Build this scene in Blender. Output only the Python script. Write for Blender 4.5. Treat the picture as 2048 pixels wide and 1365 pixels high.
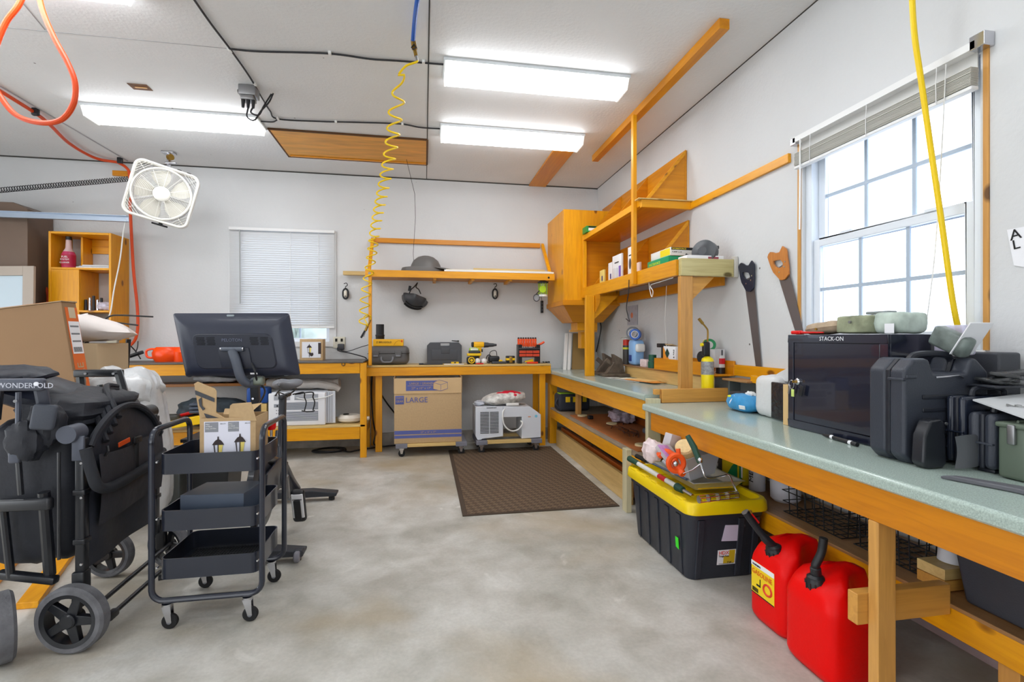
import bpy, bmesh, math, random
from mathutils import Vector, Matrix, Euler
for o in list(bpy.data.objects): bpy.data.objects.remove(o)
SC = bpy.context.scene; COL = SC.collection
random.seed(7)
V = Vector
# ---------------------------------------------------------------- camera
FPX, CH, YAW, HY, CX = 985.0, 1.25, math.radians(10.13), 675.0, 1024.0
cam_d = bpy.data.cameras.new('camera'); cam = bpy.data.objects.new('camera', cam_d); COL.objects.link(cam)
cam.location = (0, 0, CH); cam.rotation_euler = (math.pi/2, 0, -YAW)
cam_d.sensor_width = 36; cam_d.lens = 36*FPX/2048; cam_d.shift_y = -(682.5-HY)/2048; cam_d.clip_start = .02; cam_d.clip_end = 900
SC.camera = cam
# ---------------------------------------------------------------- light and exposure
SC.view_settings.view_transform = 'Standard'; SC.view_settings.look = 'None'
SC.view_settings.gamma = 1; SC.view_settings.exposure = 0.32; SC.view_settings.use_curve_mapping = False
LAMP = 11.0           # ceiling lamp diffuser emission
SKY = 2.8
W = bpy.data.worlds.new('world'); SC.world = W; W.use_nodes = True
bg = W.node_tree.nodes['Background']; bg.inputs[0].default_value = (.93, .965, 1, 1); bg.inputs[1].default_value = SKY
# ---------------------------------------------------------------- where a sight line of the photograph meets a plane of the room
Fw = V((math.sin(YAW), math.cos(YAW), 0)); Rt = V((math.cos(YAW), -math.sin(YAW), 0))
def ray(x, y): return Fw + Rt*((x-CX)/FPX) + V((0, 0, (HY-y)/FPX))
def atz(x, y, z): r = ray(x, y); return V((0, 0, CH)) + r*((z-CH)/r.z)
def atx(x, y, X): r = ray(x, y); return V((0, 0, CH)) + r*(X/r.x)
def aty(x, y, Y): r = ray(x, y); return V((0, 0, CH)) + r*(Y/r.y)
def atd(x, y, d): return V((0, 0, CH)) + ray(x, y)*d
# ---------------------------------------------------------------- materials
def lin(c):
    if isinstance(c, str): c = tuple(int(c[i:i+2], 16) for i in (0, 2, 4))
    return tuple(((v/255)/12.92 if v/255 <= .04045 else ((v/255+.055)/1.055)**2.4) for v in c)+(1,)
MATS = {}
def mat(name, c, rough=.5, metal=0, nz=None, bump=None, emit=0, trans=0, alpha=1, coat=0, ior=1.45, spec=.5):
    """nz=(scale, amount[, stretch xyz]) mottles the colour, bump=(scale, strength)"""
    if name in MATS: return MATS[name]
    m = bpy.data.materials.new(name); m.use_nodes = True; nt = m.node_tree; N = nt.nodes; L = nt.links
    b = N['Principled BSDF']; c = lin(c)
    b.inputs['Base Color'].default_value = c; b.inputs['Roughness'].default_value = rough; b.inputs['Metallic'].default_value = metal
    b.inputs['IOR'].default_value = ior; b.inputs['Transmission Weight'].default_value = trans; b.inputs['Alpha'].default_value = alpha
    b.inputs['Coat Weight'].default_value = coat; b.inputs['Specular IOR Level'].default_value = spec
    if emit: b.inputs['Emission Color'].default_value = c; b.inputs['Emission Strength'].default_value = emit
    if nz or bump:
        tc = N.new('ShaderNodeTexCoord'); mp = N.new('ShaderNodeMapping'); L.new(tc.outputs['Object'], mp.inputs[0])
        if nz and len(nz) > 2: mp.inputs['Scale'].default_value = nz[2]
    if nz:
        n = N.new('ShaderNodeTexNoise'); n.inputs['Scale'].default_value = nz[0]; n.inputs['Detail'].default_value = 6
        L.new(mp.outputs[0], n.inputs['Vector'])
        r = N.new('ShaderNodeValToRGB'); L.new(n.outputs['Fac'], r.inputs[0])
        a = nz[1]
        r.color_ramp.elements[0].position = .3; r.color_ramp.elements[1].position = .7
        r.color_ramp.elements[0].color = tuple(v*(1-a) for v in c[:3])+(1,)
        r.color_ramp.elements[1].color = tuple(min(1, v*(1+a)) for v in c[:3])+(1,)
        L.new(r.outputs[0], b.inputs['Base Color'])
    if bump:
        n2 = N.new('ShaderNodeTexNoise'); n2.inputs['Scale'].default_value = bump[0]; n2.inputs['Detail'].default_value = 4
        L.new(tc.outputs['Object'], n2.inputs['Vector'])
        bp = N.new('ShaderNodeBump'); bp.inputs['Strength'].default_value = bump[1]; bp.inputs['Distance'].default_value = .01
        L.new(n2.outputs['Fac'], bp.inputs['Height']); L.new(bp.outputs[0], b.inputs['Normal'])
    MATS[name] = m; return m
def wood(name, c, dark, axis, rough=.38, knots=True, scale=1.0, coat=.0):
    """grain runs along axis ('x','y','z')"""
    if name in MATS: return MATS[name]
    m = bpy.data.materials.new(name); m.use_nodes = True; nt = m.node_tree; N = nt.nodes; L = nt.links
    b = N['Principled BSDF']; b.inputs['Roughness'].default_value = rough; b.inputs['Coat Weight'].default_value = coat
    tc = N.new('ShaderNodeTexCoord'); oi = N.new('ShaderNodeObjectInfo')
    ad = N.new('ShaderNodeVectorMath'); ad.operation = 'ADD'
    ml = N.new('ShaderNodeVectorMath'); ml.operation = 'SCALE'; ml.inputs[0].default_value = (7, 11, 5)
    L.new(oi.outputs['Random'], ml.inputs['Scale']); L.new(tc.outputs['Object'], ad.inputs[0]); L.new(ml.outputs[0], ad.inputs[1])
    s = {'x': (.07, 1, 1), 'y': (1, .07, 1), 'z': (1, 1, .07)}[axis]
    mp = N.new('ShaderNodeMapping'); mp.inputs['Scale'].default_value = s; L.new(ad.outputs[0], mp.inputs[0])
    n = N.new('ShaderNodeTexNoise'); n.inputs['Scale'].default_value = 42*scale; n.inputs['Detail'].default_value = 5; n.inputs['Distortion'].default_value = 1.2
    L.new(mp.outputs[0], n.inputs['Vector'])
    r = N.new('ShaderNodeValToRGB'); L.new(n.outputs['Fac'], r.inputs[0])
    c1, c2 = lin(c), lin(dark)
    mid = tuple(.6*a+.4*bb for a, bb in zip(c1, c2))
    r.color_ramp.elements[0].position = .28; r.color_ramp.elements[0].color = mid
    r.color_ramp.elements[1].position = .62; r.color_ramp.elements[1].color = c1
    out = r.outputs[0]
    # broad board-to-board variation
    n3 = N.new('ShaderNodeTexNoise'); n3.inputs['Scale'].default_value = 5; L.new(mp.outputs[0], n3.inputs['Vector'])
    mx0 = N.new('ShaderNodeMix'); mx0.data_type = 'RGBA'; mx0.blend_type = 'MULTIPLY'; mx0.inputs['Factor'].default_value = .55
    r3 = N.new('ShaderNodeValToRGB'); r3.color_ramp.elements[0].position = .3; r3.color_ramp.elements[0].color = (.74, .64, .52, 1); r3.color_ramp.elements[1].position = .65; r3.color_ramp.elements[1].color = (1, 1, 1, 1)
    L.new(n3.outputs['Fac'], r3.inputs[0]); L.new(out, mx0.inputs['A']); L.new(r3.outputs[0], mx0.inputs['B']); out = mx0.outputs['Result']
    if knots:
        s2 = {'x': (.55, 1, 1), 'y': (1, .55, 1), 'z': (1, 1, .55)}[axis]
        mp2 = N.new('ShaderNodeMapping'); mp2.inputs['Scale'].default_value = s2; L.new(ad.outputs[0], mp2.inputs[0])
        vo = N.new('ShaderNodeTexVoronoi'); vo.inputs['Scale'].default_value = 5.5; L.new(mp2.outputs[0], vo.inputs['Vector'])
        r2 = N.new('ShaderNodeValToRGB'); r2.color_ramp.elements[0].position = .07; r2.color_ramp.elements[0].color = (1, 1, 1, 1)
        r2.color_ramp.elements[1].position = .125; r2.color_ramp.elements[1].color = (0, 0, 0, 1); L.new(vo.outputs['Distance'], r2.inputs[0])
        mx = N.new('ShaderNodeMix'); mx.data_type = 'RGBA'; L.new(r2.outputs[0], mx.inputs['Factor']); L.new(out, mx.inputs['A'])
        mx.inputs['B'].default_value = tuple(v*.42 for v in c2[:3])+(1,); out = mx.outputs['Result']
    L.new(out, b.inputs['Base Color'])
    MATS[name] = m; return m
def glass(name, c='F4F8FF', gl=.08, rough=.02, tint=1.0):
    if name in MATS: return MATS[name]
    m = bpy.data.materials.new(name); m.use_nodes = True; nt = m.node_tree; N = nt.nodes; L = nt.links
    N.remove(N['Principled BSDF']); o = N['Material Output']
    t = N.new('ShaderNodeBsdfTransparent'); t.inputs[0].default_value = lin(c)
    g = N.new('ShaderNodeBsdfGlossy'); g.inputs['Roughness'].default_value = rough
    mx = N.new('ShaderNodeMixShader'); mx.inputs[0].default_value = gl
    L.new(t.outputs[0], mx.inputs[1]); L.new(g.outputs[0], mx.inputs[2]); L.new(mx.outputs[0], o.inputs[0])
    MATS[name] = m; return m
PC, PD = (240, 168, 8), (196, 116, 4)
PX = wood('honey_pine_x', PC, PD, 'x'); PY = wood('honey_pine_y', PC, PD, 'y'); PZ = wood('honey_pine_z', PC, PD, 'z')
OX = wood('amber_plywood_x', (224, 148, 8), (172, 92, 4), 'x', knots=False, scale=.5); OY = wood('amber_plywood_y', (224, 148, 8), (172, 92, 4), 'y', knots=False, scale=.5)
LZ = wood('pale_pine_z', (226, 200, 138), (176, 148, 84), 'z'); LX = wood('pale_pine_x', (226, 196, 130), (180, 142, 76), 'x'); LY = wood('pale_pine_y', (222, 186, 120), (170, 128, 70), 'y')
TX = wood('greenish_pine_x', (206, 196, 140), (160, 140, 84), 'x')
TZ = wood('bleached_pine_z', (214, 206, 172), (176, 166, 124), 'z', knots=False)
NZ_ = wood('tan_fir_z', (214, 158, 82), (150, 98, 40), 'z'); NX = wood('tan_fir_x', (222, 164, 80), (160, 104, 40), 'x'); NY = wood('tan_fir_y', (205, 145, 66), (140, 90, 36), 'y')
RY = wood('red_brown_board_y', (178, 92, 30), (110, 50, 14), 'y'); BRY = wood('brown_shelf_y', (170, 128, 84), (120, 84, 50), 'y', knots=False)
BLK = mat('black_plastic', (28, 29, 33), .42); BLK2 = mat('black_steel', (36, 38, 46), .35, .3, coat=.2); RUB = mat('black_rubber', (22, 22, 24), .7)
CHA = mat('charcoal_plastic', (62, 64, 70), .45, bump=(300, .15)); WHT = mat('white_plastic', (232, 232, 230), .45); CHR = mat('chrome', (200, 200, 205), .2, 1)
STL = mat('grey_steel', (150, 150, 152), .35, .9); CARD = mat('brown_cardboard', (190, 160, 120), .8, nz=(60, .05)); CARD2 = mat('tan_cardboard', (176, 150, 118), .85, nz=(40, .06))
YEL = mat('yellow_plastic', (240, 196, 10), .4); RED = mat('red_plastic', (214, 10, 8), .38); ORG = mat('orange_plastic', (236, 84, 16), .45); GRN = mat('green_plastic', (20, 130, 76), .45)
PAP = mat('white_paper', (238, 238, 242), .7); INK = mat('black_ink', (20, 20, 22), .7); WIN = mat('white_ink', (240, 240, 240), .6); BLU = mat('blue_plastic', (40, 96, 190), .45)
BRS = mat('brass', (176, 140, 66), .35, .9); GRY = mat('mid_grey_plastic', (120, 122, 128), .5); DGR = mat('dark_gap', (30, 28, 26), .9)
# ---------------------------------------------------------------- mesh builder
class G:
    def __init__(s, *mats): s.bm = bmesh.new(); s.mats = list(mats); s.cur = 0
    def m(s, mt):
        if mt not in s.mats: s.mats.append(mt)
        s.cur = s.mats.index(mt); return s
    def _f(s, vs):
        try: f = s.bm.faces.new(vs); f.material_index = s.cur; return f
        except ValueError: return None
    def box(s, a, b):
        x0, x1 = sorted((a[0], b[0])); y0, y1 = sorted((a[1], b[1])); z0, z1 = sorted((a[2], b[2]))
        return s.hexa([(x0, y0, z0), (x1, y0, z0), (x1, y1, z0), (x0, y1, z0)], [(x0, y0, z1), (x1, y0, z1), (x1, y1, z1), (x0, y1, z1)])
    def hexa(s, lo, hi):
        v = [s.bm.verts.new(p) for p in lo]; w = [s.bm.verts.new(p) for p in hi]; n = len(v)
        s._f(v[::-1]); s._f(w)
        for i in range(n): s._f([v[i], v[(i+1) % n], w[(i+1) % n], w[i]])
        return s
    def prism(s, pts, ext):
        e = V(ext); a = [V(p) for p in pts]
        nrm = V((0, 0, 0))
        for i in range(len(a)): nrm += a[i].cross(a[(i+1) % len(a)])
        if nrm.dot(e) < 0: a = a[::-1]
        return s.hexa(a, [p+e for p in a])
    def rbox(s, c, size, r=.01, seg=3, rot=None):
        mt = Matrix.Translation(V(c)) @ (rot.to_4x4() if rot else Matrix()) @ Matrix.Diagonal((*size, 1))
        n0 = bmesh.ops.create_cube(s.bm, size=1, matrix=mt)['verts']
        fs = set(f for v in n0 for f in v.link_faces)
        for f in fs: f.material_index = s.cur
        if r > 0:
            r = min(r, min(size)*.49)
            bmesh.ops.bevel(s.bm, geom=list(set(e for v in n0 for e in v.link_edges)), offset=r, segments=seg, affect='EDGES', profile=.5, clamp_overlap=True)
        return s
    def cyl(s, p0, p1, r0, r1=None, n=16, caps=True):
        r1 = r0 if r1 is None else r1; p0, p1 = V(p0), V(p1); d = (p1-p0).normalized()
        u = d.orthogonal().normalized(); w = d.cross(u)
        A = [s.bm.verts.new(p0+(u*math.cos(t)+w*math.sin(t))*r0) for t in [2*math.pi*i/n for i in range(n)]]
        B = [s.bm.verts.new(p1+(u*math.cos(t)+w*math.sin(t))*r1) for t in [2*math.pi*i/n for i in range(n)]]
        for i in range(n): s._f([A[i], A[(i+1) % n], B[(i+1) % n], B[i]])
        if caps: s._f(A[::-1]); s._f(B)
        return s
    def tube(s, pts, r, n=8, closed=False, flat=None):
        P = [V(p) for p in pts]; k = len(P); rings = []
        T = []
        for i in range(k):
            if closed: d = P[(i+1) % k]-P[i-1]
            else: d = P[min(i+1, k-1)]-P[max(i-1, 0)]
            T.append(d.normalized() if d.length > 1e-9 else V((0, 0, 1)))
        u = T[0].orthogonal().normalized()
        for i in range(k):
            u = (u-T[i]*u.dot(T[i]));  u = u.normalized() if u.length > 1e-6 else T[i].orthogonal().normalized()
            w = T[i].cross(u); rr = r[i] if isinstance(r, (list, tuple)) else r
            rings.append([s.bm.verts.new(P[i]+(u*math.cos(t)+w*math.sin(t)*(flat or 1))*rr) for t in [2*math.pi*j/n for j in range(n)]])
        for i in range(k if closed else k-1):
            A, B = rings[i], rings[(i+1) % k]
            for j in range(n): s._f([A[j], A[(j+1) % n], B[(j+1) % n], B[j]])
        if not closed: s._f(rings[0][::-1]); s._f(rings[-1])
        return s
    def lathe(s, prof, c=(0, 0, 0), axis=(0, 0, 1), n=24, sq=None):
        d = V(axis).normalized(); u = d.orthogonal().normalized() if abs(d.z) < .99 else V((1, 0, 0)); w = d.cross(u); c = V(c); rings = []
        for r, z in prof:
            rings.append([s.bm.verts.new(c+d*z+(u*math.cos(t)+w*math.sin(t)*(sq or 1))*max(r, 1e-5)) for t in [2*math.pi*j/n for j in range(n)]])
        for A, B in zip(rings, rings[1:]):
            for j in range(n): s._f([A[j], A[(j+1) % n], B[(j+1) % n], B[j]])
        if prof[0] != prof[-1]: s._f(rings[0][::-1]); s._f(rings[-1])
        return s
    def ball(s, c, r, n=16, rot=None):
        r = (r, r, r) if not isinstance(r, (tuple, list)) else r
        mt = Matrix.Translation(V(c)) @ (rot.to_4x4() if rot else Matrix()) @ Matrix.Diagonal((*r, 1))
        vs = bmesh.ops.create_uvsphere(s.bm, u_segments=n, v_segments=max(6, n//2+2), radius=1, matrix=mt)['verts']
        for f in set(f for v in vs for f in v.link_faces): f.material_index = s.cur
        return s
    def grid(s, fn, nu, nv, wrap=False):
        vs = [[s.bm.verts.new(fn(i/nu, j/nv)) for j in range(nv+1)] for i in range(nu if wrap else nu+1)]
        for i in range(nu):
            for j in range(nv):
                a, b = vs[i], vs[(i+1) % len(vs)]
                s._f([a[j], b[j], b[j+1], a[j+1]])
        return s
    def pillow(s, c, size, rot=None, n=14, p=2.6, bumps=.0, seed=0):
        """lumpy closed bag: super-ellipsoid with random dents"""
        R = rot if rot else Matrix.Identity(3); rnd = random.Random(seed); ph = [rnd.uniform(0, 6.28) for _ in range(6)]; fr = [rnd.uniform(2, 6) for _ in range(6)]
        def f(u, v):
            th, la = 2*math.pi*u, math.pi*(v-.5)
            sg = lambda x: (1 if x >= 0 else -1)*abs(x)**(2/p)
            x, y, z = sg(math.cos(la))*sg(math.cos(th)), sg(math.cos(la))*sg(math.sin(th)), sg(math.sin(la))
            k = 1+bumps*(math.sin(fr[0]*x*2+ph[0])+math.sin(fr[1]*y*2+ph[1])+math.sin(fr[2]*z*2+fr[3]*x+ph[2])+.6*math.sin(fr[4]*3*x+fr[5]*3*y+ph[3]))
            return V(c)+R @ V((x*size[0]/2*k, y*size[1]/2*k, z*size[2]/2*k))
        return s.grid(f, n*2, n, wrap=True)
DATA_W = {}
def sharp(bm, ang=.62):
    bmesh.ops.remove_doubles(bm, verts=bm.verts, dist=1e-6)
    bmesh.ops.recalc_face_normals(bm, faces=bm.faces)
    for f in bm.faces: f.smooth = True
    for e in bm.edges:
        e.smooth = len(e.link_faces) == 2 and e.calc_face_angle(0) < ang
def mk(g, name, Mi=None, bevel=0, ang=.62):
    if Mi is not None: g.bm.transform(Mi)
    sharp(g.bm, ang); me = bpy.data.meshes.new(name); g.bm.to_mesh(me); g.bm.free()
    for mt in g.mats: me.materials.append(mt)
    o = bpy.data.objects.new(name, me); COL.objects.link(o)
    if bevel:
        b = o.modifiers.new('bevel', 'BEVEL'); b.width = bevel; b.segments = 2; b.limit_method = 'ANGLE'; b.angle_limit = .7; b.harden_normals = True
    return o
def tags(o, label, cat, group=None, kind=None):
    if label: o['label'] = label
    if cat: o['category'] = cat
    if group: o['group'] = group
    if kind: o['kind'] = kind
    return o
def thing(name, label, cat, loc=(0, 0, 0), rz=0, group=None):
    o = bpy.data.objects.new(name, None); COL.objects.link(o); o.empty_display_size = .05
    o.location = loc; o.rotation_euler = (0, 0, rz); tags(o, label, cat, group)
    DATA_W[o.name] = Matrix.Translation(V(loc)) @ Matrix.Rotation(rz, 4, 'Z'); return o
def part(g, name, parent, local=False, label=None, bevel=0, kind=None, ang=.62):
    Mp = DATA_W[parent.name]
    o = mk(g, name, None if local else Mp.inverted(), bevel, ang); o.parent = parent; DATA_W[o.name] = Mp
    if label: o['label'] = label
    if kind: o['kind'] = kind
    return o
def solo(g, name, label=None, cat=None, group=None, kind=None, bevel=0, rz=0, ang=.62, loc=None):
    """one-mesh thing; mesh given in world coordinates, origin moved to its base"""
    vs = g.bm.verts; xs = [v.co.x for v in vs]; ys = [v.co.y for v in vs]; zs = [v.co.z for v in vs]
    c = V(((min(xs)+max(xs))/2, (min(ys)+max(ys))/2, min(zs)))
    o = mk(g, name, Matrix.Translation(-c), bevel, ang); o.location = c; DATA_W[o.name] = Matrix.Translation(c)
    return tags(o, label, cat, group, kind)
def struct(g, name, bevel=0): return solo(g, name, kind='structure', bevel=bevel)
def rot(ax, ay=0, az=0): return Euler((ax, ay, az)).to_matrix()
def txt(parent, s, size, o, xd, up, mt, name='lettering', al='LEFT', local=False, sx=1.0, th=.0006):
    cu = bpy.data.curves.new('t', 'FONT'); cu.body = s; cu.size = size; cu.extrude = th; cu.align_x = al; cu.resolution_u = 2
    ob = bpy.data.objects.new('t', cu); COL.objects.link(ob); bpy.context.view_layer.update()
    me = bpy.data.meshes.new_from_object(ob.evaluated_get(bpy.context.evaluated_depsgraph_get()))
    bpy.data.objects.remove(ob)
    x = V(xd).normalized(); z = x.cross(V(up)).normalized(); y = z.cross(x)
    M = Matrix((x*sx, y, z)).transposed().to_4x4(); M.translation = V(o)+z*th
    if not local: M = DATA_W[parent.name].inverted() @ M
    me.transform(M); me.materials.clear(); me.materials.append(mt)
    t = bpy.data.objects.new(name, me); COL.objects.link(t); t.parent = parent; DATA_W[t.name] = DATA_W[parent.name]; return t
def copy_tree(o, parent=None):
    c = o.copy(); COL.objects.link(c)
    if parent: c.parent = parent
    for ch in list(o.children): copy_tree(ch, c)
    return c
def spline(pts, n=8):
    """Catmull-Rom through the points"""
    P = [V(p) for p in pts]; P = [P[0]*2-P[1]]+P+[P[-1]*2-P[-2]]; out = []
    for i in range(1, len(P)-2):
        a, b, c, d = P[i-1:i+3]
        for k in range(n):
            t = k/n; out.append(.5*((2*b)+(c-a)*t+(2*a-5*b+4*c-d)*t*t+(3*b-a-3*c+d)*t**3))
    return out+[P[-2]]
# ================================================================ the room
XW, YB, ZC, XL, YF = 2.145, 5.9, 3.12, -5.2, -3.0
def painted(name, c, spots=True):
    m = mat(name, c, .62, nz=(1.4, .035), bump=(45, .25)); nt = m.node_tree; N = nt.nodes; L = nt.links; b = N['Principled BSDF']
    src = b.inputs['Base Color'].links[0].from_socket
    tc = N.new('ShaderNodeTexCoord')
    vo = N.new('ShaderNodeTexVoronoi'); vo.inputs['Scale'].default_value = 3.1; L.new(tc.outputs['Object'], vo.inputs['Vector'])
    r = N.new('ShaderNodeValToRGB'); r.color_ramp.elements[0].position = .018; r.color_ramp.elements[0].color = (.22, .2, .2, 1); r.color_ramp.elements[1].position = .026; r.color_ramp.elements[1].color = (1, 1, 1, 1)
    L.new(vo.outputs['Distance'], r.inputs[0])
    mx = N.new('ShaderNodeMix'); mx.data_type = 'RGBA'; mx.blend_type = 'MULTIPLY'; mx.inputs['Factor'].default_value = 1
    L.new(src, mx.inputs['A']); L.new(r.outputs[0], mx.inputs['B']); L.new(mx.outputs['Result'], b.inputs['Base Color']); return m
WALL = painted('white_wall_paint', (211, 212, 213)); CEIL = painted('white_ceiling_paint', (230, 231, 232))
def concrete():
    m = bpy.data.materials.new('concrete_floor'); m.use_nodes = True; nt = m.node_tree; N = nt.nodes; L = nt.links; b = N['Principled BSDF']
    tc = N.new('ShaderNodeTexCoord')
    def noise(sc, det, dist=0, lo=.35, hi=.65, c0=(0, 0, 0, 1), c1=(1, 1, 1, 1)):
        n = N.new('ShaderNodeTexNoise'); n.inputs['Scale'].default_value = sc; n.inputs['Detail'].default_value = det; n.inputs['Distortion'].default_value = dist
        L.new(tc.outputs['Object'], n.inputs['Vector']); r = N.new('ShaderNodeValToRGB'); r.color_ramp.elements[0].position = lo; r.color_ramp.elements[1].position = hi
        r.color_ramp.elements[0].color = c0; r.color_ramp.elements[1].color = c1; L.new(n.outputs['Fac'], r.inputs[0]); return r.outputs[0]
    a = noise(1.3, 8, .6, .32, .68, lin((176, 174, 166)), lin((204, 202, 197)))
    c = noise(5, 10, .35, .3, .75, (.72, .70, .66, 1), (1.12, 1.12, 1.13, 1))
    d = noise(2.6, 12, .9, .64, .74)
    e = noise(60, 4, 0, .3, .7, (.93, .93, .93, 1), (1.05, 1.05, 1.05, 1))
    def mix(A, B, f=1, t='MULTIPLY', fs=None):
        x = N.new('ShaderNodeMix'); x.data_type = 'RGBA'; x.blend_type = t; x.inputs['Factor'].default_value = f
        if fs is not None: L.new(fs, x.inputs['Factor'])
        L.new(A, x.inputs['A'])
        if isinstance(B, tuple): x.inputs['B'].default_value = B
        else: L.new(B, x.inputs['B'])
        return x.outputs['Result']
    o = mix(mix(a, c), e); o = mix(o, lin((220, 217, 211)), t='MIX', fs=d)
    f2 = noise(.9, 9, .5, .50, .76); o = mix(o, lin((168, 150, 118)), t='MIX', fs=f2)
    L.new(o, b.inputs['Base Color']); b.inputs['Roughness'].default_value = .55
    rr = noise(4, 6, 0, .3, .7, (.38,)*3+(1,), (.7,)*3+(1,)); L.new(rr, b.inputs['Roughness'])
    n = N.new('ShaderNodeTexNoise'); n.inputs['Scale'].default_value = 30; n.inputs['Detail'].default_value = 8; L.new(tc.outputs['Object'], n.inputs['Vector'])
    bp = N.new('ShaderNodeBump'); bp.inputs['Strength'].default_value = .15; bp.inputs['Distance'].default_value = .01; L.new(n.outputs['Fac'], bp.inputs['Height']); L.new(bp.outputs[0], b.inputs['Normal'])
    return m
FLOOR = concrete()
struct(G(FLOOR).box((XL-.1, YF-.1, -.1), (XW+.12, YB+.12, 0)), 'floor')
struct(G(CEIL).box((XL-.1, YF-.1, ZC), (XW+.12, YB+.12, ZC+.1)), 'ceiling')
# right wall with window opening
WY0, WY1, WZ0, WZ1 = 1.575, 2.495, 1.20, 2.36
g = G(WALL); g.box((XW, YF, 0), (XW+.12, WY0, ZC)); g.box((XW, WY1, 0), (XW+.12, YB+.12, ZC)); g.box((XW, WY0, 0), (XW+.12, WY1, WZ0)); g.box((XW, WY0, WZ1), (XW+.12, WY1, ZC))
struct(g, 'wall_right')
BX0, BX1, BZ0, BZ1 = -2.02, -1.06, 1.20, 2.40
g = G(WALL); g.box((XL, YB, 0), (BX0, YB+.12, ZC)); g.box((BX1, YB, 0), (XW, YB+.12, ZC)); g.box((BX0, YB, 0), (BX1, YB+.12, BZ0)); g.box((BX0, YB, BZ1), (BX1, YB+.12, ZC))
struct(g, 'wall_back')
# open garage door in the left wall, front wall with a second opening behind the camera
g = G(WALL); g.box((XL-.12, YF, 0), (XL, -1.6, ZC)); g.box((XL-.12, 4.4, 0), (XL, YB+.12, ZC)); g.box((XL-.12, -1.6, 2.35), (XL, 4.4, ZC)); struct(g, 'wall_left')
g = G(WALL); g.box((XL-.1, YF-.12, 0), (-3.4, YF, ZC)); g.box((-.6, YF-.12, 0), (XW+.12, YF, ZC)); g.box((-3.4, YF-.12, 2.3), (-.6, YF, ZC)); struct(g, 'wall_front')
# low concrete kerb (stem wall) at the foot of the walls
STEM = mat('stem_concrete', (170, 166, 160), .8, nz=(9, .25), bump=(30, .4)); STEMW = mat('painted_stem', (196, 196, 200), .7, nz=(14, .12), bump=(40, .3))
struct(G(STEM).box((XL, YB-.02, 0), (XW-.02, YB, .14)), 'baseboard_back')
g = G(STEMW).box((XW-.02, YF, .03), (XW, YB-.02, .2)); g.m(mat('pink_stain', (196, 172, 172), .8, nz=(12, .1))).box((XW-.024, YF, .0), (XW, YB-.02, .03)); struct(g, 'baseboard_right')
# dark gaps and panel seams
SEAM = mat('dark_seam', (70, 68, 66), .9)
g = G(SEAM)
g.box((XL, YB-.006, ZC-.012), (XW, YB, ZC)); struct(g, 'trim_1')
struct(G(SEAM).box((XW-.004, YF, ZC-.006), (XW, YB, ZC)), 'trim_2')
struct(G(SEAM).box((.026, -1, ZC-.002), (.034, YB, ZC)), 'trim_3')
LSEAM = mat('faint_seam', (172, 172, 176), .8)
struct(G(LSEAM).box((XL, 3.458, ZC-.0015), (-1.26, 3.463, ZC)), 'trim_4')
struct(G(LSEAM).tube([atz(0, 172, ZC-.002), atz(255, 322, ZC-.002)], .006), 'trim_5')
struct(G(LSEAM).tube([atz(40, 0, ZC-.002)+V((0, 0, 0)), atz(90, 60, ZC-.002)], .002), 'trim_6')
# ---- outdoors, seen through the panes
g = G(mat('pale_field', (224, 226, 226), .9, nz=(.05, .1))).box((-200, -200, -.6), (300, 300, -.35)); struct(g, 'ground')
HILL = mat('hazy_hill', (214, 218, 222), 1, nz=(.05, .06))
def hill(x, y0, y1, h, seed):
    rnd = random.Random(seed); n = 40; pts = []
    ph = [rnd.uniform(0, 6) for _ in range(4)]
    for i in range(n+1):
        t = i/n; pts.append((x, y0+(y1-y0)*t, h*(.6+.25*math.sin(2.3*t*6+ph[0])+.12*math.sin(9*t*6+ph[1])+.05*math.sin(31*t*6+ph[2]))))
    a = [(x, y0, -1)]+pts+[(x, y1, -1)]
    return G(HILL).prism(a, (12, 0, 0))
solo(hill(170, -60, 330, 9, 3), 'hill', 'long pale hazy hill outside the right window', 'hill')
g = G(mat('far_trees', (150, 160, 150), 1, nz=(1.5, .3)))
for i in range(26): g.ball((-14+i*.8+random.uniform(-.3, .3), 22+random.uniform(-1, 1), .2+random.uniform(0, .6)), (1.0, .8, 1.5+random.uniform(0, .6)), 10)
g.box((-14, 21.7, -.35), (7, 22.3, .6)); tags(solo(g, 'hedge'), 'green hedge outside the window behind the blind', 'hedge')

# ---------------------------------------------------------------- right window
VIN = mat('white_vinyl', (228, 234, 242), .35); PANE = glass('window_pane', gl=.04)
g = G(VIN); xa, xb = XW+.02, XW+.11
g.box((xa, WY0, WZ0), (xb, WY0+.04, WZ1)); g.box((xa, WY1-.04, WZ0), (xb, WY1, WZ1)); g.box((xa, WY0+.04, WZ0), (xb, WY1-.04, WZ0+.035)); g.box((xa, WY0+.04, WZ1-.035), (xb, WY1-.04, WZ1))
w1 = struct(g, 'window_1', bevel=.003)
def sash(x, z0, z1, y0=WY0+.04, y1=WY1-.04, fr=.042):
    g = G(VIN); t = .028
    g.box((x, y0, z0), (x+t, y0+fr, z1)); g.box((x, y1-fr, z0), (x+t, y1, z1)); g.box((x, y0+fr, z0), (x+t, y1-fr, z0+fr)); g.box((x, y0+fr, z1-fr), (x+t, y1-fr, z1))
    s_ = part(g, 'sash', w1, bevel=.004)
    g = G(mat('grey_muntin', (176, 190, 206), .5)); a, b = y0+fr, y1-fr
    for k in (1, 2): y = a+(b-a)*k/3; g.box((x+.010, y-.009, z0+fr), (x+.018, y+.009, z1-fr))
    zz = (z0+z1)/2; g.box((x+.009, a, zz-.009), (x+.019, b, zz+.009)); q = part(g, 'muntins', w1)
    part(G(PANE).box((x+.012, a, z0+fr), (x+.016, b, z1-fr)), 'pane', w1)
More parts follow.
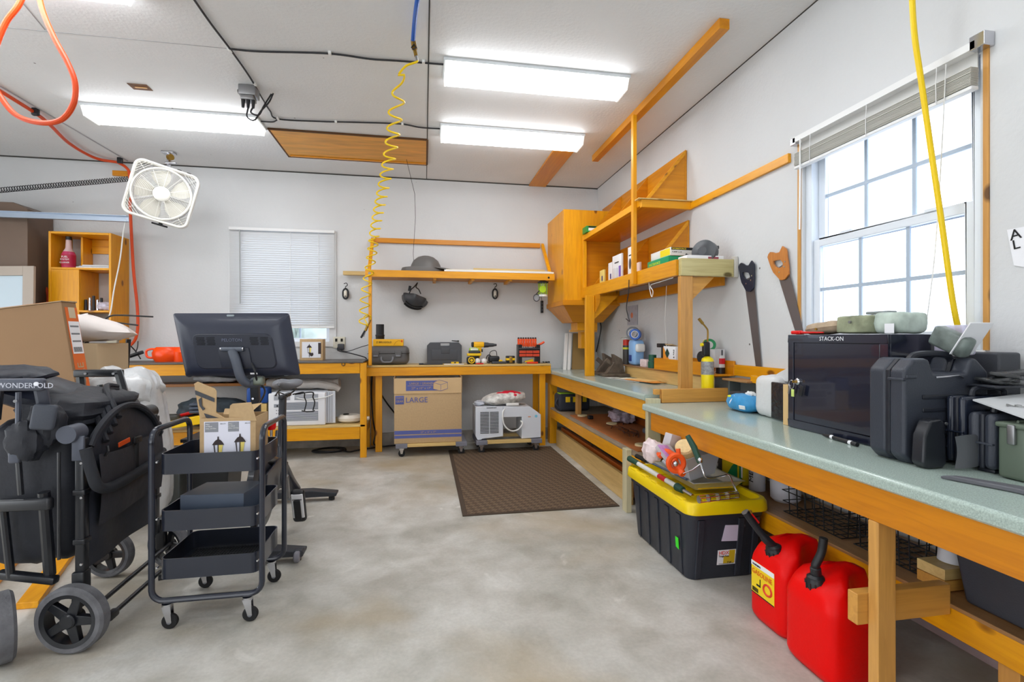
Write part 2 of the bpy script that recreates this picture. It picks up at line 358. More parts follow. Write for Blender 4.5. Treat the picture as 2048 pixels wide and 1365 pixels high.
sash(XW+.035, WZ0+.035, 1.80); sash(XW+.068, 1.76, WZ1-.035)
part(G(VIN).box((XW+.028, 1.75, 1.80), (XW+.04, 1.82, 1.812)).box((XW+.028, 2.2, 1.80), (XW+.04, 2.27, 1.812)), 'sash_locks', w1)
# painted casing, raw wood edge strips, sill
struct(G(WALL).box((XW-.006, WY0-.02, WZ0-.075), (XW+.004, WY1+.02, WZ0)).box((XW-.05, WY0-.045, WZ0-.028), (XW-.0, WY1+.02, WZ0-.005)), 'trim_7', bevel=.003)
g = G(NZ_); g.box((XW-.006, WY0-.032, WZ0), (XW+.01, WY0-.012, WZ1+.06)); struct(g, 'trim_8')
g = G(NZ_); g.box((XW-.006, WY1+.012, WZ0-.02), (XW+.01, WY1+.034, WZ1+.0)); struct(g, 'trim_9')
# raised blind on right window
BL = mat('blind_cream', (206, 204, 196), .5); BLW = mat('blind_white', (232, 232, 232), .45)
b = thing('window_blind', 'raised white slatted blind bunched at the top of the right window', 'blind', (XW-.03, 2.03, 2.2))
y0, y1 = 1.56, 2.515
part(G(BLW).box((XW-.05, y0, 2.37), (XW-.006, y1, 2.40)), 'headrail', b)
g = G(BL)
for i in range(17):
    z = 2.235+i*.0042; a = random.uniform(-.002, .002); g.box((XW-.052+a, y0+.012, z), (XW-.014+a, y1-.012, z+.0018))
part(g, 'slats', b)
part(G(BLW).box((XW-.05, y0+.01, 2.216), (XW-.016, y1-.01, 2.231)), 'bottom_rail', b, bevel=.003)
vg = G(mat('thin_valance', (206, 206, 204), .5, bump=(20, .1))); vg.box((XW-.008, y0+.02, 2.30), (XW-.004, y1-.02, 2.372)); part(vg, 'valance', b)
part(G(CHR).box((XW-.05, y0-.035, 2.365), (XW, y0+.02, 2.42)), 'bracket', b, bevel=.003, label='loose metal end bracket at near end'); part(G(CHR).box((XW-.05, y1-.02, 2.36), (XW, y1+.02, 2.40)), 'bracket', b, bevel=.003)
for y in (1.70, 2.03, 2.38): part(G(BLW).tube([(XW-.053, y, 2.37), (XW-.053, y+.004, 2.3), (XW-.056, y, 2.215)], .0018), 'ladder_cord', b)
part(G(WHT).cyl((XW-.055, 2.45, 2.37), (XW-.056, 2.455, 1.86), .0045), 'tilt_wand', b)
part(G(WHT).tube(spline([(XW-.057, 1.66, 2.36), (XW-.06, 1.675, 2.0), (XW-.062, 1.70, 1.6), (XW-.06, 1.735, 1.32)]), .0022), 'lift_cord', b)
# ---------------------------------------------------------------- back window
g = G(VIN); ya, yb = YB+.03, YB+.10
g.box((BX0, ya, BZ0), (BX0+.04, yb, BZ1)); g.box((BX1-.04, ya, BZ0), (BX1, yb, BZ1)); g.box((BX0+.04, ya, BZ0), (BX1-.04, yb, BZ0+.04)); g.box((BX0+.04, ya, BZ1-.04), (BX1-.04, yb, BZ1))
g.box((BX0+.04, ya+.01, 1.78), (BX1-.04, yb-.01, 1.82))
w2 = struct(g, 'window_2', bevel=.003)
part(G(PANE).box((BX0+.04, ya+.03, BZ0+.04), (BX1-.04, ya+.035, BZ1-.04)), 'pane', w2)
g = G(mat('grey_muntin', (190, 200, 210), .5))
for k in (1, 2): x = BX0+.04+(BX1-BX0-.08)*k/3; g.box((x-.009, ya+.02, BZ0+.04), (x+.009, ya+.045, BZ1-.04))
part(g, 'muntins', w2)
TRW = mat('trim_white', (216, 217, 218), .55)
g = G(TRW); g.box((BX0-.1, YB-.014, BZ0-.06), (BX0, YB, BZ1+.06)); g.box((BX1, YB-.014, BZ0-.06), (BX1+.075, YB, BZ1+.06)); g.box((BX0, YB-.014, BZ1), (BX1, YB, BZ1+.06)); g.box((BX0, YB-.014, BZ0-.06), (BX1, YB, BZ0))
struct(g, 'trim_10', bevel=.002)
b = thing('window_blind', 'lowered white slatted blind over the small window on the back wall', 'blind', (-1.54, YB-.04, 1.37))
x0, x1 = -2.105, -1.0
part(G(BLW).box((x0, YB-.055, 2.43), (x1, YB-.015, 2.462)), 'headrail', b, bevel=.003)
g = G(mat('blind_slat', (226, 227, 228), .4)); R = rot(math.radians(-55))
n = 42
for i in range(n): g.rbox(((x0+x1)/2, YB-.035, 1.385+i*(1.04/n)), (x1-x0-.01, .029, .0014), 0, 1, R)
part(g, 'slats', b, ang=.2)
part(G(BLW).box((x0+.002, YB-.05, 1.352), (x1-.002, YB-.022, 1.372)), 'bottom_rail', b, bevel=.003)
part(G(mat('cord_grey', (170, 172, 172), .5)).cyl((-1.99, YB-.06, 2.43), (-1.985, YB-.06, 1.62), .006), 'tilt_wand', b)
for x in (-1.47, -1.17): part(G(WHT).tube([(x, YB-.05, 2.43), (x, YB-.052, 1.37)], .0022), 'ladder_cord', b)
# ---------------------------------------------------------------- ceiling lamps
DIFF = mat('lamp_diffuser', (249, 252, 255), .4, emit=LAMP); FIX = mat('lamp_housing', (214, 218, 220), .4); ACR = mat('lamp_end', (236, 238, 236), .3, emit=.8)
def lamp(x0, x1, y0, y1, label):
    t = thing('ceiling_lamp', label, 'lamp', ((x0+x1)/2, (y0+y1)/2, ZC), 0, None)
    part(G(FIX).box((x0-.01, y0-.006, ZC-.022), (x1+.01, y1+.006, ZC)), 'housing', t, bevel=.002)
    c = .035; g = G(DIFF)
    g.hexa([(x0+.012, y0+c, ZC-.085), (x1-.012, y0+c, ZC-.085), (x1-.012, y1-c, ZC-.085), (x0+.012, y1-c, ZC-.085)], [(x0+.012, y0, ZC-.022), (x1-.012, y0, ZC-.022), (x1-.012, y1, ZC-.022), (x0+.012, y1, ZC-.022)])
    part(g, 'diffuser', t)
    for xa, xb in ((x0, x0+.012), (x1-.012, x1)):
        g = G(ACR); g.hexa([(xa, y0+c-.003, ZC-.09), (xb, y0+c-.003, ZC-.09), (xb, y1-c+.003, ZC-.09), (xa, y1-c+.003, ZC-.09)], [(xa, y0-.003, ZC-.022), (xb, y0-.003, ZC-.022), (xb, y1+.003, ZC-.022), (xa, y1+.003, ZC-.022)])
        part(g, 'end_cap', t)
    return t
lamp(.14, 1.44, 3.31, 3.56, 'long glowing ceiling light nearest the camera, right of the coiled hose')
lamp(.15, 1.45, 4.34, 4.59, 'long glowing ceiling light behind the nearest one, above the wide plank')
lamp(-2.69, -1.39, 4.46, 4.71, 'long glowing ceiling light at left beside the junction box')
lamp(-2.95, -1.55, 2.75, 3.0, 'long ceiling light cut off by the top left edge of the photo')
for (x, y) in ((.8, 1.6), (.8, -.6), (-2.1, .7), (-2.1, -1.2), (-4.0, 2.9)): lamp(x-.65, x+.65, y-.125, y+.125, 'added long ceiling light out of view, brightening the room').__setitem__('group', 'added ceiling lights out of view')  # unseen fixtures added to brighten the room evenly
# ================================================================ benches, shelves and lumber
def bd(name, par, a, b, mt, bev=.003, label=None): return part(G(mt).box(a, b), name, par, bevel=bev, label=label)
# ---- tall bench along the left of the back wall
t = thing('workbench', 'long yellow pine workbench under the back window with dark top and lower shelf', 'workbench', (-2.6, 5.6, 0))
bd('worktop', t, (-4.7, 5.29, .985), (-.62, YB-.001, 1.0), mat('dark_grey_top', (96, 92, 88), .5, nz=(9, .1)))
bd('front_rail', t, (-4.7, 5.30, .875), (-.655, 5.338, .984), PX)
for (x, y) in ((-.652, 5.3), (-4.6, 5.3), (-.67, 5.80)): bd('leg', t, (x, y, 0), (x+.064, y+.04, .984), PZ)
bd('shelf_rail', t, (-4.7, 5.30, .195), (-.655, 5.338, .32), PX)
bd('lower_shelf', t, (-4.7, 5.30, .321), (-.60, YB-.03, .345), LX)
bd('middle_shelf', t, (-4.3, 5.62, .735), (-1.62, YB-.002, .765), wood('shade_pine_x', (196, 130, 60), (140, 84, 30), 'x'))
bd('side_rail', t, (-.652, 5.34, .22), (-.61, 5.8, .31), PY)
part(G(BLK).tube([(-.83, 5.285, .985), (-.83, 5.28, .965), (-.815, 5.28, .955), (-.80, 5.28, .965), (-.80, 5.285, .985)], .004), 'hook', t)
# ---- lower bench in the middle
t = thing('workbench', 'yellow pine workbench in the middle with tools on top and two dollies below', 'workbench', (.42, 5.7, 0))
bd('worktop', t, (-.615, 5.485, .925), (1.435, YB-.001, .945), LX)
bd('front_rail', t, (-.615, 5.49, .83), (1.435, 5.528, .923), PX)
for (x, y) in ((-.52, 5.50), (1.31, 5.50), (-.60, 5.84), (1.31, 5.84)): bd('leg', t, (x, y+.03, 0), (x+.07, y+.058, .924), PZ)
# ---- hanging shelf above it
t = thing('wall_shelf', 'yellow pine shelf frame on the back wall above the tool bench', 'shelf', (.42, 5.7, 1.9))
bd('post', t, (-.586, 5.46, .947), (-.552, 5.498, 1.95), PZ)
bd('front_rail', t, (-.62, 5.455, 1.90), (1.47, 5.493, 1.975), PX)
bd('shelf_board', t, (-.61, 5.494, 1.915), (1.47, YB-.001, 1.935), OX)
bd('wall_rail', t, (-.60, YB-.035, 2.345), (1.40, YB-.001, 2.40), OX)
part(G(PY).hexa([(-.60, 5.50, 1.95), (-.565, 5.50, 1.95), (-.565, YB-.03, 2.35), (-.60, YB-.03, 2.35)], [(-.60, 5.50, 2.0), (-.565, 5.50, 2.0), (-.565, YB-.03, 2.40), (-.60, YB-.03, 2.40)]), 'side_arm', t, bevel=.003)
part(G(PY).hexa([(1.41, 5.50, 1.95), (1.445, 5.50, 1.95), (1.445, YB-.03, 2.35), (1.41, YB-.03, 2.35)], [(1.41, 5.50, 2.0), (1.445, 5.50, 2.0), (1.445, YB-.03, 2.40), (1.41, YB-.03, 2.40)]), 'side_arm', t, bevel=.003)
for x in (.1, .52, .95): bd('joist', t, (x, 5.494, 1.885), (x+.035, YB-.002, 1.915), PY)
part(G(STL).cyl((-.575, 5.457, 1.935), (-.575, 5.45, 1.935), .014), 'bolt', t); part(G(DGR).cyl((1.40, 5.457, 1.93), (1.40, 5.452, 1.93), .012), 'bolt', t)
# ---- right rear counter with shelf
ctop = mat('green_laminate', (168, 184, 176), .22, nz=(260, .22), coat=.3)
def counter(name, par, x0, y0, y1, z, h=.042):
    g = G(ctop); pts = []
    for k in range(7): a = math.pi/2*k/6; pts.append((x0+.014-.014*math.sin(a), y0, z-.014+.014*math.cos(a)))
    pts += [(x0, y0, z-h+.006), (x0+.006, y0, z-h), (XW-.002, y0, z-h), (XW-.002, y0, z)]
    return part(g.prism(pts, (0, y1-y0, 0)), name, par)
t = thing('workbench', 'rear wooden workbench on the right wall with pale green laminate counter', 'workbench', (1.8, 4.5, 0))
counter('countertop', t, 1.44, 3.07, YB-.002, .868)
bd('front_rail', t, (1.455, 3.09, .70), (1.49, 5.86, .824), PY)
bd('leg', t, (1.455, 5.62, 0), (1.545, 5.72, .70), PZ); bd('leg', t, (1.6, 5.0, .41), (1.64, 5.09, .82), NZ_)
bd('leg', t, (1.445, 3.02, 0), (1.535, 3.062, .845), TZ, label='pale bleached corner leg')
bd('shelf_rail', t, (1.455, 3.15, .315), (1.493, 5.60, .41), PY)
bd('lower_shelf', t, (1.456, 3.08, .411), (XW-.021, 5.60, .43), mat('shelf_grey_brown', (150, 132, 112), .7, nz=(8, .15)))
bd('short_leg', t, (1.415, 3.30, 0), (1.455, 3.375, .45), TZ, label='short pale leg standing against the shelf rail')
bd('end_rail', t, (1.54, 3.022, .70), (1.66, 3.06, .80), NX)
# boards stored on the floor below
for i, (z0, z1, x, mt, l) in enumerate(((0, .13, 1.50, LY, 'long pale board on edge on the floor under the rear bench, outermost'), (.0, .15, 1.56, RY, 'long red brown board on the floor behind the pale one under the rear bench'))):
    solo(G(mt).box((x, 3.45+.1*i, z0), (x+.035, 5.5, z1+.06)), 'lumber_board', l, 'board', bevel=.003)
solo(G(mat('grey_sheet', (150, 146, 140), .6, nz=(5, .1))).box((1.60, 3.4, .02), (2.1, 5.4, .05)), 'plywood_sheet', 'grey sheet lying low on the floor under the rear bench', 'sheet')
# ---- near counter
AY = wood('amber_pine_y', (216, 136, 6), (164, 88, 2), 'y')
t = thing('workbench', 'near wooden workbench on the right wall with green laminate counter and fuel cans below', 'workbench', (1.8, 1.6, 0))
counter('countertop', t, 1.405, -1.2, 3.02, .815)
bd('front_rail', t, (1.42, -1.2, .66), (1.458, 2.93, .772), AY)
bd('leg', t, (1.42, 1.335, 0), (1.458+.03, 1.373, .66), NZ_, bev=.004); bd('leg', t, (1.54, 3.068, 0), (1.62, 3.10, .66), NZ_); bd('leg', t, (1.42, -.6, 0), (1.458, -.56, .66), NZ_)
bd('stretcher', t, (1.382, 1.374, .315), (1.748, 1.412, .416), NX)
bd('shelf_rail', t, (1.75, -1.0, .243), (1.788, 2.98, .337), PY)
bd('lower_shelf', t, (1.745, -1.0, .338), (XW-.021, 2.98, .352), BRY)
bd('shelf_leg', t, (1.795, 1.21, .02), (1.855, 1.27, .337), NZ_); bd('foot_block', t, (1.77, 1.17, 0), (1.88, 1.30, .02), NX)
# step rail where the two counters meet
t = thing('step_rail', 'light pine beam lying across the end of the rear counter beside the yellow torch', 'beam')
bd('beam', t, (1.545, 3.02, .816), (2.10, 3.06, .905), NX); bd('end_block', t, (1.50, 3.03, .87), (1.535, 3.065, .905), NX)
# ---- right wall shelving
t = thing('wall_shelf', 'two tier yellow pine shelving on the right wall with a post to the ceiling', 'shelf', (1.9, 4.1, 1.7))
bd('ceiling_post', t, (1.665, 3.75, 1.68), (1.698, 3.79, 3.055), PZ)
bd('front_beam', t, (1.70, 3.13, 1.675), (1.738, 5.18, 1.785), PY)
bd('lower_board', t, (1.739, 3.13, 1.765), (XW-.002, 5.18, 1.785), OY)
bd('end_beam', t, (1.72, 3.09, 1.67), (XW-.03, 3.128, 1.79), TX, label='greenish pine end beam')
bd('end_plate', t, (XW-.028, 3.08, 1.665), (XW-.004, 3.125, 1.81), mat('grey_board', (200, 196, 188), .6))
bd('upper_beam', t, (1.70, 3.70, 2.30), (1.738, 5.16, 2.355), PY)
bd('upper_board', t, (1.739, 3.70, 2.30), (XW-.002, 5.16, 2.318), OY)
bd('end_rail', t, (1.70, 3.665, 2.285), (XW-.004, 3.70, 2.345), PX); bd('cap_strip', t, (1.67, 3.655, 2.347), (XW-.004, 3.73, 2.356), LX)
bd('under_beam', t, (2.08, 3.2, 1.62), (2.12, 5.1, 1.70), OY)
bd('side_panel', t, (1.75, 5.165, 1.785), (XW-.002, 5.185, 2.355), OX)
bd('side_post', t, (1.70, 5.12, 1.785), (1.74, 5.165, 2.30), PZ)
bd('corner_leg', t, (1.72, 3.10, .868), (1.812, 3.14, 1.67), NZ_, bev=.004)
bd('rear_leg', t, (1.56, 4.62, .868), (1.65, 4.66, 1.66), PZ, bev=.004)
part(G(OX).prism([(1.70, 4.6, 1.67), (1.70, 4.6, 1.60), (1.655, 4.6, 1.50), (1.655, 4.6, 1.67)], (0, .03, 0)), 'gusset', t)
part(G(PX).prism([(1.645, 4.64, 1.66), (1.90, 4.64, 1.66), (1.645, 4.64, 1.42)], (0, .025, 0)), 'gusset', t)
part(G(NX).prism([(1.815, 3.13, 1.668), (1.99, 3.13, 1.668), (1.815, 3.13, 1.50)], (0, .03, 0)), 'gusset', t)
# sloping upper bins: back board, slanted board, triangular ends
for (z0, z1, ya, xf, yb2) in ((2.318, 2.80, 3.76, 1.73, 5.68), (1.785, 2.21, 3.72, 1.78, 5.14)):
    part(G(OY).box((XW-.02, ya, z0+(.04 if z0 > 2 else 0)), (XW-.002, yb2, z1)), 'back_board', t, bevel=.002)
    for y in (ya, (ya+5.14)/2, 5.10): part(G(OX).prism([(XW-.021, y, z0), (XW-.021, y, z1-.01), (xf+.01, y, z0)], (0, .02, 0)), 'triangle_panel', t)
    part(G(PX).hexa([(xf-.005, ya-.012, z0), (xf+.03, ya-.012, z0), (XW-.02, ya-.012, z1-.04), (XW-.02, ya-.012, z1)], [(xf-.005, ya-.001, z0), (xf+.03, ya-.001, z0), (XW-.02, ya-.001, z1-.04), (XW-.02, ya-.001, z1)]), 'slant_edge', t)
bd('strip', t, (1.80, 3.74, 2.357), (XW-.03, 3.76, 2.385), NX)
# ---- corner cabinet with tapered hopper bottom
t = thing('corner_cabinet', 'amber pine cabinet hung in the back right corner with a tapered hopper bottom', 'cabinet', (1.83, 5.55, 1.2))
part(G(PZ).box((1.50, 5.19, 1.655), (XW-.002, YB-.002, 2.65)), 'body', t, bevel=.004)
part(G(OX).box((1.485, 5.175, 1.60), (XW-.002, YB-.002, 1.654)), 'base_rim', t, bevel=.003)
part(G(OX).hexa([(1.66, 5.38, 1.42), (2.02, 5.38, 1.42), (2.02, 5.80, 1.42), (1.66, 5.80, 1.42)], [(1.50, 5.19, 1.60), (XW-.01, 5.19, 1.60), (XW-.01, YB-.01, 1.60), (1.50, YB-.01, 1.60)]), 'hopper', t, bevel=.002)
part(G(PX).box((1.74, 5.45, 1.33), (1.98, 5.7, 1.42)), 'outlet_block', t, bevel=.002); part(G(NX).box((1.66, 5.46, 1.31), (1.98, 5.52, 1.335)), 'gate_board', t)
part(G(PZ).box((1.80, 5.5, 1.12), (1.95, 5.62, 1.33)), 'outlet_chute', t, bevel=.002)
# ---- boards fixed to the ceiling
solo(G(OY).box((1.262, 4.60, ZC-.022), (1.47, YB-.01, ZC-.002)), 'ceiling_plank', 'wide knotty orange plank fixed to the ceiling behind the second light', 'plank', bevel=.002)
solo(G(OY).box((1.70, 2.62, ZC-.062), (1.765, 4.84, ZC-.001)), 'ceiling_batten', 'long narrow wooden batten fixed to the ceiling near the right wall', 'batten', bevel=.002)
solo(G(PY).box((XW-.022, 2.585, 2.288), (XW-.001, 3.695, 2.342)), 'wall_batten', 'knotty pine batten on the right wall between shelving and window', 'batten', bevel=.002)
solo(G(PY).box((XW-.022, 2.3, .985), (XW-.001, 3.32, 1.06)), 'wall_batten', 'low pine batten on the right wall below the two hand saws', 'batten', bevel=.002)
# ---- attic hatch
t = thing('attic_hatch', 'orange plywood attic hatch in the ceiling above the back window', 'hatch', (-.67, 5.04, ZC))
g = G(mat('hatch_ply', (228, 162, 62), .5, nz=(7, .2, (.35, 2.2, 1)))); g.box((-1.36, 4.72, ZC-.012), (.022, 5.38, ZC-.001)); part(g, 'panel', t)
for a, b_ in (((-1.375, 4.70), (.03, 4.72)), ((-1.375, 5.38), (.03, 5.40)), ((-1.375, 4.72), (-1.36, 5.38)), ((.022, 4.72), (.04, 5.38))): bd('frame_strip', t, (*a, ZC-.016), (*b_, ZC), mat('hatch_recess_shade', (92, 58, 26), .7))  # frame coloured dark as recess shade; the panel itself sits flush
bd('frame_rail', t, (-1.34, 5.33, ZC-.022), (.02, 5.36, ZC-.013), OX)
part(G(DGR).tube([(-.18, 5.25, ZC-.013), (-.1, 5.5, ZC-.3), (-.095, 5.66, 2.6), (-.12, 5.68, 2.2), (-.11, 5.68, 2.03)], .0022), 'pull_wire', t)
part(G(BRS).cyl((-.11, 5.68, 2.03), (-.11, 5.68, 1.995), .028, .02).m(BLK).cyl((-.11, 5.68, 2.012), (-.11, 5.68, 2.0), .045), 'wire_end', t)
# small opening in the ceiling at left
t = thing('ceiling_hole', 'small rectangular cut out in the ceiling with bare wood showing', 'hole', (-2.08, 4.1, ZC))
part(G(mat('bare_wood_dark', (112, 76, 50), .8, nz=(20, .3))).box((-2.15, 4.06, ZC-.004), (-2.02, 4.15, ZC-.0005)), 'opening', t)
part(G(NX).box((-2.12, 4.10, ZC-.007), (-2.04, 4.115, ZC-.004)), 'wood_backing', t)
# ---- lumber stub behind the coil
solo(G(LX).box((-.90, 5.80, 1.955), (-.625, 5.86, 2.0)), 'lumber_offcut', 'grooved pale offcut of lumber sticking out left of the wall shelf', 'board', bevel=.004)
# ---- cubby shelf unit at left
t = thing('cubby_shelf', 'orange pine cubby shelf unit on the back wall at left with bottle inside', 'shelf', (-3.37, 5.75, 1.17))
x0, x1, y0, y1, z0, z1 = -3.65, -3.10, 5.59, YB-.002, 1.17, 2.30
bd('side_panel', t, (x1-.022, y0, z0), (x1, y1, z1), PZ); bd('side_panel', t, (x0, y0, z0), (x0+.022, y1, z1), PZ)
bd('top', t, (x0+.022, y0, z1-.022), (x1-.022, y1, z1), PX); bd('middle_shelf', t, (x0+.022, y0, 1.925), (x1-.022, y1, 1.945), PX)
bd('lower_shelf', t, (x0+.022, y0, 1.50), (x1-.022, y1, 1.52), PX)
bd('front_panel', t, (x0+.022, y0+.002, 1.40), (-3.385, y0+.02, 1.924), PZ); bd('divider', t, (-3.405, y0+.021, 1.521), (-3.385, y1, 1.924), PZ)
bd('divider', t, (-3.46, y0+.15, 1.946), (-3.44, y1, 2.277), PZ); bd('back_rail', t, (-3.44, y1-.02, 2.13), (x1-.022, y1, 2.277), PX)
# outlet box below the cubby
t = thing('wall_outlet', 'grey outlet box at the foot of the cubby shelf side', 'outlet', (-3.08, 5.85, 1.2))
part(G(mat('outlet_grey', (176, 168, 150), .5)).rbox((-3.065, 5.555, 1.22), (.09, .05, .1), .006), 'box', t); part(G(mat('outlet_ivory', (210, 206, 190), .4)).rbox((-3.03, 5.57, 1.25), (.05, .07, .06), .01), 'plug', t)
# ---- rubber mat
t = thing('floor_mat', 'brown ribbed rubber mat on the concrete floor in front of the middle bench', 'mat', (.84, 4.4, 0))
def matmat():
    m = mat('brown_mat', (98, 78, 60), .75); nt = m.node_tree; N = nt.nodes; L = nt.links; b = N['Principled BSDF']
    tc = N.new('ShaderNodeTexCoord'); mp = N.new('ShaderNodeMapping'); mp.inputs['Rotation'].default_value = (0, 0, .55); L.new(tc.outputs['Object'], mp.inputs[0])
    ck = N.new('ShaderNodeTexChecker'); ck.inputs['Scale'].default_value = 26; L.new(mp.outputs[0], ck.inputs['Vector'])
    ck.inputs['Color1'].default_value = lin((112, 92, 72)); ck.inputs['Color2'].default_value = lin((88, 70, 54))
    wv = N.new('ShaderNodeTexWave'); wv.inputs['Scale'].default_value = 16; L.new(mp.outputs[0], wv.inputs['Vector'])
    mx = N.new('ShaderNodeMix'); mx.data_type = 'RGBA'; mx.blend_type = 'MULTIPLY'; mx.inputs['Factor'].default_value = .25; L.new(ck.outputs[0], mx.inputs['A']); L.new(wv.outputs[0], mx.inputs['B']); L.new(mx.outputs['Result'], b.inputs['Base Color'])
    bp = N.new('ShaderNodeBump'); bp.inputs['Strength'].default_value = .5; bp.inputs['Distance'].default_value = .006; L.new(ck.outputs['Fac'], bp.inputs['Height']); L.new(bp.outputs[0], b.inputs['Normal']); return m
part(G(matmat()).box((.30, 3.46, .001), (1.41, 5.43, .009)), 'field', t)
g = G(mat('mat_edge', (70, 56, 44), .7))
for a, b_ in (((.265, 3.435), (1.42, 3.46)), ((.265, 5.43), (1.42, 5.455)), ((.265, 3.46), (.30, 5.43)), ((1.41, 3.46), (1.42, 5.43))): g.box((*a, .001), (*b_, .007))
part(g, 'border', t)
# ================================================================ ceiling cables, hoses, box
def cpt(*pp, z=ZC-.012): return [atz(x, y, z) for x, y in pp]
CAB = mat('black_cable', (38, 38, 42), .5)
t = thing('ceiling_cable', 'black cable stapled across the ceiling from the junction box to the lights', 'cable', (-1.25, 3.5, ZC))
g = G(CAB); g.tube(spline(cpt((375, -20), (420, 45), (460, 98), (500, 155), (520, 190), (540, 222), (556, 238), (640, 243), (720, 245), (800, 248), (840, 255), (884, 258))), .0065); part(g, 'main_run', t)
part(G(CAB).tube(spline(cpt((460, 98), (520, 103), (655, 107), (740, 118), (800, 122), (888, 129))), .0065), 'branch_run', t)
part(G(CAB).tube(spline(cpt((522, 243), (545, 244), (554, 240))), .006), 'short_lead', t)
for p in ((460, 100), (660, 107), (847, 124), (556, 237), (672, 244), (805, 249), (510, 168), (537, 204)):
    c = atz(*p, ZC-.01); part(G(WHT).rbox(c, (.02, .035, .02), .004), 'cable_clip', t)
t = thing('junction_box', 'metal junction box on the ceiling with tangled plugs hanging under it', 'junction box', tuple(atz(498, 188, ZC)))
c = atz(498, 185, ZC-.04); part(G(STL).rbox(c, (.12, .10, .075), .006), 'box', t)
part(G(STL).rbox(c+V((.0, -.01, -.055)), (.09, .08, .035), .006), 'cover', t)
for k in range(3): part(G(BLK).cyl(c+V((-.03+.035*k, -.03, -.07)), c+V((-.03+.035*k, -.035, -.13)), .014, .009), 'plug', t)
part(G(CAB).tube(spline([c+V((.005, -.035, -.13)), c+V((.0, -.04, -.2)), c+V((.05, -.04, -.22)), c+V((.09, -.02, -.14)), c+V((.14, 0, -.06)), c+V((.16, .03, .02))]), .006), 'cord', t)
part(G(CAB).tube(spline([c+V((.04, -.035, -.12)), c+V((.03, -.05, -.17)), c+V((.08, -.04, -.18)), c+V((.11, -.02, -.1)), c+V((.15, 0.02, .01))]), .006), 'cord', t)
part(G(BLK).cyl(c+V((-.06, 0, 0)), c+V((-.075, 0, 0)), .016), 'knockout', t)
# coiled yellow air hose on a blue line
def path_at(P, t):
    t *= len(P)-1; i = min(int(t), len(P)-2); return P[i].lerp(P[i+1], t-i)
key = [(806, 150, 3.05), (796, 190, 3.2), (783, 290, 3.7), (768, 370, 4.2), (752, 450, 4.75), (742, 520, 5.15), (731, 590, 5.22), (727, 652, 5.22)]
C = spline([atd(*k) for k in key], 20)
lens = [0]
for a, b_ in zip(C, C[1:]): lens.append(lens[-1]+(b_-a).length)
turns = 23; pts = []; NN = turns*22
for i in range(NN+1):
    u = i/NN; s = u**.82*lens[-1]   # looser near the top
    s = (u*.55+.45*(1-(1-u)**1.0))*lens[-1] if False else s
    j = max(1, next(k for k, l in enumerate(lens) if l >= s-1e-9)); f = (s-lens[j-1])/(lens[j]-lens[j-1]+1e-9); p = C[j-1].lerp(C[j], min(1, f))
    dirn = (C[min(j+3, len(C)-1)]-C[max(j-4, 0)]).normalized(); a = dirn.orthogonal().normalized(); w = dirn.cross(a)
    r = .048*min(1, i/20+.2); th = 2*math.pi*turns*u
    pts.append(p+Rt*math.cos(th)*r+V((0, 0, 1)).cross(Rt)*math.sin(th)*r*.95+V((0, 0, 1))*math.sin(th)*r*(.55 if u < .62 else .12))
t = thing('air_hose', 'coiled yellow air hose hanging from a blue line in front of the ceiling', 'hose', tuple(atd(830, 100, 3.0)))
HY_ = mat('yellow_hose', (244, 206, 10), .35); top = atd(834, 118, 3.02)
g = G(HY_).tube(spline([top, atd(833, 124, 3.02), atd(812, 132, 3.02), atd(796, 150, 3.04)], 6)+pts, .0068, 8)
e = atd(738, 640, 5.25); g.tube(spline([pts[-1], atd(728, 634, 5.22), atd(741, 632, 5.25), atd(741, 640, 5.27)], 6), .0055, 8); part(g, 'coil', t)
part(G(BLU).tube(spline([atd(842, -40, 2.5), atd(834, 5, 2.62), atd(829, 45, 2.85), atd(826, 82, 3.0)]), .013, 10), 'blue_line', t)
g = G(BRS).cyl(atd(826, 80, 3.0), atd(829, 98, 3.0), .014, .017).cyl(atd(829, 98, 3.0), atd(832, 112, 3.0), .011).m(STL).cyl(atd(832, 110, 3.0), atd(834, 120, 3.02), .009); part(g, 'coupling', t)
part(G(BLK).tube([atd(823, 95, 2.98), atd(828, 88, 2.98), atd(833, 95, 2.98), atd(826, 99, 2.98)], .004, closed=True), 'clip', t)
part(G(BRS).cyl(atd(741, 640, 5.27), atd(733, 658, 5.27), .008).cyl(atd(735, 652, 5.27), atd(731, 662, 5.27), .014).m(BLK).cyl(atd(730, 662, 5.27), atd(722, 676, 5.27), .011).m(STL).cyl(atd(731, 662, 5.27), atd(727, 674, 5.27), .006), 'blow_gun', t)
# straight yellow hose at right
t = thing('yellow_hose', 'straight yellow air hose hanging down in front of the right window', 'hose', (1.95, 1.7, .95))
part(G(HY_).tube(spline([atd(1822, -60, 1.95), atd(1828, 60, 1.97), atd(1842, 160, 1.99), atd(1862, 300, 2.0), atd(1884, 450, 2.0), atd(1905, 600, 2.0), atd(1922, 680, 2.0), atd(1945, 760, 2.0)], 6), .0105, 10), 'hose', t)
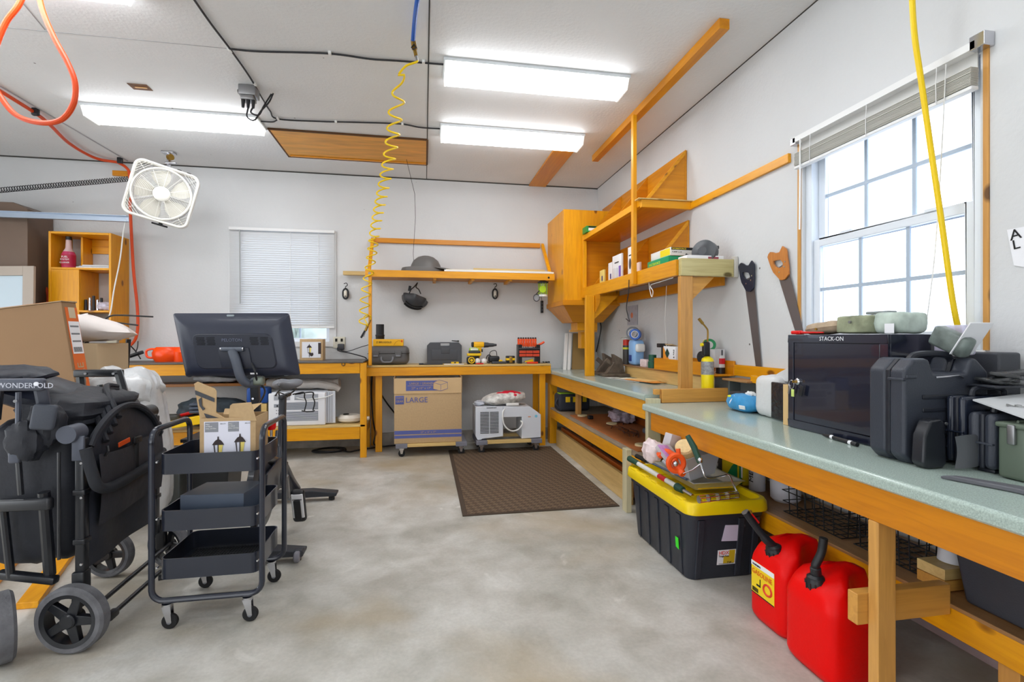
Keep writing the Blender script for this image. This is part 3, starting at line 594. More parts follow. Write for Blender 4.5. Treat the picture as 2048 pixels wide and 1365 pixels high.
# ---- orange hoses at left
OH = mat('orange_hose', (222, 76, 24), .4)
t = thing('orange_hose', 'thick orange hose hanging in a loop at the top left corner', 'hose', tuple(atd(100, 250, 2.6)))
d = 2.6; part(G(OH).tube(spline([atd(x, y, d) for x, y in ((62, -60), (40, 5), (12, 45), (-8, 95), (-18, 150), (2, 195), (35, 232), (85, 246), (125, 238), (148, 205), (150, 165), (135, 125), (108, 75), (85, 20), (72, -40))]), .0135, 10), 'loop', t)
t = thing('orange_hose', 'orange hose clipped along the ceiling, then down beside the cubby shelf', 'hose', (-3.0, 5.8, 1.3))
pp = cpt((-30, 165), (0, 182), (70, 226), (100, 250), (140, 288), (190, 316), (236, 325), z=ZC-.03)
p2 = [aty(252, 335, 5.8), aty(259, 350, 5.8), aty(260, 400, 5.8), aty(262, 450, 5.8), aty(267, 540, 5.8), aty(275, 620, 5.8), aty(274, 668, 5.8), aty(262, 690, 5.78), aty(235, 703, 5.7), aty(200, 708, 5.6)]
part(G(OH).tube(spline(pp), .014, 10), 'ceiling_run', t); part(G(OH).tube(spline([pp[-1]]+p2), .014, 10), 'wall_run', t)
for x, y in ((71, 224), (240, 321)): part(G(BLK).rbox(atz(x, y, ZC-.03), (.05, .03, .06), .008), 'hook', t)
solo(G(OX).box(tuple(aty(227, 342, YB-.002)), tuple(aty(262, 353, YB-.025))), 'wall_block', 'small orange wood block on the back wall behind the box fan', 'block', bevel=.002)
t = thing('orange_hose', 'orange hose coil behind the big cardboard box left of the cubby shelf', 'hose', (-3.85, 5.8, 1.6))
part(G(OH).tube(spline([aty(52, 605, 5.8), aty(53, 588, 5.8), aty(62, 570, 5.8), aty(75, 566, 5.8), aty(88, 572, 5.8), aty(96, 588, 5.8), aty(97, 605, 5.8)]), .016, 10), 'loop', t)
part(G(YEL).rbox(aty(71, 577, 5.85), (.1, .04, .07), .01), 'yellow_block', t)
# white cord in front of the cubby
t = thing('cord', 'thin white cord hanging down in front of the cubby shelf', 'cord', (-3.05, 5.5, 1.4)); part(G(WHT).tube(spline([aty(252, 438, 5.5), aty(246, 470, 5.5), aty(240, 520, 5.5), aty(228, 580, 5.5), aty(221, 625, 5.5), aty(212, 640, 5.5)]), .006), 'cord', t)
# ---- garage door track, spring, door section at far left
t = thing('garage_door_track', 'pale steel garage door track running across at left behind the fan', 'track', (-3.4, 5.45, 2.4))
a, b_ = aty(-60, 419, 5.5), aty(258, 434, 5.5); GALV = mat('galvanised', (176, 188, 204), .35, .6)
part(G(GALV).box((a.x, 5.46, 2.395), (b_.x, 5.50, 2.40)).box((a.x, 5.495, 2.40), (b_.x, 5.50, 2.45)).box((a.x, 5.46, 2.45), (b_.x, 5.50, 2.455)), 'rail', t)
t = thing('garage_door_spring', 'long dark coil spring of the garage door stretched at left', 'spring', (-3.4, 5.5, 2.7))
a, b_ = aty(-60, 386, 5.45), aty(258, 358, 5.45); P = []; n = 62
for i in range(n*8+1):
    u = i/(n*8); th = 2*math.pi*i/8; P.append(a.lerp(b_, u)+V((0, math.cos(th), math.sin(th)))*.024)
part(G(BLK).tube(P, .0036, 5), 'coil', t); part(G(STL).tube([a, b_], .003), 'safety_cable', t)
# ================================================================ things on and around the back benches
def rb(name, par, c, size, r, mt, rt=None, seg=3, label=None, local=False): return part(G(mt).rbox(c, size, r, seg, rt), name, par, label=label, local=local)
ZT, ZM = 1.0, .945      # tops of the tall and the middle bench
# box fan
fc = aty(325, 390, 5.2); ft = thing('box_fan', 'white box fan hung tilted from the ceiling at upper left', 'fan', tuple(fc), 0)
# local frame: fan faces the camera and a little down, rolled clockwise
nrm = (V((0, 0, CH))-fc).normalized(); nrm = (nrm+V((-.15, 0, .16))).normalized()
up = V((0, 0, 1)); xr = up.cross(nrm).normalized(); yr = nrm.cross(xr)
ro = math.radians(-14); xr2 = xr*math.cos(ro)+yr*math.sin(ro); yr2 = nrm.cross(xr2)
MF = Matrix((xr2, yr2, nrm)).transposed().to_4x4()
def fp(g, name, lab=None): g.bm.transform(MF); return part(g, name, ft, local=True, label=lab)
FW = mat('fan_ivory', (232, 230, 222), .4); HW, FD = .262, .045
def rrect(h, r, z, n=6):
    out = []
    for (cx_, cy_, a0) in ((h-r, h-r, 0), (-h+r, h-r, 90), (-h+r, -h+r, 180), (h-r, -h+r, 270)):
        for k in range(n+1): a = math.radians(a0+90*k/n); out.append(V((cx_+r*math.cos(a), cy_+r*math.sin(a), z)))
    return out
g = G(FW); o, i = rrect(HW, .07, 0), rrect(HW-.02, .06, 0)
for z0, z1 in ((-FD, FD),):
    A = [g.bm.verts.new(p+V((0, 0, z0))) for p in o]; B = [g.bm.verts.new(p+V((0, 0, z1))) for p in o]; C2 = [g.bm.verts.new(p+V((0, 0, z1))) for p in i]; D = [g.bm.verts.new(p+V((0, 0, z0))) for p in i]
    n = len(A)
    for k in range(n):
        j = (k+1) % n; g._f([A[k], A[j], B[j], B[k]]); g._f([B[k], B[j], C2[j], C2[k]]); g._f([C2[k], C2[j], D[j], D[k]]); g._f([D[k], D[j], A[j], A[k]])
fp(g, 'housing')
g = G(FW); g.tube(rrect(HW-.006, .066, FD+.004), .010, 8, closed=True)
fp(g, 'front_rim')
g = G(FW); g.tube([V((.237*math.cos(t), .237*math.sin(t), FD+.004)) for t in [2*math.pi*k/48 for k in range(48)]], .009, 8, closed=True); fp(g, 'ring')
def grille(z):
    g = G(FW)
    for k in range(15):
        r = .07+k*.0118; g.tube([V((r*math.cos(t), r*math.sin(t), z-.012*(r/.235)**2+.006)) for t in [2*math.pi*q/40 for q in range(40)]], .0017, 4, closed=True)
    for k in range(12):
        a = 2*math.pi*k/12; g.tube([V((.06*math.cos(a), .06*math.sin(a), z+.006)), V((.237*math.cos(a), .237*math.sin(a), z-.004))], .002, 4)
    for sx in (1, -1):
        for sy in (1, -1):
            for k in range(1, 6):
                c = .345+k*.026   # diagonal bars in the corners
                g.tube([V((sx*(HW-.02), sy*(c-HW+.02), z)), V((sx*(c-HW+.02), sy*(HW-.02), z))], .0019, 4) if c-HW+.02 < HW-.02 else None
            g.tube([V((sx*.17, sy*.17, z)), V((sx*.24, sy*.24, z))], .0022, 4)
    return g
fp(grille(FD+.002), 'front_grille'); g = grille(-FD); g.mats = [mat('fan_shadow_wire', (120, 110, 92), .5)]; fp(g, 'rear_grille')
fp(G(FW).lathe([(0, .022), (.05, .022), (.066, .012), (.07, 0), (.07, -.01), (0, -.01)], (0, 0, FD), n=28), 'hub_cap')
fp(G(FW).cyl((0, 0, -.03), (0, 0, .03), .06, n=24), 'rotor_hub')
for k in range(5):
    a0 = 2*math.pi*k/5+.5
    def bl(u, v, a0=a0):
        r = .05+.175*u; w = (v-.5)*(.35+.55*(1-abs(u-.55)))*1.1+.12*u; a = a0+w; return V((r*math.cos(a), r*math.sin(a), -.028*(v-.5)*2*(1-.3*u)))
    g = G(mat('fan_blade', (206, 202, 190), .45)); g.grid(bl, 8, 6); bmesh.ops.solidify(g.bm, geom=g.bm.faces[:], thickness=.003); fp(g, 'blade')
fp(G(BLK).rbox((.04, -HW-.02, -.02), (.13, .016, .02), .004).rbox((.05, -HW-.012, 0), (.03, .02, .04), .004), 'foot')
for x in (.15, .07): fp(G(DGR).cyl((x, HW, -.02), (x, HW+.02, -.02), .018), 'control_knob')
a = atz(338, 304, ZC); tt = thing('fan_bracket', 'metal strut bracket on the ceiling holding up the box fan', 'bracket', tuple(a))
top = fc+(MF.to_3x3() @ V((.0, HW-.02, -.08)))
part(G(CHR).rbox(a-V((0, 0, .012)), (.11, .09, .02), .004), 'plate', tt); part(G(CHR).tube([a-V((0, 0, .02)), V((a.x, a.y, a.z-.22)), top+V((0, .0, .02))], .02, 6), 'strut', tt); part(G(BRS).cyl(a+V((.02, -.04, -.07)), a+V((.05, -.06, -.07)), .03), 'pulley', tt); part(G(CHR).rbox(a+V((.03, -.03, -.12)), (.1, .03, .02), .005), 'clamp', tt)
# bottle in the cubby, flat bars, tools
t = thing('bottle', 'red fuel additive bottle with pink neck on the cubby shelf', 'bottle', (-3.53, 5.68, 1.946)); c = (-3.53, 5.68, 1.946)
part(G(mat('pink_fluid', (190, 60, 100), .25)).lathe([(0, 0), (.052, 0), (.056, .01), (.056, .14), (.045, .165), (0, .165)], c), 'body', t); part(G(mat('cloudy_neck', (206, 176, 176), .3)).lathe([(.045, .165), (.026, .2), (.022, .29), (0, .29)], c), 'neck', t)
part(G(BLK).lathe([(0, .285), (.025, .285), (.025, .318), (0, .318)], c), 'cap', t); part(G(mat('magenta_label', (176, 20, 62), .4)).lathe([(.0575, .02), (.0575, .135)], c), 'label', t)
for k, (s_, z) in enumerate((('FUEL', .10), ('SYSTEM', .075), ('CLEANER', .045))): txt(t, s_, .026-.003*k, (-3.53, 5.6215, 1.946+z), (1, 0, 0), (0, 0, 1), WIN, al='CENTER')
for k in range(3): solo(G(STL if k % 2 else WHT).box((-3.43+.01*k, 5.62+.03*k, 1.946+.014*k), (-3.13-.005*k, 5.66+.04*k, 1.958+.014*k)), 'flat_bar', 'flat metal bar lying on the upper shelf of the cubby', 'bar', 'flat bars on the cubby shelf')
t = thing('socket_set', 'small chrome tools standing on the lower cubby shelf', 'tools', (-3.3, 5.7, 1.521))
for k in range(5): part(G(CHR if k % 2 else BLK).cyl((-3.365+.035*k, 5.66, 1.521), (-3.372+.035*k, 5.67, 1.63+.02*(k % 3)), .014, .012), 'tool', t)
solo(G(mat('clear_bag', (196, 190, 204), .25, nz=(30, .3))).pillow((-3.19, 5.68, 1.566), (.15, .12, .09), bumps=.05, seed=4), 'plastic_bag', 'crumpled clear parts bag at the right end of the lower cubby shelf', 'bag')
# antenna / wires
t = thing('tablet_arm', 'thin black forked arm sticking up behind the white pillow', 'arm', (-2.4, 4.05, 1.21))
part(G(BLK).tube(spline([(-2.42, 4.06, 1.208), aty(205, 645, 4.05), aty(220, 633, 4.05), aty(243, 631, 4.05), aty(306, 634, 4.05)]), .006), 'upper_rod', t); part(G(BLK).tube([(-2.42, 4.06, 1.30), aty(211, 643, 4.05), aty(276, 651, 4.05)], .006), 'lower_rod', t)
t = thing('power_strip', 'black cables and plug lying on the left end of the tall bench', 'cable', (-2.9, 5.6, ZT))
part(G(BLK).tube(spline([aty(205, 703, 5.6), aty(215, 702, 5.6), aty(225, 714, 5.55), aty(240, 716, 5.5), aty(262, 712, 5.55), aty(284, 704, 5.6)]), .008), 'cord', t); part(G(BLK).tube(spline([aty(262, 693, 5.75), aty(272, 704, 5.7), aty(281, 718, 5.6)]), .006), 'lead', t); part(G(CAB).tube(spline([aty(276, 683, 5.75), aty(275, 695, 5.72), aty(271, 706, 5.7)]), .005), 'lead', t)
part(G(BLK).rbox(aty(272, 711, 5.6)+V((0, 0, .01)), (.14, .035, .035), .008, 2, rot(0, -.35, 0)), 'strip', t)
part(G(BLK).rbox((-3.36, 5.57, 1.19), (.14, .05, .14), .02), 'black_adapter', t)
# small lantern box + outlet
def lantern(par, o, xd, h, mt=None):
    """printed wall lantern: roof, glass panes, arm and back plate, drawn flat on a label"""
    o, x, u = V(o), V(xd).normalized(), V((0, 0, 1)); nn = x.cross(u)*1
    P = lambda a, b: o+x*(a*h)+u*(b*h)+nn*.0008
    DK, YG = mat('print_dark', (52, 40, 42), .6), mat('print_glow', (226, 206, 110), .6)
    def poly(pts, m_): return part(G(m_).prism([P(*p) for p in pts], nn*.0006), 'printed_lantern', par)
    poly([(-.22, .62), (.22, .62), (.16, .72), (.10, .80), (.03, .84), (.02, .95), (-.02, .95), (-.03, .84), (-.10, .80), (-.16, .72)], DK)
    poly([(-.17, .62), (-.13, .62), (-.09, .18), (-.12, .18)], DK); poly([(.01, .62), (.17, .62), (.11, .2), (.01, .2)], YG); poly([(-.02, .62), (.02, .62), (.02, .18), (-.02, .18)], DK); poly([(-.14, .21), (.14, .21), (.10, .14), (-.10, .14)], DK)
    poly([(.02, .14), (.30, .20), (.34, .05), (.28, -.08), (.16, -.12), (.06, -.06)], DK); poly([(-.03, .14), (.03, .14), (.02, -.2), (-.02, -.2)], DK)
t = thing('lantern_box', 'small cardboard box with a lantern picture on the tall bench by the window', 'box', (-1.18, 5.62, ZT))
rb('carton', t, (-1.19, 5.65, ZT+.115), (.235, .14, .23), .003, CARD); part(G(mat('label_white', (226, 226, 232), .5)).box((-1.285, 5.578, ZT+.03), (-1.095, 5.5795, ZT+.2)), 'label', t)
lantern(t, (-1.21, 5.578, ZT+.06), (1, 0, 0), .125); rb('side_stripe', t, (-1.105, 5.5785, ZT+.13), (.03, .002, .12), 0, mat('print_dark', (52, 40, 42), .6))
t = thing('wall_outlet', 'ivory outlet with a dark adapter on the wall right of the window', 'outlet', (-.96, 5.85, 1.12)); rb('plate', t, (-.955, 5.89, 1.19), (.13, .015, .13), .004, mat('outlet_ivory', (210, 206, 190), .4))
for x in (-.985, -.925): part(G(DGR).box((x-.012, 5.879, 1.2), (x+.012, 5.8822, 1.235)), 'socket', t)
rb('adapter', t, (-.93, 5.86, 1.14), (.07, .05, .07), .01, CHA); part(G(BLK).tube(spline([(-.965, 5.87, 1.14), (-.95, 5.8, 1.10), (-.8, 5.72, 1.07), (-.66, 5.7, 1.03), (-.63, 5.7, 1.008)]), .006), 'cord', t); part(G(BLK).tube(spline([(-.93, 5.86, 1.10), (-.85, 5.8, 1.09), (-.7, 5.8, 1.14), (-.60, 5.8, 1.17)]), .004), 'thin_cord', t)
# orange pot shape
t = thing('watering_can', 'glossy orange plastic watering can on the tall bench behind the screen', 'watering can', (-2.25, 5.6, ZT)); c = aty(333, 708, 5.6); OG = mat('vivid_orange', (255, 78, 10), .3)
part(G(OG).lathe([(0, 0), (.10, 0), (.125, .04), (.13, .09), (.11, .13), (.09, .15), (0, .15)], (c.x, 5.6, ZT), sq=.8), 'body', t); part(G(OG).lathe([(0, 0), (.07, 0), (.08, .1), (.05, .15), (0, .15)], (c.x+.14, 5.6, ZT)), 'spout_end', t)
part(G(OG).tube(spline([(c.x-.1, 5.58, ZT+.04), (c.x-.16, 5.57, ZT+.05), (c.x-.17, 5.57, ZT+.11), (c.x-.12, 5.57, ZT+.13), (c.x-.05, 5.58, ZT+.12)]), .011), 'handle', t)
# hanging work lights
for k, (x, y, l) in enumerate(((691, 588, 'left of the wall shelf'), (990, 588, 'under the right half of the wall shelf'))):
    c = aty(x, y, 5.87); t = thing('work_light', 'small black caged work light on a hook '+l, 'work light', tuple(c-V((0, 0, .08))), 0)
    ring = [c+V((.028*math.cos(a), 0, .045*math.sin(a)+(.012 if math.sin(a) > 0 else -.012))) for a in [2*math.pi*q/24 for q in range(24)]]
    part(G(BLK).tube(ring, .010, 8, closed=True), 'frame', t); part(G(mat('lens', (226, 220, 206), .2)).rbox(c+V((0, -.004, 0)), (.036, .02, .07), .009), 'lens', t); part(G(BLK).cyl(c-V((.0, .015, .028)), c-V((0, .022, .028)), .006), 'switch', t)
    part(G(BLK).tube(spline([c+V((0, 0, .055)), c+V((0, 0, .08)), c+V((.02, 0, .098)), c+V((.01, 0, .122)), c+V((-.018, 0, .115))]), .0045), 'hook', t)
# bicycle helmet
c = aty(830, 597, 5.8); t = thing('bicycle_helmet', 'black bicycle helmet hanging by its straps under the wall shelf', 'helmet', tuple(c))
Rh = rot(-.3, .3, .2); HB = mat('helmet_black', (58, 60, 64), .35)
def hel(u, v):
    th = 2*math.pi*u; la = math.pi/2*v*.94; k = 1+.06*math.cos(7*th)*(1-v)
    return c+Rh @ V((.15*k*math.cos(la)*math.cos(th), .115*k*math.cos(la)*math.sin(th), -.125*math.sin(la)))
g = G(HB); g.grid(hel, 42, 10, wrap=True); bmesh.ops.solidify(g.bm, geom=g.bm.faces[:], thickness=.014); part(g, 'shell', t)
for a in (-1, 0, 1): part(G(mat('vent_black', (14, 14, 16), .8)).tube([c+Rh @ V((-.10+.2*q/6, a*.04, -.131*math.sqrt(max(0, 1-((-.10+.2*q/6)/.15)**2))*(1-.1*abs(a)))) for q in range(7)], .008, 6), 'vent', t)
for dx in (-.06, .06): part(G(BLK).tube(spline([c+V((dx*1.1, -.02, .05)), c+V((dx*.7, -.03, .10)), c+V((dx*.2, 0, .13)), aty(835, 566, 5.85)]), .006), 'strap', t)
part(G(BLK).rbox(c+V((-.06, -.03, .11)), (.03, .012, .06), .004, 2, rot(0, .2, 0)), 'buckle', t)
# bug zapper lantern, magnifier, thermometer bar
c = aty(1086, 580, 5.6); LG = mat('lime_green', (176, 220, 40), .4)
t = thing('bug_zapper', 'lime green cage lantern hanging under the right end of the wall shelf', 'lantern', tuple(c-V((0, 0, .1))))
part(G(CHA).lathe([(0, .075), (.06, .075), (.065, .09), (.03, .105), (0, .105)], c), 'cap', t); part(G(mat('pale_core', (206, 226, 170), .4)).cyl(c-V((0, 0, .05)), c+V((0, 0, .07)), .028), 'core', t); part(G(WHT).lathe([(0, -.085), (.05, -.08), (.05, -.055), (0, -.05)], c), 'tray', t)
for k in range(10): a = 2*math.pi*k/10; part(G(LG).tube([c+V((.052*math.cos(a), .052*math.sin(a), -.055)), c+V((.052*math.cos(a), .052*math.sin(a), .078))], .0045, 5), 'cage_bar', t)
part(G(LG).cyl(c+V((-.02, -.06, .0)), c+V((-.02, -.07, .0)), .04), 'side_cover', t)
t = thing('magnifier', 'round grey hand lens hanging left of the lime green lantern', 'magnifier', tuple(aty(1073, 596, 5.6)-V((0, 0, .05)))); c = aty(1073, 596, 5.6)
part(G(CHA).tube([c+V((.035*math.cos(a), 0, .04*math.sin(a))) for a in [2*math.pi*q/20 for q in range(20)]], .005, 6, closed=True), 'rim', t); part(G(mat('lens_grey', (150, 152, 156), .2)).cyl(c+V((0, -.002, 0)), c+V((0, .002, 0)), .034, n=20), 'lens', t); part(G(CHA).tube([c+V((-.005, 0, .04)), c+V((.04, 0, .09))], .006), 'handle', t)
t = thing('remote', 'narrow black remote hanging below the lime green lantern', 'remote', tuple(aty(1084, 628, 5.85))); c = aty(1084, 614, 5.85)
rb('body', t, c, (.034, .02, .15), .006, BLK)
for dz in (.04, 0, -.04): part(G(mat('dim_grey', (90, 90, 94), .5)).cyl(c+V((0, -.012, dz)), c+V((0, -.009, dz)), .007), 'button', t)
part(G(BLK).tube([c+V((0, 0, .075)), aty(1082, 590, 5.75)], .003), 'cord', t)
# lid-like grey shade and strips on the wall shelf
c = V((.02, 5.68, 1.936)); t = thing('trash_can_lid', 'dark grey domed lid lying on the wall shelf under a wire', 'lid', tuple(c)); LD = mat('dull_grey_plastic', (104, 102, 100), .5)
part(G(LD).lathe([(.175, .05), (.165, .10), (.14, .15), (.09, .19), (.045, .205), (0, .208)], c+V((.0, 0, .03)), n=32), 'dome', t)
part(G(LD).lathe([(0, .02), (.2, .0), (.235, .0), (.25, .05), (.235, .09), (.17, .10), (0, .10)], c+V((-.03, 0, .005)), n=40, sq=.75), 'rim', t)
part(G(LD).prism([(c.x+.1, 5.52, 2.025), (c.x+.42, 5.56, 1.985), (c.x+.42, 5.62, 1.985), (c.x+.1, 5.80, 2.025)], (0, 0, .012)), 'visor', t)
for k, (x0, x1, y, m_, z) in enumerate(((.22, 1.46, 5.458, WHT, 1.977), (.24, 1.44, 5.50, mat('beige_strip', (220, 208, 180), .5), 1.937), (.55, 1.38, 5.55, LX, 1.937))):
    solo(G(m_).box((x0, y, z), (x1, y+.032, z+(.018, .07, .095)[k])), ('curtain_rail', 'trim_strip', 'wood_strip')[k], ('white slotted rail at the front edge of the wall shelf', 'beige trim strip lying on the wall shelf behind the white rail', 'pale wood strip at the back of the strips on the wall shelf')[k], 'strip')
# ---- on the middle bench
t = thing('tool_case', 'rounded grey tool case with front handle behind the wooden post', 'tool case', (-.38, 5.66, ZM)); TC = mat('case_grey', (92, 90, 90), .45, bump=(200, .1))
rb('shell', t, (-.385, 5.69, ZM+.105), (.44, .24, .205), .055, TC, seg=5)
part(G(DGR).rbox((-.385, 5.69, ZM+.125), (.444, .244, .006), .001), 'seam', t)
for x in (-.52, -.28): rb('latch', t, (x, 5.566, ZM+.12), (.07, .02, .065), .005, TC); rb('latch_clip', t, (x, 5.556, ZM+.10), (.05, .012, .02), .003, GRY)
part(G(GRY).tube(spline([(-.46, 5.565, ZM+.09), (-.46, 5.55, ZM+.06), (-.44, 5.545, ZM+.035), (-.40, 5.545, ZM+.032), (-.36, 5.545, ZM+.035), (-.34, 5.55, ZM+.06), (-.34, 5.565, ZM+.09)]), .010), 'handle', t)
t = thing('yellow_box', 'flat yellow cardboard box with black script lying on the grey tool case', 'box', (-.4, 5.68, ZM+.208)); rb('carton', t, (-.39, 5.69, ZM+.246), (.325, .16, .075), .002, mat('yellow_carton', (240, 180, 20), .5))
txt(t, 'Z BRUGOLD', .03, (-.52, 5.609, ZM+.24), (1, 0, 0), (0, 0, 1), INK); part(G(mat('red_print', (220, 70, 20), .5)).box((-.25, 5.607, ZM+.25), (-.235, 5.6095, ZM+.272)), 'red_mark', t)
part(G(mat('brown_print', (170, 100, 20), .5)).tube([(-.33, 5.609, ZM+.215), (-.31, 5.609, ZM+.25), (-.28, 5.609, ZM+.268), (-.25, 5.609, ZM+.262)], .002, 5), 'printed_swirl', t)
c = V((-.485, 5.69, ZM+.285)); t = thing('canister', 'black plastic cylinder standing on the yellow box', 'canister', tuple(c)); part(G(BLK).lathe([(0, 0), (.045, 0), (.048, .005), (.048, .045), (.044, .05), (.044, .165), (0, .165)], c), 'body', t); part(G(BLK).lathe([(.0485, .03), (.051, .035), (.051, .045), (.0485, .05)], c), 'collar', t)
t = thing('drill_case', 'flat dark grey tool case standing upright against the wall on the middle bench', 'tool case', (.23, 5.84, ZM)); x0, x1, z1 = .035, .435, ZM+.245
DC = mat('drill_case_grey', (74, 76, 82), .45, bump=(200, .1)); g = G(DC); cc = .035; y0 = 5.78
g.prism([(x0, y0, ZM), (x1, y0, ZM), (x1, y0, z1-cc), (x1-cc, y0, z1), (x1-.14, y0, z1), (x1-.14, y0, z1-.04), (x0+.155, y0, z1-.04), (x0+.155, y0, z1), (x0+cc, y0, z1), (x0, y0, z1-cc)], (0, .085, 0)); part(g, 'shell', t, bevel=.006)
rb('handle', t, (.245, 5.80, z1-.004), (.13, .03, .012), .004, DC); rb('front_panel', t, (.235, 5.778, ZM+.10), (.30, .008, .12), .003, DC); rb('clasp', t, (.245, 5.774, ZM+.15), (.10, .012, .07), .004, DC)
solo(G(DGR).cyl((.325, 5.897, 1.21), (.40, 5.89, 1.205), .004).rbox((.40, 5.88, 1.205), (.02, .02, .014), .004), 'tape_strip', 'small light rod stuck to the wall above the dark case', 'rod')
solo(G(BLK).rbox((-.03, 5.52, ZM+.010), (.05, .03, .018), .004).m(CHA).rbox((.10, 5.52, ZM+.008), (.21, .028, .015), .004), 'hand_tool', 'slim dark tool lying at the front edge before the dark case', 'tool')
solo(G(PAP).rbox((.33, 5.53, ZM+.004), (.22, .06, .006), .001), 'paper_sheet', 'white paper strip at the front edge of the middle bench', 'paper')
t = thing('level', 'small yellow torpedo level on the middle bench', 'level', (.345, 5.6, ZM)); rb('body', t, (.345, 5.60, ZM+.014), (.085, .02, .026), .003, YEL); part(G(BLK).box((.335, 5.588, ZM+.012), (.355, 5.5895, ZM+.024)), 'vial', t)
# yellow work radio / light, tape measure
t = thing('tape_measure', 'large round yellow and black tape measure on the middle bench', 'tape measure', (.53, 5.55, ZM)); c = V((.525, 5.56, ZM+.045))
rb('case', t, c+V((0, .02, -.002)), (.10, .05, .086), .02, BLK); part(G(YEL).tube([c+V((.004+.032*math.cos(a), -.008, .032*math.sin(a))) for a in [2*math.pi*q/24 for q in range(24)]], .006, 6, closed=True), 'ring', t)
part(G(YEL).cyl(c+V((.004, -.006, 0)), c+V((.004, -.010, 0)), .017), 'hub', t)
t = thing('laser_level', 'yellow and black battery tool behind the tape measure', 'power tool', (.57, 5.7, ZM)); rb('base', t, (.575, 5.70, ZM+.06), (.10, .09, .12), .01, BLK); rb('yellow_band', t, (.57, 5.69, ZM+.105), (.16, .10, .03), .006, YEL); rb('dark_deck', t, (.575, 5.69, ZM+.135), (.13, .09, .028), .006, CHA)
rb('lime_light', t, (.57, 5.68, ZM+.165), (.11, .06, .03), .006, LG); rb('white_lens', t, (.57, 5.648, ZM+.165), (.085, .01, .02), .002, WHT)
for k, x in enumerate((.60, .675)):
    solo(G(mat('golf_white', (226, 226, 226), .5)).ball((x, 5.58, ZM+.033), .034, 20), 'white_ball', 'white ball on the middle bench, '+('the one beside the tape measure' if k == 0 else 'the one nearer the drill charger'), 'ball')
solo(G(RED).cyl((.575, 5.52, ZM+.008), (.66, 5.52, ZM+.008), .007), 'red_pen', 'small red pen at the bench edge in front of the white balls', 'pen')
# cordless drill standing
DY = mat('drill_yellow', (246, 184, 12), .4); t = thing('cordless_drill', 'yellow and black cordless drill standing upright on the middle bench', 'drill', (.68, 5.70, ZM)); y = 5.70
part(G(DY).rbox((.625, y, 1.165), (.13, .07, .065), .018), 'motor_body', t); part(G(BLK).rbox((.555, y, 1.165), (.03, .068, .06), .014), 'rear_cap', t)
part(G(CHA).cyl((.685, y, 1.16), (.74, y, 1.16), .032, .028).cyl((.74, y, 1.16), (.80, y, 1.16), .024, .02).cyl((.80, y, 1.16), (.835, y, 1.16), .017, .012), 'chuck', t)
part(G(DY).prism([(.60, y-.022, 1.14), (.66, y-.022, 1.14), (.65, y-.022, 1.05), (.625, y-.022, .985), (.575, y-.022, .985), (.595, y-.022, 1.05)], (0, .044, 0)), 'handle', t, bevel=.006)
part(G(BLK).prism([(.602, y-.024, 1.10), (.632, y-.024, 1.10), (.615, y-.024, .99), (.585, y-.024, .99)], (0, .048, 0)), 'grip', t, bevel=.004); rb('trigger', t, (.665, y, 1.095), (.015, .02, .035), .004, BLK)
rb('battery', t, (.60, y, .966), (.10, .065, .042), .008, BLK)
t = thing('battery_charger', 'black battery charger with looped cord between drill and battery', 'charger', (.80, 5.68, ZM)); rb('body', t, (.80, 5.70, ZM+.05), (.13, .11, .075), .02, BLK); rb('foot', t, (.85, 5.61, ZM+.014), (.17, .05, .026), .008, CHA); rb('yellow_tip', t, (.87, 5.62, ZM+.035), (.04, .03, .02), .005, YEL)
part(G(BLK).tube(spline([(.75, 5.70, ZM+.08), (.76, 5.70, ZM+.13), (.80, 5.70, ZM+.15), (.83, 5.70, ZM+.14), (.84, 5.70, ZM+.09)]), .004), 'cord', t); part(G(BLK).tube([(.74+.03*math.cos(a), 5.66, ZM+.055+.045*math.sin(a)) for a in [2*math.pi*q/20 for q in range(20)]], .006, 6, closed=True), 'cord_loop', t)
t = thing('battery_pack', 'yellow and black battery pack left of the screwdriver rack', 'battery', (.99, 5.66, ZM)); rb('pack', t, (.99, 5.66, ZM+.045), (.10, .08, .088), .008, BLK); rb('yellow_shell', t, (.99, 5.658, ZM+.05), (.104, .078, .03), .005, YEL); rb('slot', t, (.99, 5.615, ZM+.045), (.035, .01, .07), .003, BRS)
# screwdriver rack
t = thing('screwdriver_rack', 'black rack with red drawers full of orange handled screwdrivers', 'tool rack', (1.2, 5.66, ZM)); RD = mat('drawer_red', (208, 72, 44), .45)
x0, x1 = 1.075, 1.335
for x in (x0, x1-.045): part(G(BLK).prism([(x, 5.60, ZM), (x+.045, 5.60, ZM), (x+.045, 5.60, ZM+.22), (x, 5.60, ZM+.22)], (0, .12, 0)), 'end_panel', t, bevel=.003)
part(G(BLK).box((x0+.046, 5.605, ZM+.07), (x1-.046, 5.72, ZM+.165)), 'case', t, bevel=.002)
for r in range(2):
    for k in range(3): part(G(RD).box((x0+.012+k*.08, 5.588, ZM+.082+r*.038), (x0+.088+k*.08, 5.604, ZM+.112+r*.038)), 'drawer', t, bevel=.002)
rb('tray', t, (1.205, 5.65, ZM+.175), (.25, .12, .014), .003, CHA)
OS = mat('driver_orange', (240, 82, 20), .4)
for k in range(8):
    x = x0+.02+k*.029
    d = thing('screwdriver', 'orange handled screwdriver standing in the black rack', 'screwdriver', (x, 5.69, ZM+.183), 0, 'screwdrivers in the back row of the rack')
    part(G(STL).cyl((x, 5.69, ZM+.183), (x, 5.69, ZM+.22), .004), 'shank', d); part(G(OS).lathe([(0, .03), (.011, .03), (.0145, .045), (.012, .065), (.0145, .09), (.012, .105), (0, .105)], (x, 5.69, ZM+.183), n=10), 'handle', d); part(G(BLK).lathe([(.010, .1), (.0125, .105), (.0115, .118), (0, .122)], (x, 5.69, ZM+.183), n=10), 'cap', d)
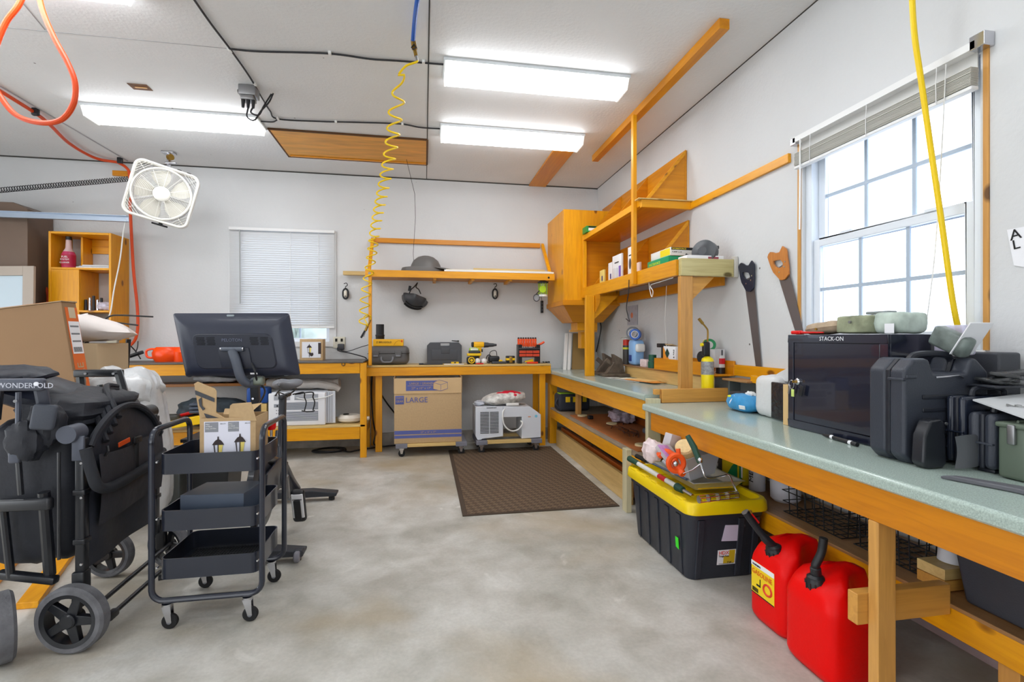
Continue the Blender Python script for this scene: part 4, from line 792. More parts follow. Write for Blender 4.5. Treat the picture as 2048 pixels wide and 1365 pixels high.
for k in range(10):
    x = x0+.025+k*.0215; d = thing('screwdriver', 'short screwdriver in the front row of the black rack', 'screwdriver', (x, 5.63, ZM+.183), 0, 'screwdrivers in the front row of the rack')
    part(G(STL).cyl((x, 5.63, ZM+.183), (x, 5.63, ZM+.205), .004), 'shank', d); part(G(OS).lathe([(0, .012), (.008, .012), (.0107, .022), (.009, .05), (0, .056)], (x, 5.63, ZM+.183), n=8), 'handle', d)
d = thing('screwdriver', 'orange handled tool leaning out of the right side of the rack', 'screwdriver', (1.34, 5.65, ZM+.2)); part(G(OS).tube([(1.30, 5.66, ZM+.20), (1.37, 5.65, ZM+.235), (1.395, 5.65, ZM+.25)], .013), 'handle', d); part(G(STL).tube([(1.25, 5.67, ZM+.17), (1.30, 5.66, ZM+.20)], .005), 'shank', d)
t = thing('utility_knife', 'orange utility knife lying in front of the screwdriver rack', 'knife', (1.22, 5.55, ZM)); rb('handle', t, (1.23, 5.55, ZM+.012), (.13, .025, .022), .006, mat('knife_orange', (232, 62, 16), .4)); rb('tip', t, (1.15, 5.55, ZM+.01), (.03, .018, .012), .003, STL)
t = thing('keys', 'small bunch of keys and clips right of the screwdriver rack', 'keys', (1.39, 5.6, ZM))
for k in range(6): part(G(DGR if k % 2 else STL).rbox((1.355+.018*k, 5.60+.012*(k % 3), ZM+.01+.003*(k % 2)), (.03, .012, .016), .003, 2, rot(0, 0, k)), 'key', t)
solo(G(YEL).rbox((1.21, 5.64, ZM+.022), (.1, .04, .035), .006, 2, rot(0, -.3, 0)), 'yellow_tool', 'yellow handled tool lying inside the arch of the screwdriver rack', 'tool')
# ---- below: box on dolly
def dolly(xc, yc, w, d, label):
    t = thing('furniture_dolly', label, 'dolly', (xc, yc, 0)); zt = .14; GC = mat('grey_carpet', (122, 122, 132), .9, bump=(300, .3))
    for y in (yc-d/2+.035, yc+d/2-.035):
        part(G(LX).box((xc-w/2+.12, y-.035, zt-.035), (xc+w/2-.12, y+.035, zt-.002)), 'rail', t, bevel=.002)
    for x in (xc-w/2+.06, xc+w/2-.06):
        part(G(GC).box((x-.06, yc-d/2-.005, zt-.045), (x+.06, yc+d/2+.005, zt)), 'padded_rail', t, bevel=.004)
        for y in (yc-d/2+.05, yc+d/2-.05):
            cs = part(G(CHR).box((x-.025, y-.025, .078), (x+.025, y+.025, .094)).prism([(x-.02, y-.018, .08), (x+.02, y-.018, .08), (x+.01, y-.018, .03), (x-.01, y-.018, .03)], (0, .003, 0)).prism([(x-.02, y+.015, .08), (x+.02, y+.015, .08), (x+.01, y+.015, .03), (x-.01, y+.015, .03)], (0, .003, 0)), 'caster_fork', t)
            part(G(RUB).cyl((x, y-.011, .035), (x, y+.011, .035), .035, n=20), 'caster_wheel', t)
    return t
dolly(.08, 5.46, .74, .46, 'wooden furniture dolly with grey padded ends under the tall cardboard box'); dolly(.91, 5.45, .72, .42, 'wooden furniture dolly with grey padded ends under the white air conditioner')
BXF = 5.25; t = thing('moving_box', 'tall brown moving box marked LARGE in blue on a dolly under the middle bench', 'box', (.05, 5.45, .14)); BP = mat('blue_print', (88, 98, 160), .7)
x0, x1 = -.305, .395; rb('carton', t, ((x0+x1)/2, BXF+.21, .455), (x1-x0, .42, .63), .004, CARD); 
part(G(mat('flap_light', (208, 176, 132), .8)).box((x0, BXF-.006, .66), (x1-.004, BXF-.0005, .822)), 'front_flap', t)
part(G(CARD2).box((x0-.006, BXF+.02, .66), (x0-.001, BXF+.40, .828)), 'side_flap', t); part(G(CARD2).box((x1+.001, BXF+.02, .66), (x1+.006, BXF+.40, .828)), 'side_flap', t)
part(G(BP).box((x0+.12, BXF-.0075, .69), (x0+.47, BXF-.0062, .795)), 'blue_panel', t)
txt(t, 'LARGE / GRANDE', .033, (x0+.155, BXF-.008, .755), (1, 0, 0), (0, 0, 1), CARD); part(G(CARD).box((x0+.135, BXF-.0085, .742), (x0+.40, BXF-.0076, .745)), 'rule', t); txt(t, '27" x 15" x 17"', .033, (x0+.175, BXF-.008, .705), (1, 0, 0), (0, 0, 1), CARD)
g = G(mat('flap_light', (208, 176, 132), .8)); hx = [(x0+.40, .775), (x0+.46, .80), (x0+.55, .775), (x0+.55, .71), (x0+.48, .685), (x0+.40, .705)]
part(g.prism([(a, BXF-.0076, b) for a, b in hx], (0, -.001, 0)), 'box_picture', t)
P3 = [(a, BXF-.0095, b) for a, b in hx]; mid = (x0+.48, BXF-.0095, .75); part(G(BP).tube(P3, .002, 4, closed=True).tube([P3[0], mid, P3[2]], .002, 4).tube([mid, P3[4]], .002, 4), 'box_outline', t)
part(G(BP).rbox((x0+.055, BXF-.001, .595), (.088, .003, .088), .012), 'blue_badge', t); txt(t, 'EARTH', .022, (x0+.022, BXF-.0035, .61), (1, 0, 0), (0, 0, 1), CARD); txt(t, 'GEAR', .030, (x0+.018, BXF-.0035, .572), (1, 0, 0), (0, 0, 1), CARD)
txt(t, 'LARGE', .078, (x0+.115, BXF-.002, .568), (1, 0, 0), (0, 0, 1), BP, sx=.98)
for z0, z1 in ((.235, .275), (.195, .225)): part(G(BP).box((x0+.002, BXF-.0016, z0), (x1-.002, BXF-.0002, z1)), 'blue_band', t)
txt(t, '27" x 15" x 17"', .026, (x0+.27, BXF-.003, .245), (1, 0, 0), (0, 0, 1), CARD)
# saddle air conditioner
t = thing('saddle_air_conditioner', 'white saddle shaped window air conditioner on a dolly under the middle bench', 'air conditioner', (.9, 5.45, .14)); AW = mat('appliance_white', (214, 218, 226), .4)
x0, x1, x2, x3 = .545, .845, 1.05, 1.265; y0, y1 = 5.27, 5.60
part(G(AW).prism([(x0, y0, .19), (x0+.02, y0, .145), (x0+.06, y0, .145), (x0+.07, y0, .155), (x1, y0, .175), (x1, y0, .50), (x0, y0, .50)], (0, y1-y0, 0)), 'indoor_unit', t, bevel=.006)
part(G(AW).prism([(x2, y0, .141), (x3, y0, .15), (x3, y0, .40), (x3-.12, y0, .49), (x1+.001, y0, .50), (x1+.001, y0, .38), (x2, y0, .38)], (0, y1-y0, 0)), 'outdoor_unit', t, bevel=.006)
for s_ in range(2):
    g = G(DGR)
    for k in range(15): g.box((x0+.05+s_*.105, y0-.003, .215+k*.0158), (x0+.145+s_*.105, y0-.0005, .2225+k*.0158))
    part(g, 'grille', t)
g = G(DGR)
for k in range(9): g.box((x0+.12+k*.012, y0-.002, .483), (x0+.128+k*.012, y0-.0005, .493))
part(g, 'vent', t); part(G(WHT).tube(spline([(x1+.03, y0+.02, .495), (x1-.01, y0-.02, .42), (x1+.01, y0-.03, .30), (x1+.08, y0-.035, .24), (x1+.16, y0-.03, .25), (x1+.21, y0-.015, .31), (x1+.19, y0+.0, .34)]), .008), 'power_cord', t)
part(G(mat('blue_sticker', (130, 200, 226), .5)).cyl((1.21, y0-.002, .385), (1.21, y0-.0005, .385), .016), 'sticker', t); part(G(mat('orange_sticker', (220, 140, 90), .5)).box((1.12, y0-.002, .375), (1.15, y0-.0005, .385)), 'sticker', t)
part(G(DGR).box((x3-.002, y0+.03, .2), (x3+.001, y0+.05, .35)), 'side_slot', t); rb('latch', t, (.95, y0+.02, .518), (.14, .03, .03), .005, WHT)
g = G(mat('chip_bag', (206, 204, 200), .5, nz=(26, .35))); c = V((.87, 5.40, .575))
t = thing('packing_bag', 'plump white plastic bag with red lettering lying on the saddle air conditioner', 'bag', tuple(c-V((0, 0, .06)))); part(g.pillow(c, (.50, .28, .14), rot(0, -.09, .1), p=2.1, bumps=.03, seed=2), 'bag', t)
RP = mat('crimson_print', (216, 30, 60), .5)
g = G(RP).pillow(c+V((.04, -.035, .036)), (.30, .19, .078), rot(.25, -.05, .05), p=2.0, bumps=.05, seed=9); part(g, 'red_print', t)
part(G(mat('bag_tail', (200, 204, 214), .4)).pillow(c+V((-.27, -.02, -.045)), (.12, .1, .05), bumps=.08, seed=3), 'bag_tail', t)
# window air conditioner on lower shelf of tall bench
t = thing('window_air_conditioner', 'white window air conditioner with louvred front on the lower shelf behind the bike', 'air conditioner', (-1.24, 5.5, .345)); x0, x1, z0, z1 = -1.54, -.99, .347, .70; y0 = 5.33
rb('cabinet', t, ((x0+x1)/2, y0+.22, (z0+z1)/2), (x1-x0-.02, .38, z1-z0-.02), .01, AW); rb('front_bezel', t, ((x0+x1)/2-.01, y0+.02, (z0+z1)/2-.01), (x1-x0, .04, z1-z0-.02), .012, mat('bezel_white', (232, 232, 236), .4))
part(G(AW).box((x1-.02, y0+.05, z0+.01), (x1+.08, y0+.065, z1-.01)), 'side_curtain', t, bevel=.003)
g = G(mat('pleat_grey', (160, 162, 168), .6))
for k in range(3): g.box((x1+.0+.022*k, y0+.046, z0+.02), (x1+.006+.022*k, y0+.0495, z1-.02))
part(g, 'pleats', t)
g = G(mat('louvre_dark', (112, 118, 130), .6))
for k in range(9): g.box((x0+.13, y0-.002, z0+.05+k*.011), (x1-.08, y0-.0005, z0+.056+k*.011)); g.box((x0+.13, y0-.002, z0+.165+k*.0085), (x1-.08, y0-.0005, z0+.170+k*.0085))
part(g, 'lower_louvres', t)
for a, b_ in ((x0+.045, x0+.20), (x0+.24, x1-.08)):
    g = G(mat('louvre_dark', (112, 118, 130), .6))
    for k in range(7): g.box((a, y0-.002, z0+.265+k*.0085), (b_, y0-.0005, z0+.269+k*.0085))
    part(g, 'upper_louvres', t)
part(G(mat('control_grey', (150, 154, 162), .4)).box((x0+.045, y0-.002, z0+.19), (x0+.11, y0-.0005, z0+.225)).m(BLK).box((x0+.07, y0-.003, z0+.197), (x0+.085, y0-.0021, z0+.215)), 'display', t)
for k in range(4): part(G(GRY).cyl((x0+.07+(k % 2)*.02, y0-.003, z0+.16-.03*(k//2)), (x0+.07+(k % 2)*.02, y0-.0005, z0+.16-.03*(k//2)), .005), 'button', t)
part(G(WHT).tube(spline([(x1+.07, y0-.005, z0+.315), (x1-.02, y0-.01, z0+.285), (x0+.36, y0-.01, z0+.27), (x0+.26, y0-.01, z0+.285)]), .005), 'cord', t)
# plastic roll on the ac
t = thing('plastic_roll', 'long roll of cloudy plastic sheeting lying on the window air conditioner', 'plastic roll', (-1.3, 5.65, .71)); PLS = mat('cloudy_plastic', (196, 190, 184), .35, nz=(9, .15), bump=(25, .5))
part(G(PLS).tube([(-1.62+.72*k/12, 5.58-.01*math.sin(k), .752+.006*math.sin(k*1.7)) for k in range(13)], [.055+.006*math.sin(k*2.1) for k in range(13)], 14), 'roll', t); part(G(PLS).tube([(-1.40, 5.50, .745), (-1.1, 5.5, .755), (-.93, 5.5, .72), (-.885, 5.5, .69)], [.035, .045, .04, .03], 10), 'loose_end', t)
t = thing('bowl', 'squat cream enamel pan at the right end of the lower shelf', 'bowl', (-.77, 5.46, .345)); c = (-.775, 5.47, .347); CR = mat('cream_enamel', (222, 214, 200), .3)
part(G(CR).lathe([(0, 0), (.09, 0), (.125, .02), (.13, .05), (.10, .08), (.07, .082), (0, .075)], c, sq=.8), 'pan', t); part(G(CR).tube([(c[0]+.10, 5.46, .375), (c[0]+.20, 5.455, .385)], .02, 8), 'handle', t); part(G(DGR).cyl((c[0]-.04, 5.46, .431), (c[0]-.04, 5.46, .437), .03), 'rim_hole', t)
# cables on floor
t = thing('power_cable', 'black cable coiled on the floor under the tall bench', 'cable', (-.9, 5.6, 0))
part(G(BLK).tube([( -1.05+.16*math.cos(a)+.02*q/20, 5.66+.10*math.sin(a), .012+.004*(q//20)) for q, a in enumerate([2*math.pi*q/20 for q in range(60)])], .008), 'coil', t); part(G(BLK).tube(spline([(-.9, 5.66, .015), (-.8, 5.55, .012), (-.72, 5.6, .012), (-.56, 5.7, .012), (-.45, 5.75, .012), (-.3, 5.8, .012)]), .008), 'tail', t)
t = thing('power_cable', 'black cable drooping on the wall under the left end of the middle bench', 'cable', (-.4, 5.87, .3)); part(G(BLK).tube(spline([(-.53, 5.87, .80), (-.50, 5.88, .62), (-.42, 5.88, .48), (-.33, 5.86, .36), (-.3, 5.8, .3)]), .008), 'cord', t)
part(G(BLK).tube(spline([(-.58, 5.8, .9), (-.59, 5.82, .6), (-.57, 5.8, .3), (-.54, 5.75, .16), (-.56, 5.75, .05), (-.5, 5.75, .012)]), .008), 'cord', t)
# things on the shelves of the tall bench behind the bike
solo(G(mat('cloth_dark', (58, 68, 76), .8, nz=(14, .4))).pillow((-2.15, 5.55, .49), (.62, .34, .28), bumps=.04, seed=5), 'folded_tarp', 'dark folded cloth bundle on the lower shelf behind the lantern carton', 'cloth')
t = thing('yellow_skateboard', 'yellow level or board with a grey wheel on the lower shelf at left', 'tool', (-2.25, 5.33, .36)); part(G(mat('safety_yellow', (250, 204, 10), .4)).hexa([(-2.62, 5.17, .345), (-2.0, 5.17, .43), (-2.0, 5.28, .43), (-2.62, 5.28, .345)], [(-2.62, 5.17, .405), (-2.0, 5.17, .52), (-2.0, 5.28, .52), (-2.62, 5.28, .405)]), 'body', t, bevel=.008); part(G(STL).cyl((-2.05, 5.15, .40), (-2.05, 5.19, .40), .05), 'wheel', t); part(G(BLK).tube([(-2.05+.052*math.cos(a), 5.165, .40+.052*math.sin(a)) for a in [2*math.pi*q/18 for q in range(18)]], .008, 6, closed=True), 'tyre', t)
solo(G(RED).rbox((-2.28, 5.36, .50), (.2, .06, .03), .006, 2, rot(0, -.25, 0)), 'red_tool', 'red handled tool on the dark bundle beside the lantern carton', 'tool')
for k in range(3): solo(G(mat('dark_blue_grey', (66, 76, 92), .4)).rbox((-2.12, 5.24, .53+.035*k), (.2, .1, .03), .012), 'drill_battery', 'dark battery stacked behind the yellow tool', 'battery', 'dark batteries on the lower shelf')
solo(G(mat('dark_mouse', (70, 70, 66), .4)).rbox((-2.42, 5.24, .475), (.2, .08, .07), .025, 3), 'sander', 'dark rounded tool resting on the yellow level', 'tool')
solo(G(mat('bubble_wrap', (190, 194, 200), .3, nz=(20, .2))).pillow((-2.15, 5.74, .815), (.5, .22, .09), bumps=.04, seed=8), 'plastic_bag', 'folded clear plastic on the middle shelf behind the lantern carton', 'plastic sheet')
solo(G(CARD).rbox((-1.80, 5.76, .86), (.22, .18, .17), .003), 'small_carton', 'small plain carton on the middle shelf behind the bike column', 'box')
t = thing('shelf_organizer', 'black slotted organizer on the middle shelf under the bike screen', 'organizer', (-2.1, 5.72, .766)); rb('frame', t, (-2.18, 5.75, .87), (.23, .16, .2), .005, BLK)
for k in range(3): rb('slot', t, (-2.18, 5.668, .82+.05*k), (.13, .006, .028), .002, PAP)
solo(G(mat('blue_tote', (26, 74, 150), .4)).rbox((-1.66, 5.42, .66), (.2, .16, .16), .02, 3), 'blue_container', 'blue container standing behind the bike column', 'container'); solo(G(LX).box((-1.75, 5.345, .345), (-1.57, 5.6, .578)), 'wood_block', 'pale wooden block on the lower shelf under the blue container', 'block')
# ================================================================ right hand side
ZR, ZN = .868, .815
# ---- heavy plastic tote with yellow lid
t = thing('storage_tote', 'large black storage tote with a yellow lid on the floor before the near bench', 'tote', (1.535, 2.64, 0))
TB = mat('tote_black', (44, 47, 56), .42, bump=(180, .08)); TY = mat('tote_yellow', (244, 210, 8), .38)
cx_, cy_ = 1.525, 2.645
def ring(hx, hy, r, z, n=5): 
    out = []
    for (sx, sy, a0) in ((1, 1, 0), (-1, 1, 90), (-1, -1, 180), (1, -1, 270)):
        for k in range(n+1): a = math.radians(a0+90*k/n); out.append(V((cx_+sx*(hx-r)+r*math.cos(a), cy_+sy*(hy-r)+r*math.sin(a), z)))
    return out
def loft(g, rings, cap=True):
    R = [[g.bm.verts.new(p) for p in r] for r in rings]; n = len(R[0])
    for A, B in zip(R, R[1:]):
        for k in range(n): g._f([A[k], A[(k+1) % n], B[(k+1) % n], B[k]])
    if cap: g._f(R[0][::-1]); g._f(R[-1])
    return g
part(loft(G(TB), [ring(.185, .315, .04, .0), ring(.192, .322, .05, .012), ring(.208, .362, .05, .325), ring(.215, .375, .05, .33), ring(.215, .375, .05, .37)]), 'tub', t)
# upright ribs on the long and short sides
for k in range(5):
    y = cy_-.25+.125*k
    part(G(TB).hexa([(cx_-.197, y-.018, .01), (cx_-.19, y-.018, .01), (cx_-.19, y+.018, .01), (cx_-.197, y+.018, .01)], [(cx_-.216, y-.022, .325), (cx_-.205, y-.022, .325), (cx_-.205, y+.022, .325), (cx_-.216, y+.022, .325)]), 'rib', t, bevel=.003)
for x in (cx_-.145, cx_+.08, cx_+.165):
    part(G(TB).hexa([(x-.015, cy_-.33, .01), (x+.015, cy_-.33, .01), (x+.015, cy_-.315, .01), (x-.015, cy_-.315, .01)], [(x-.018, cy_-.372, .325), (x+.018, cy_-.372, .325), (x+.018, cy_-.35, .325), (x-.018, cy_-.35, .325)]), 'rib', t, bevel=.004)
g = loft(G(TY), [ring(.232, .395, .06, .358), ring(.234, .397, .06, .362), ring(.231, .394, .06, .405), ring(.222, .385, .055, .418), ring(.205, .365, .045, .418), ring(.197, .357, .04, .40), ring(.19, .35, .04, .388)]); lid = part(g, 'lid', t)
for k in range(5): part(G(TY).rbox((cx_-.212, cy_-.28+.14*k, .415), (.03, .07, .016), .006), 'lid_stud', t)
for k in range(6): part(G(TY).rbox((cx_+.03, cy_-.27+.1*k, .39), (.22, .018, .008), .003), 'lid_ridge', t)
part(G(mat('lavender_paper', (206, 196, 218), .7)).hexa([(1.50, 2.293, .205), (1.615, 2.293, .20), (1.615, 2.296, .20), (1.50, 2.296, .205)], [(1.515, 2.282, .29), (1.625, 2.282, .285), (1.625, 2.285, .285), (1.515, 2.285, .29)]), 'note_paper', t)
LBX0, LBX1 = 1.485, 1.605
def ty(z): return cy_-.322-(z-.012)*.1278-.0015
def tq(m_, x0, x1, z0, z1, e=.0, name='label'):
    return part(G(m_).hexa([(x0, ty(z0)-.0008-e, z0), (x1, ty(z0)-.0008-e, z0), (x1, ty(z0)-e, z0), (x0, ty(z0)-e, z0)], [(x0, ty(z1)-.0008-e, z1), (x1, ty(z1)-.0008-e, z1), (x1, ty(z1)-e, z1), (x0, ty(z1)-e, z1)]), name, t)
tq(PAP, LBX0, LBX1, .075, .155); tq(mat('mustard_print', (214, 180, 30), .5), LBX0+.035, LBX1-.022, .082, .12, .001, 'label_print'); tq(mat('mustard_print', (214, 180, 30), .5), LBX0+.065, LBX1-.022, .12, .152, .001, 'label_print')
tq(GRY, LBX1-.018, LBX1-.003, .08, .13, .001, 'label_print'); tq(INK, LBX0+.01, LBX1-.025, .079, .081, .001, 'label_rule')
txt(t, 'HDX', .026, (LBX0+.006, ty(.13)-.003, .131), (1, 0, 0), (0, 0, 1), mat('red_ink', (220, 60, 40), .6)); txt(t, 'Tough Tote', .012, (LBX0+.006, ty(.12)-.003, .118), (1, 0, 0), (0, 0, 1), INK); txt(t, '27 gal', .010, (LBX0+.055, ty(.09)-.004, .086), (1, 0, 0), (0, 0, 1), INK)
part(G(mat('neon_green', (60, 230, 40), .5)).prism([(cx_-.217, 2.41, .20), (cx_-.213, 2.41, .145), (cx_-.213, 2.38, .14), (cx_-.217, 2.38, .20)], (-.002, 0, 0)), 'green_sticker', t)
# things heaped on the tote
ZT_ = .421
t = thing('paint_tray', 'white metal paint tray on the yellow tote lid', 'paint tray', (1.50, 2.64, ZT_)); MW = mat('tray_metal', (206, 204, 196), .35, .4)
part(loft(G(MW), [[V(p) for p in ((1.44, 2.44, .424), (1.67, 2.44, .424), (1.67, 2.80, .424), (1.44, 2.80, .424))], [V(p) for p in ((1.41, 2.40, .47), (1.70, 2.40, .47), (1.70, 2.85, .47), (1.41, 2.85, .47))], [V(p) for p in ((1.40, 2.39, .474), (1.71, 2.39, .474), (1.71, 2.86, .474), (1.40, 2.86, .474))], [V(p) for p in ((1.415, 2.41, .474), (1.695, 2.41, .474), (1.695, 2.84, .474), (1.415, 2.84, .474))], [V(p) for p in ((1.445, 2.45, .432), (1.665, 2.45, .432), (1.665, 2.79, .432), (1.445, 2.79, .432))]]), 'tray', t, bevel=.004)
part(G(YEL).box((1.45, 2.428, .432), (1.655, 2.432, .462)), 'yellow_front', t)
t = thing('roller_pole', 'white extension pole with green grips across the left edge of the tote', 'roller pole', (1.36, 2.6, .45)); GG = mat('dark_green_grip', (26, 70, 56), .5)
A, B = V((1.325, 3.04, .455)), V((1.352, 2.30, .438)); L_ = lambda u: A.lerp(B, u)
part(G(GG).cyl(L_(0), L_(.17), .019, .017), 'grip', t); part(G(mat('pole_white', (214, 214, 210), .4)).cyl(L_(.17), L_(.78), .014), 'tube', t); part(G(mat('pole_red', (190, 20, 30), .5)).cyl(L_(.52), L_(.63), .0145), 'red_label', t)
part(G(GG).cyl(L_(.78), L_(.86), .022, .017), 'collar', t); part(G(CHR).cyl(L_(.86), L_(.98), .010), 'tip', t)
t = thing('roller_pole', 'thin dark steel rod lying beside the white extension pole', 'pole', (1.4, 2.7, .45)); A, B = V((1.365, 3.02, .475)), V((1.395, 2.45, .482)); part(G(DGR).cyl(A, A.lerp(B, .25), .014), 'grip', t); part(G(mat('blue_steel', (90, 104, 130), .4, .4)).cyl(A.lerp(B, .25), B, .007), 'rod', t)
# clear bin leaning with roller cover, tape and boxes
PLC = mat('frosted_plastic', (216, 218, 228), .2, trans=.0, alpha=.42)
t = thing('clear_bin', 'frosted clear plastic bin with rolled tape inside on the paint tray', 'plastic bin', (1.60, 2.62, .475)); 
Rb = rot(0.0, -.12, .25); cb = V((1.475, 2.54, .548))
R4 = lambda hx, hy, z: [cb+Rb @ V(p) for p in ((-hx, -hy, z), (hx, -hy, z), (hx, hy, z), (-hx, hy, z))]
part(loft(G(PLC), [R4(.09, .075, -.065), R4(.125, .10, .065), R4(.131, .106, .065), R4(.131, .106, .069), R4(.122, .097, .069), R4(.086, .071, -.06)]), 'bin', t, bevel=.003)
t = thing('blue_tape', 'blue tape roll inside the clear plastic bin', 'tape', (1.56, 2.60, .50)); part(G(mat('tape_blue', (56, 86, 200), .45)).tube([cb+V((-.04+.04*math.cos(a), -.01, .012+.04*math.sin(a))) for a in [2*math.pi*q/24 for q in range(24)]], .018, 8, closed=True), 'roll', t)
t = thing('roller_cover', 'fluffy cream paint roller standing in the clear plastic bin', 'paint roller', (1.485, 2.60, .50)); part(G(mat('cream_nap', (236, 206, 152), .95, nz=(60, .08), bump=(150, .6))).lathe([(0, 0), (.045, 0), (.050, .01), (.050, .235), (.042, .246), (0, .247)], (1.49, 2.57, .495), tuple(atd(1366, 884, 2.62)-V((1.49, 2.57, .495)))), 'sleeve', t)
t = thing('paint_roller', 'roller frame with dark green handle leaning on the bin, cage on the lid', 'roller frame', (1.62, 2.45, .45))
part(G(GG).tube([atd(1375, 872, 2.53), atd(1388, 895, 2.50), atd(1400, 926, 2.46)], [.013, .016, .014], 10), 'handle', t)
WRP = [atd(1400, 924, 2.46), atd(1407, 945, 2.42), atd(1415, 956, 2.42), atd(1445, 953, 2.46), atd(1458, 951, 2.46), atd(1468, 972, 2.42), atd(1476, 988, 2.40)]
part(G(CHR).tube(spline(WRP, 5), .0045, 8), 'wire', t); e0, e1 = atd(1474, 990, 2.40), atd(1398, 1000, 2.36)
part(G(CHR).ball(atd(1400, 921, 2.46), .014, 10), 'ferrule', t)
g = G(CHR)
for k in range(5): a = 2*math.pi*k/5; o_ = V((0, math.cos(a), math.sin(a)))*.017; g.tube([e0+o_, e1+o_], .0022, 5)
for u in (0, .25, .5, .75, 1): g.cyl(e0.lerp(e1, u)-V((.002, 0, 0)), e0.lerp(e1, u)+V((.002, 0, 0)), .018, n=12)
part(g, 'cage', t)
t = thing('tape_gun', 'orange tape dispenser with steel blade in the heap on the tote', 'tape dispenser', (1.50, 2.62, .49))
part(G(ORG).tube(spline([atd(1318, 912, 2.66), atd(1330, 905, 2.64), atd(1345, 912, 2.62), atd(1352, 930, 2.58), atd(1366, 950, 2.52)], 5), [.02]*20+[.016], 10), 'handle', t); part(G(STL).tube([atd(1326, 922, 2.62), atd(1348, 944, 2.56)], .010, 8), 'blade', t)
part(G(ORG).tube([atd(1352+15*math.cos(a), 927+16*math.sin(a), 2.54) for a in [2*math.pi*q/20 for q in range(20)]], .014, 8, closed=True), 'reel', t); part(G(CHR).ball(atd(1351, 928, 2.53), .016, 10), 'hub', t); part(G(ORG).tube([atd(1356, 898, 2.57), atd(1358, 915, 2.56)], .012, 8), 'guard', t)
solo(G(mat('clear_wrap', (226, 206, 206), .3, nz=(40, .12))).pillow(atd(1305, 902, 2.80), (.10, .12, .12), bumps=.07, seed=11), 'plastic_bag', 'crumpled clear bag at the left of the heap on the tote', 'bag')
t = thing('purple_box', 'small tilted purple topped clear box in the heap on the tote', 'box', tuple(atd(1334, 908, 2.66))); part(G(mat('grey_clear', (190, 182, 186), .3)).rbox(atd(1335, 906, 2.66), (.10, .10, .035), .004, 2, rot(.7, .15, .5)), 'case', t); part(G(mat('purple_lid', (190, 130, 190), .45, nz=(40, .2))).rbox(atd(1334, 903, 2.64), (.085, .085, .008), .003, 2, rot(.7, .15, .5)), 'lid', t)
solo(G(mat('grey_clear', (190, 182, 186), .3)).rbox(atd(1343, 887, 2.76), (.09, .05, .10), .004, 2, rot(.1, .3, .4)), 'clear_case', 'small grey clear case behind the purple topped box', 'box')
solo(G(CHR).tube([atd(1366, 948, 2.5), atd(1385, 940, 2.5), atd(1404, 926, 2.47)], .003, 6), 'wire_rod', 'thin bright wire running across the clear bin', 'wire')
# ---- fuel cans
RC = mat('can_red', (232, 3, 1), .42, bump=(90, .1), spec=.25)
def can(xc, yc, hyy, name_l, tilt, spout):
    t = thing('gas_can', name_l, 'fuel can', (xc, yc, 0)); hx, hy, H_ = .129, hyy, .385
    sg = lambda x, p: (1 if x >= 0 else -1)*abs(x)**p
    def f(u, v):
        th = 2*math.pi*u; z = H_*v if v < .999 else H_; cxx, syy = sg(math.cos(th), .38), sg(math.sin(th), .38)
        k = 1.0; e = .0
        if v < .08: k = .86+.14*math.sin(v/.08*math.pi/2)
        if v > .68: k = 1-.24*((v-.68)/.32)**1.8
        if v > .96: k *= 1-(v-.96)/.04*.5
        x, y = cxx*hx*(1-(1-k)*.8), syy*hy*k
        s_ = max(0, min(1, (x+.02)/.03))*max(0, min(1, (v-.60)/.1)); y *= (1-.62*s_)      # hand hollows either side of the grip
        z2 = z-.06*max(0, min(1, (-x-.0)/.10))*max(0, (v-.55)/.45)
        return V((xc+x, yc+y, z2))
    g = G(RC); N, M_ = 56, 26; vs = [[g.bm.verts.new(f(i/N, j/M_)) for j in range(M_+1)] for i in range(N)]
    for i in range(N):
        for j in range(M_): g._f([vs[i][j], vs[(i+1) % N][j], vs[(i+1) % N][j+1], vs[i][j+1]])
    g._f([vs[i][0] for i in range(N)][::-1]); g._f([vs[i][-1] for i in range(N)])
    part(g, 'body', t, ang=1.2)
    b_ = V((xc-.080, yc, .318)); d0 = V(tilt).normalized()
    part(G(BLK).lathe([(0, -.02), (.036, -.02), (.036, .012), (.032, .018), (.032, .026), (.022, .034), (0, .034)], b_, d0, n=20), 'cap_collar', t)
    for k in range(12):
        a = 2*math.pi*k/12; u = d0.orthogonal().normalized(); w = d0.cross(u); part(G(BLK).cyl(b_+(u*math.cos(a)+w*math.sin(a))*.036-d0*.015, b_+(u*math.cos(a)+w*math.sin(a))*.036+d0*.01, .0035, n=6), 'cap_ridge', t)
    P = [b_+V(p) for p in spout]; part(G(BLK).tube(spline(P, 5), [.019]*6+[.015]*(len(spline(P, 5))-6), 12), 'spout', t); return t, P
t, P = can(1.576, 1.899, .121, 'red plastic fuel can with long straight spout and yellow label beside the tote', (-.25, .1, 1), [(0, 0, .02), (-.04, .012, .06), (-.075, .03, .11), (-.11, .045, .165)])
part(G(STL).cyl(P[-1], P[-1]+(P[-1]-P[-2]).normalized()*.004, .0165, n=14), 'spout_tip', t); part(G(RED).cyl(P[2]+V((.02, 0, .01)), P[2]+V((-.01, .01, .05)), .004), 'red_trigger', t); part(G(BRS).cyl(P[2]+V((-.01, .01, .05)), P[2]+V((-.015, .012, .062)), .006), 'trigger_knob', t)
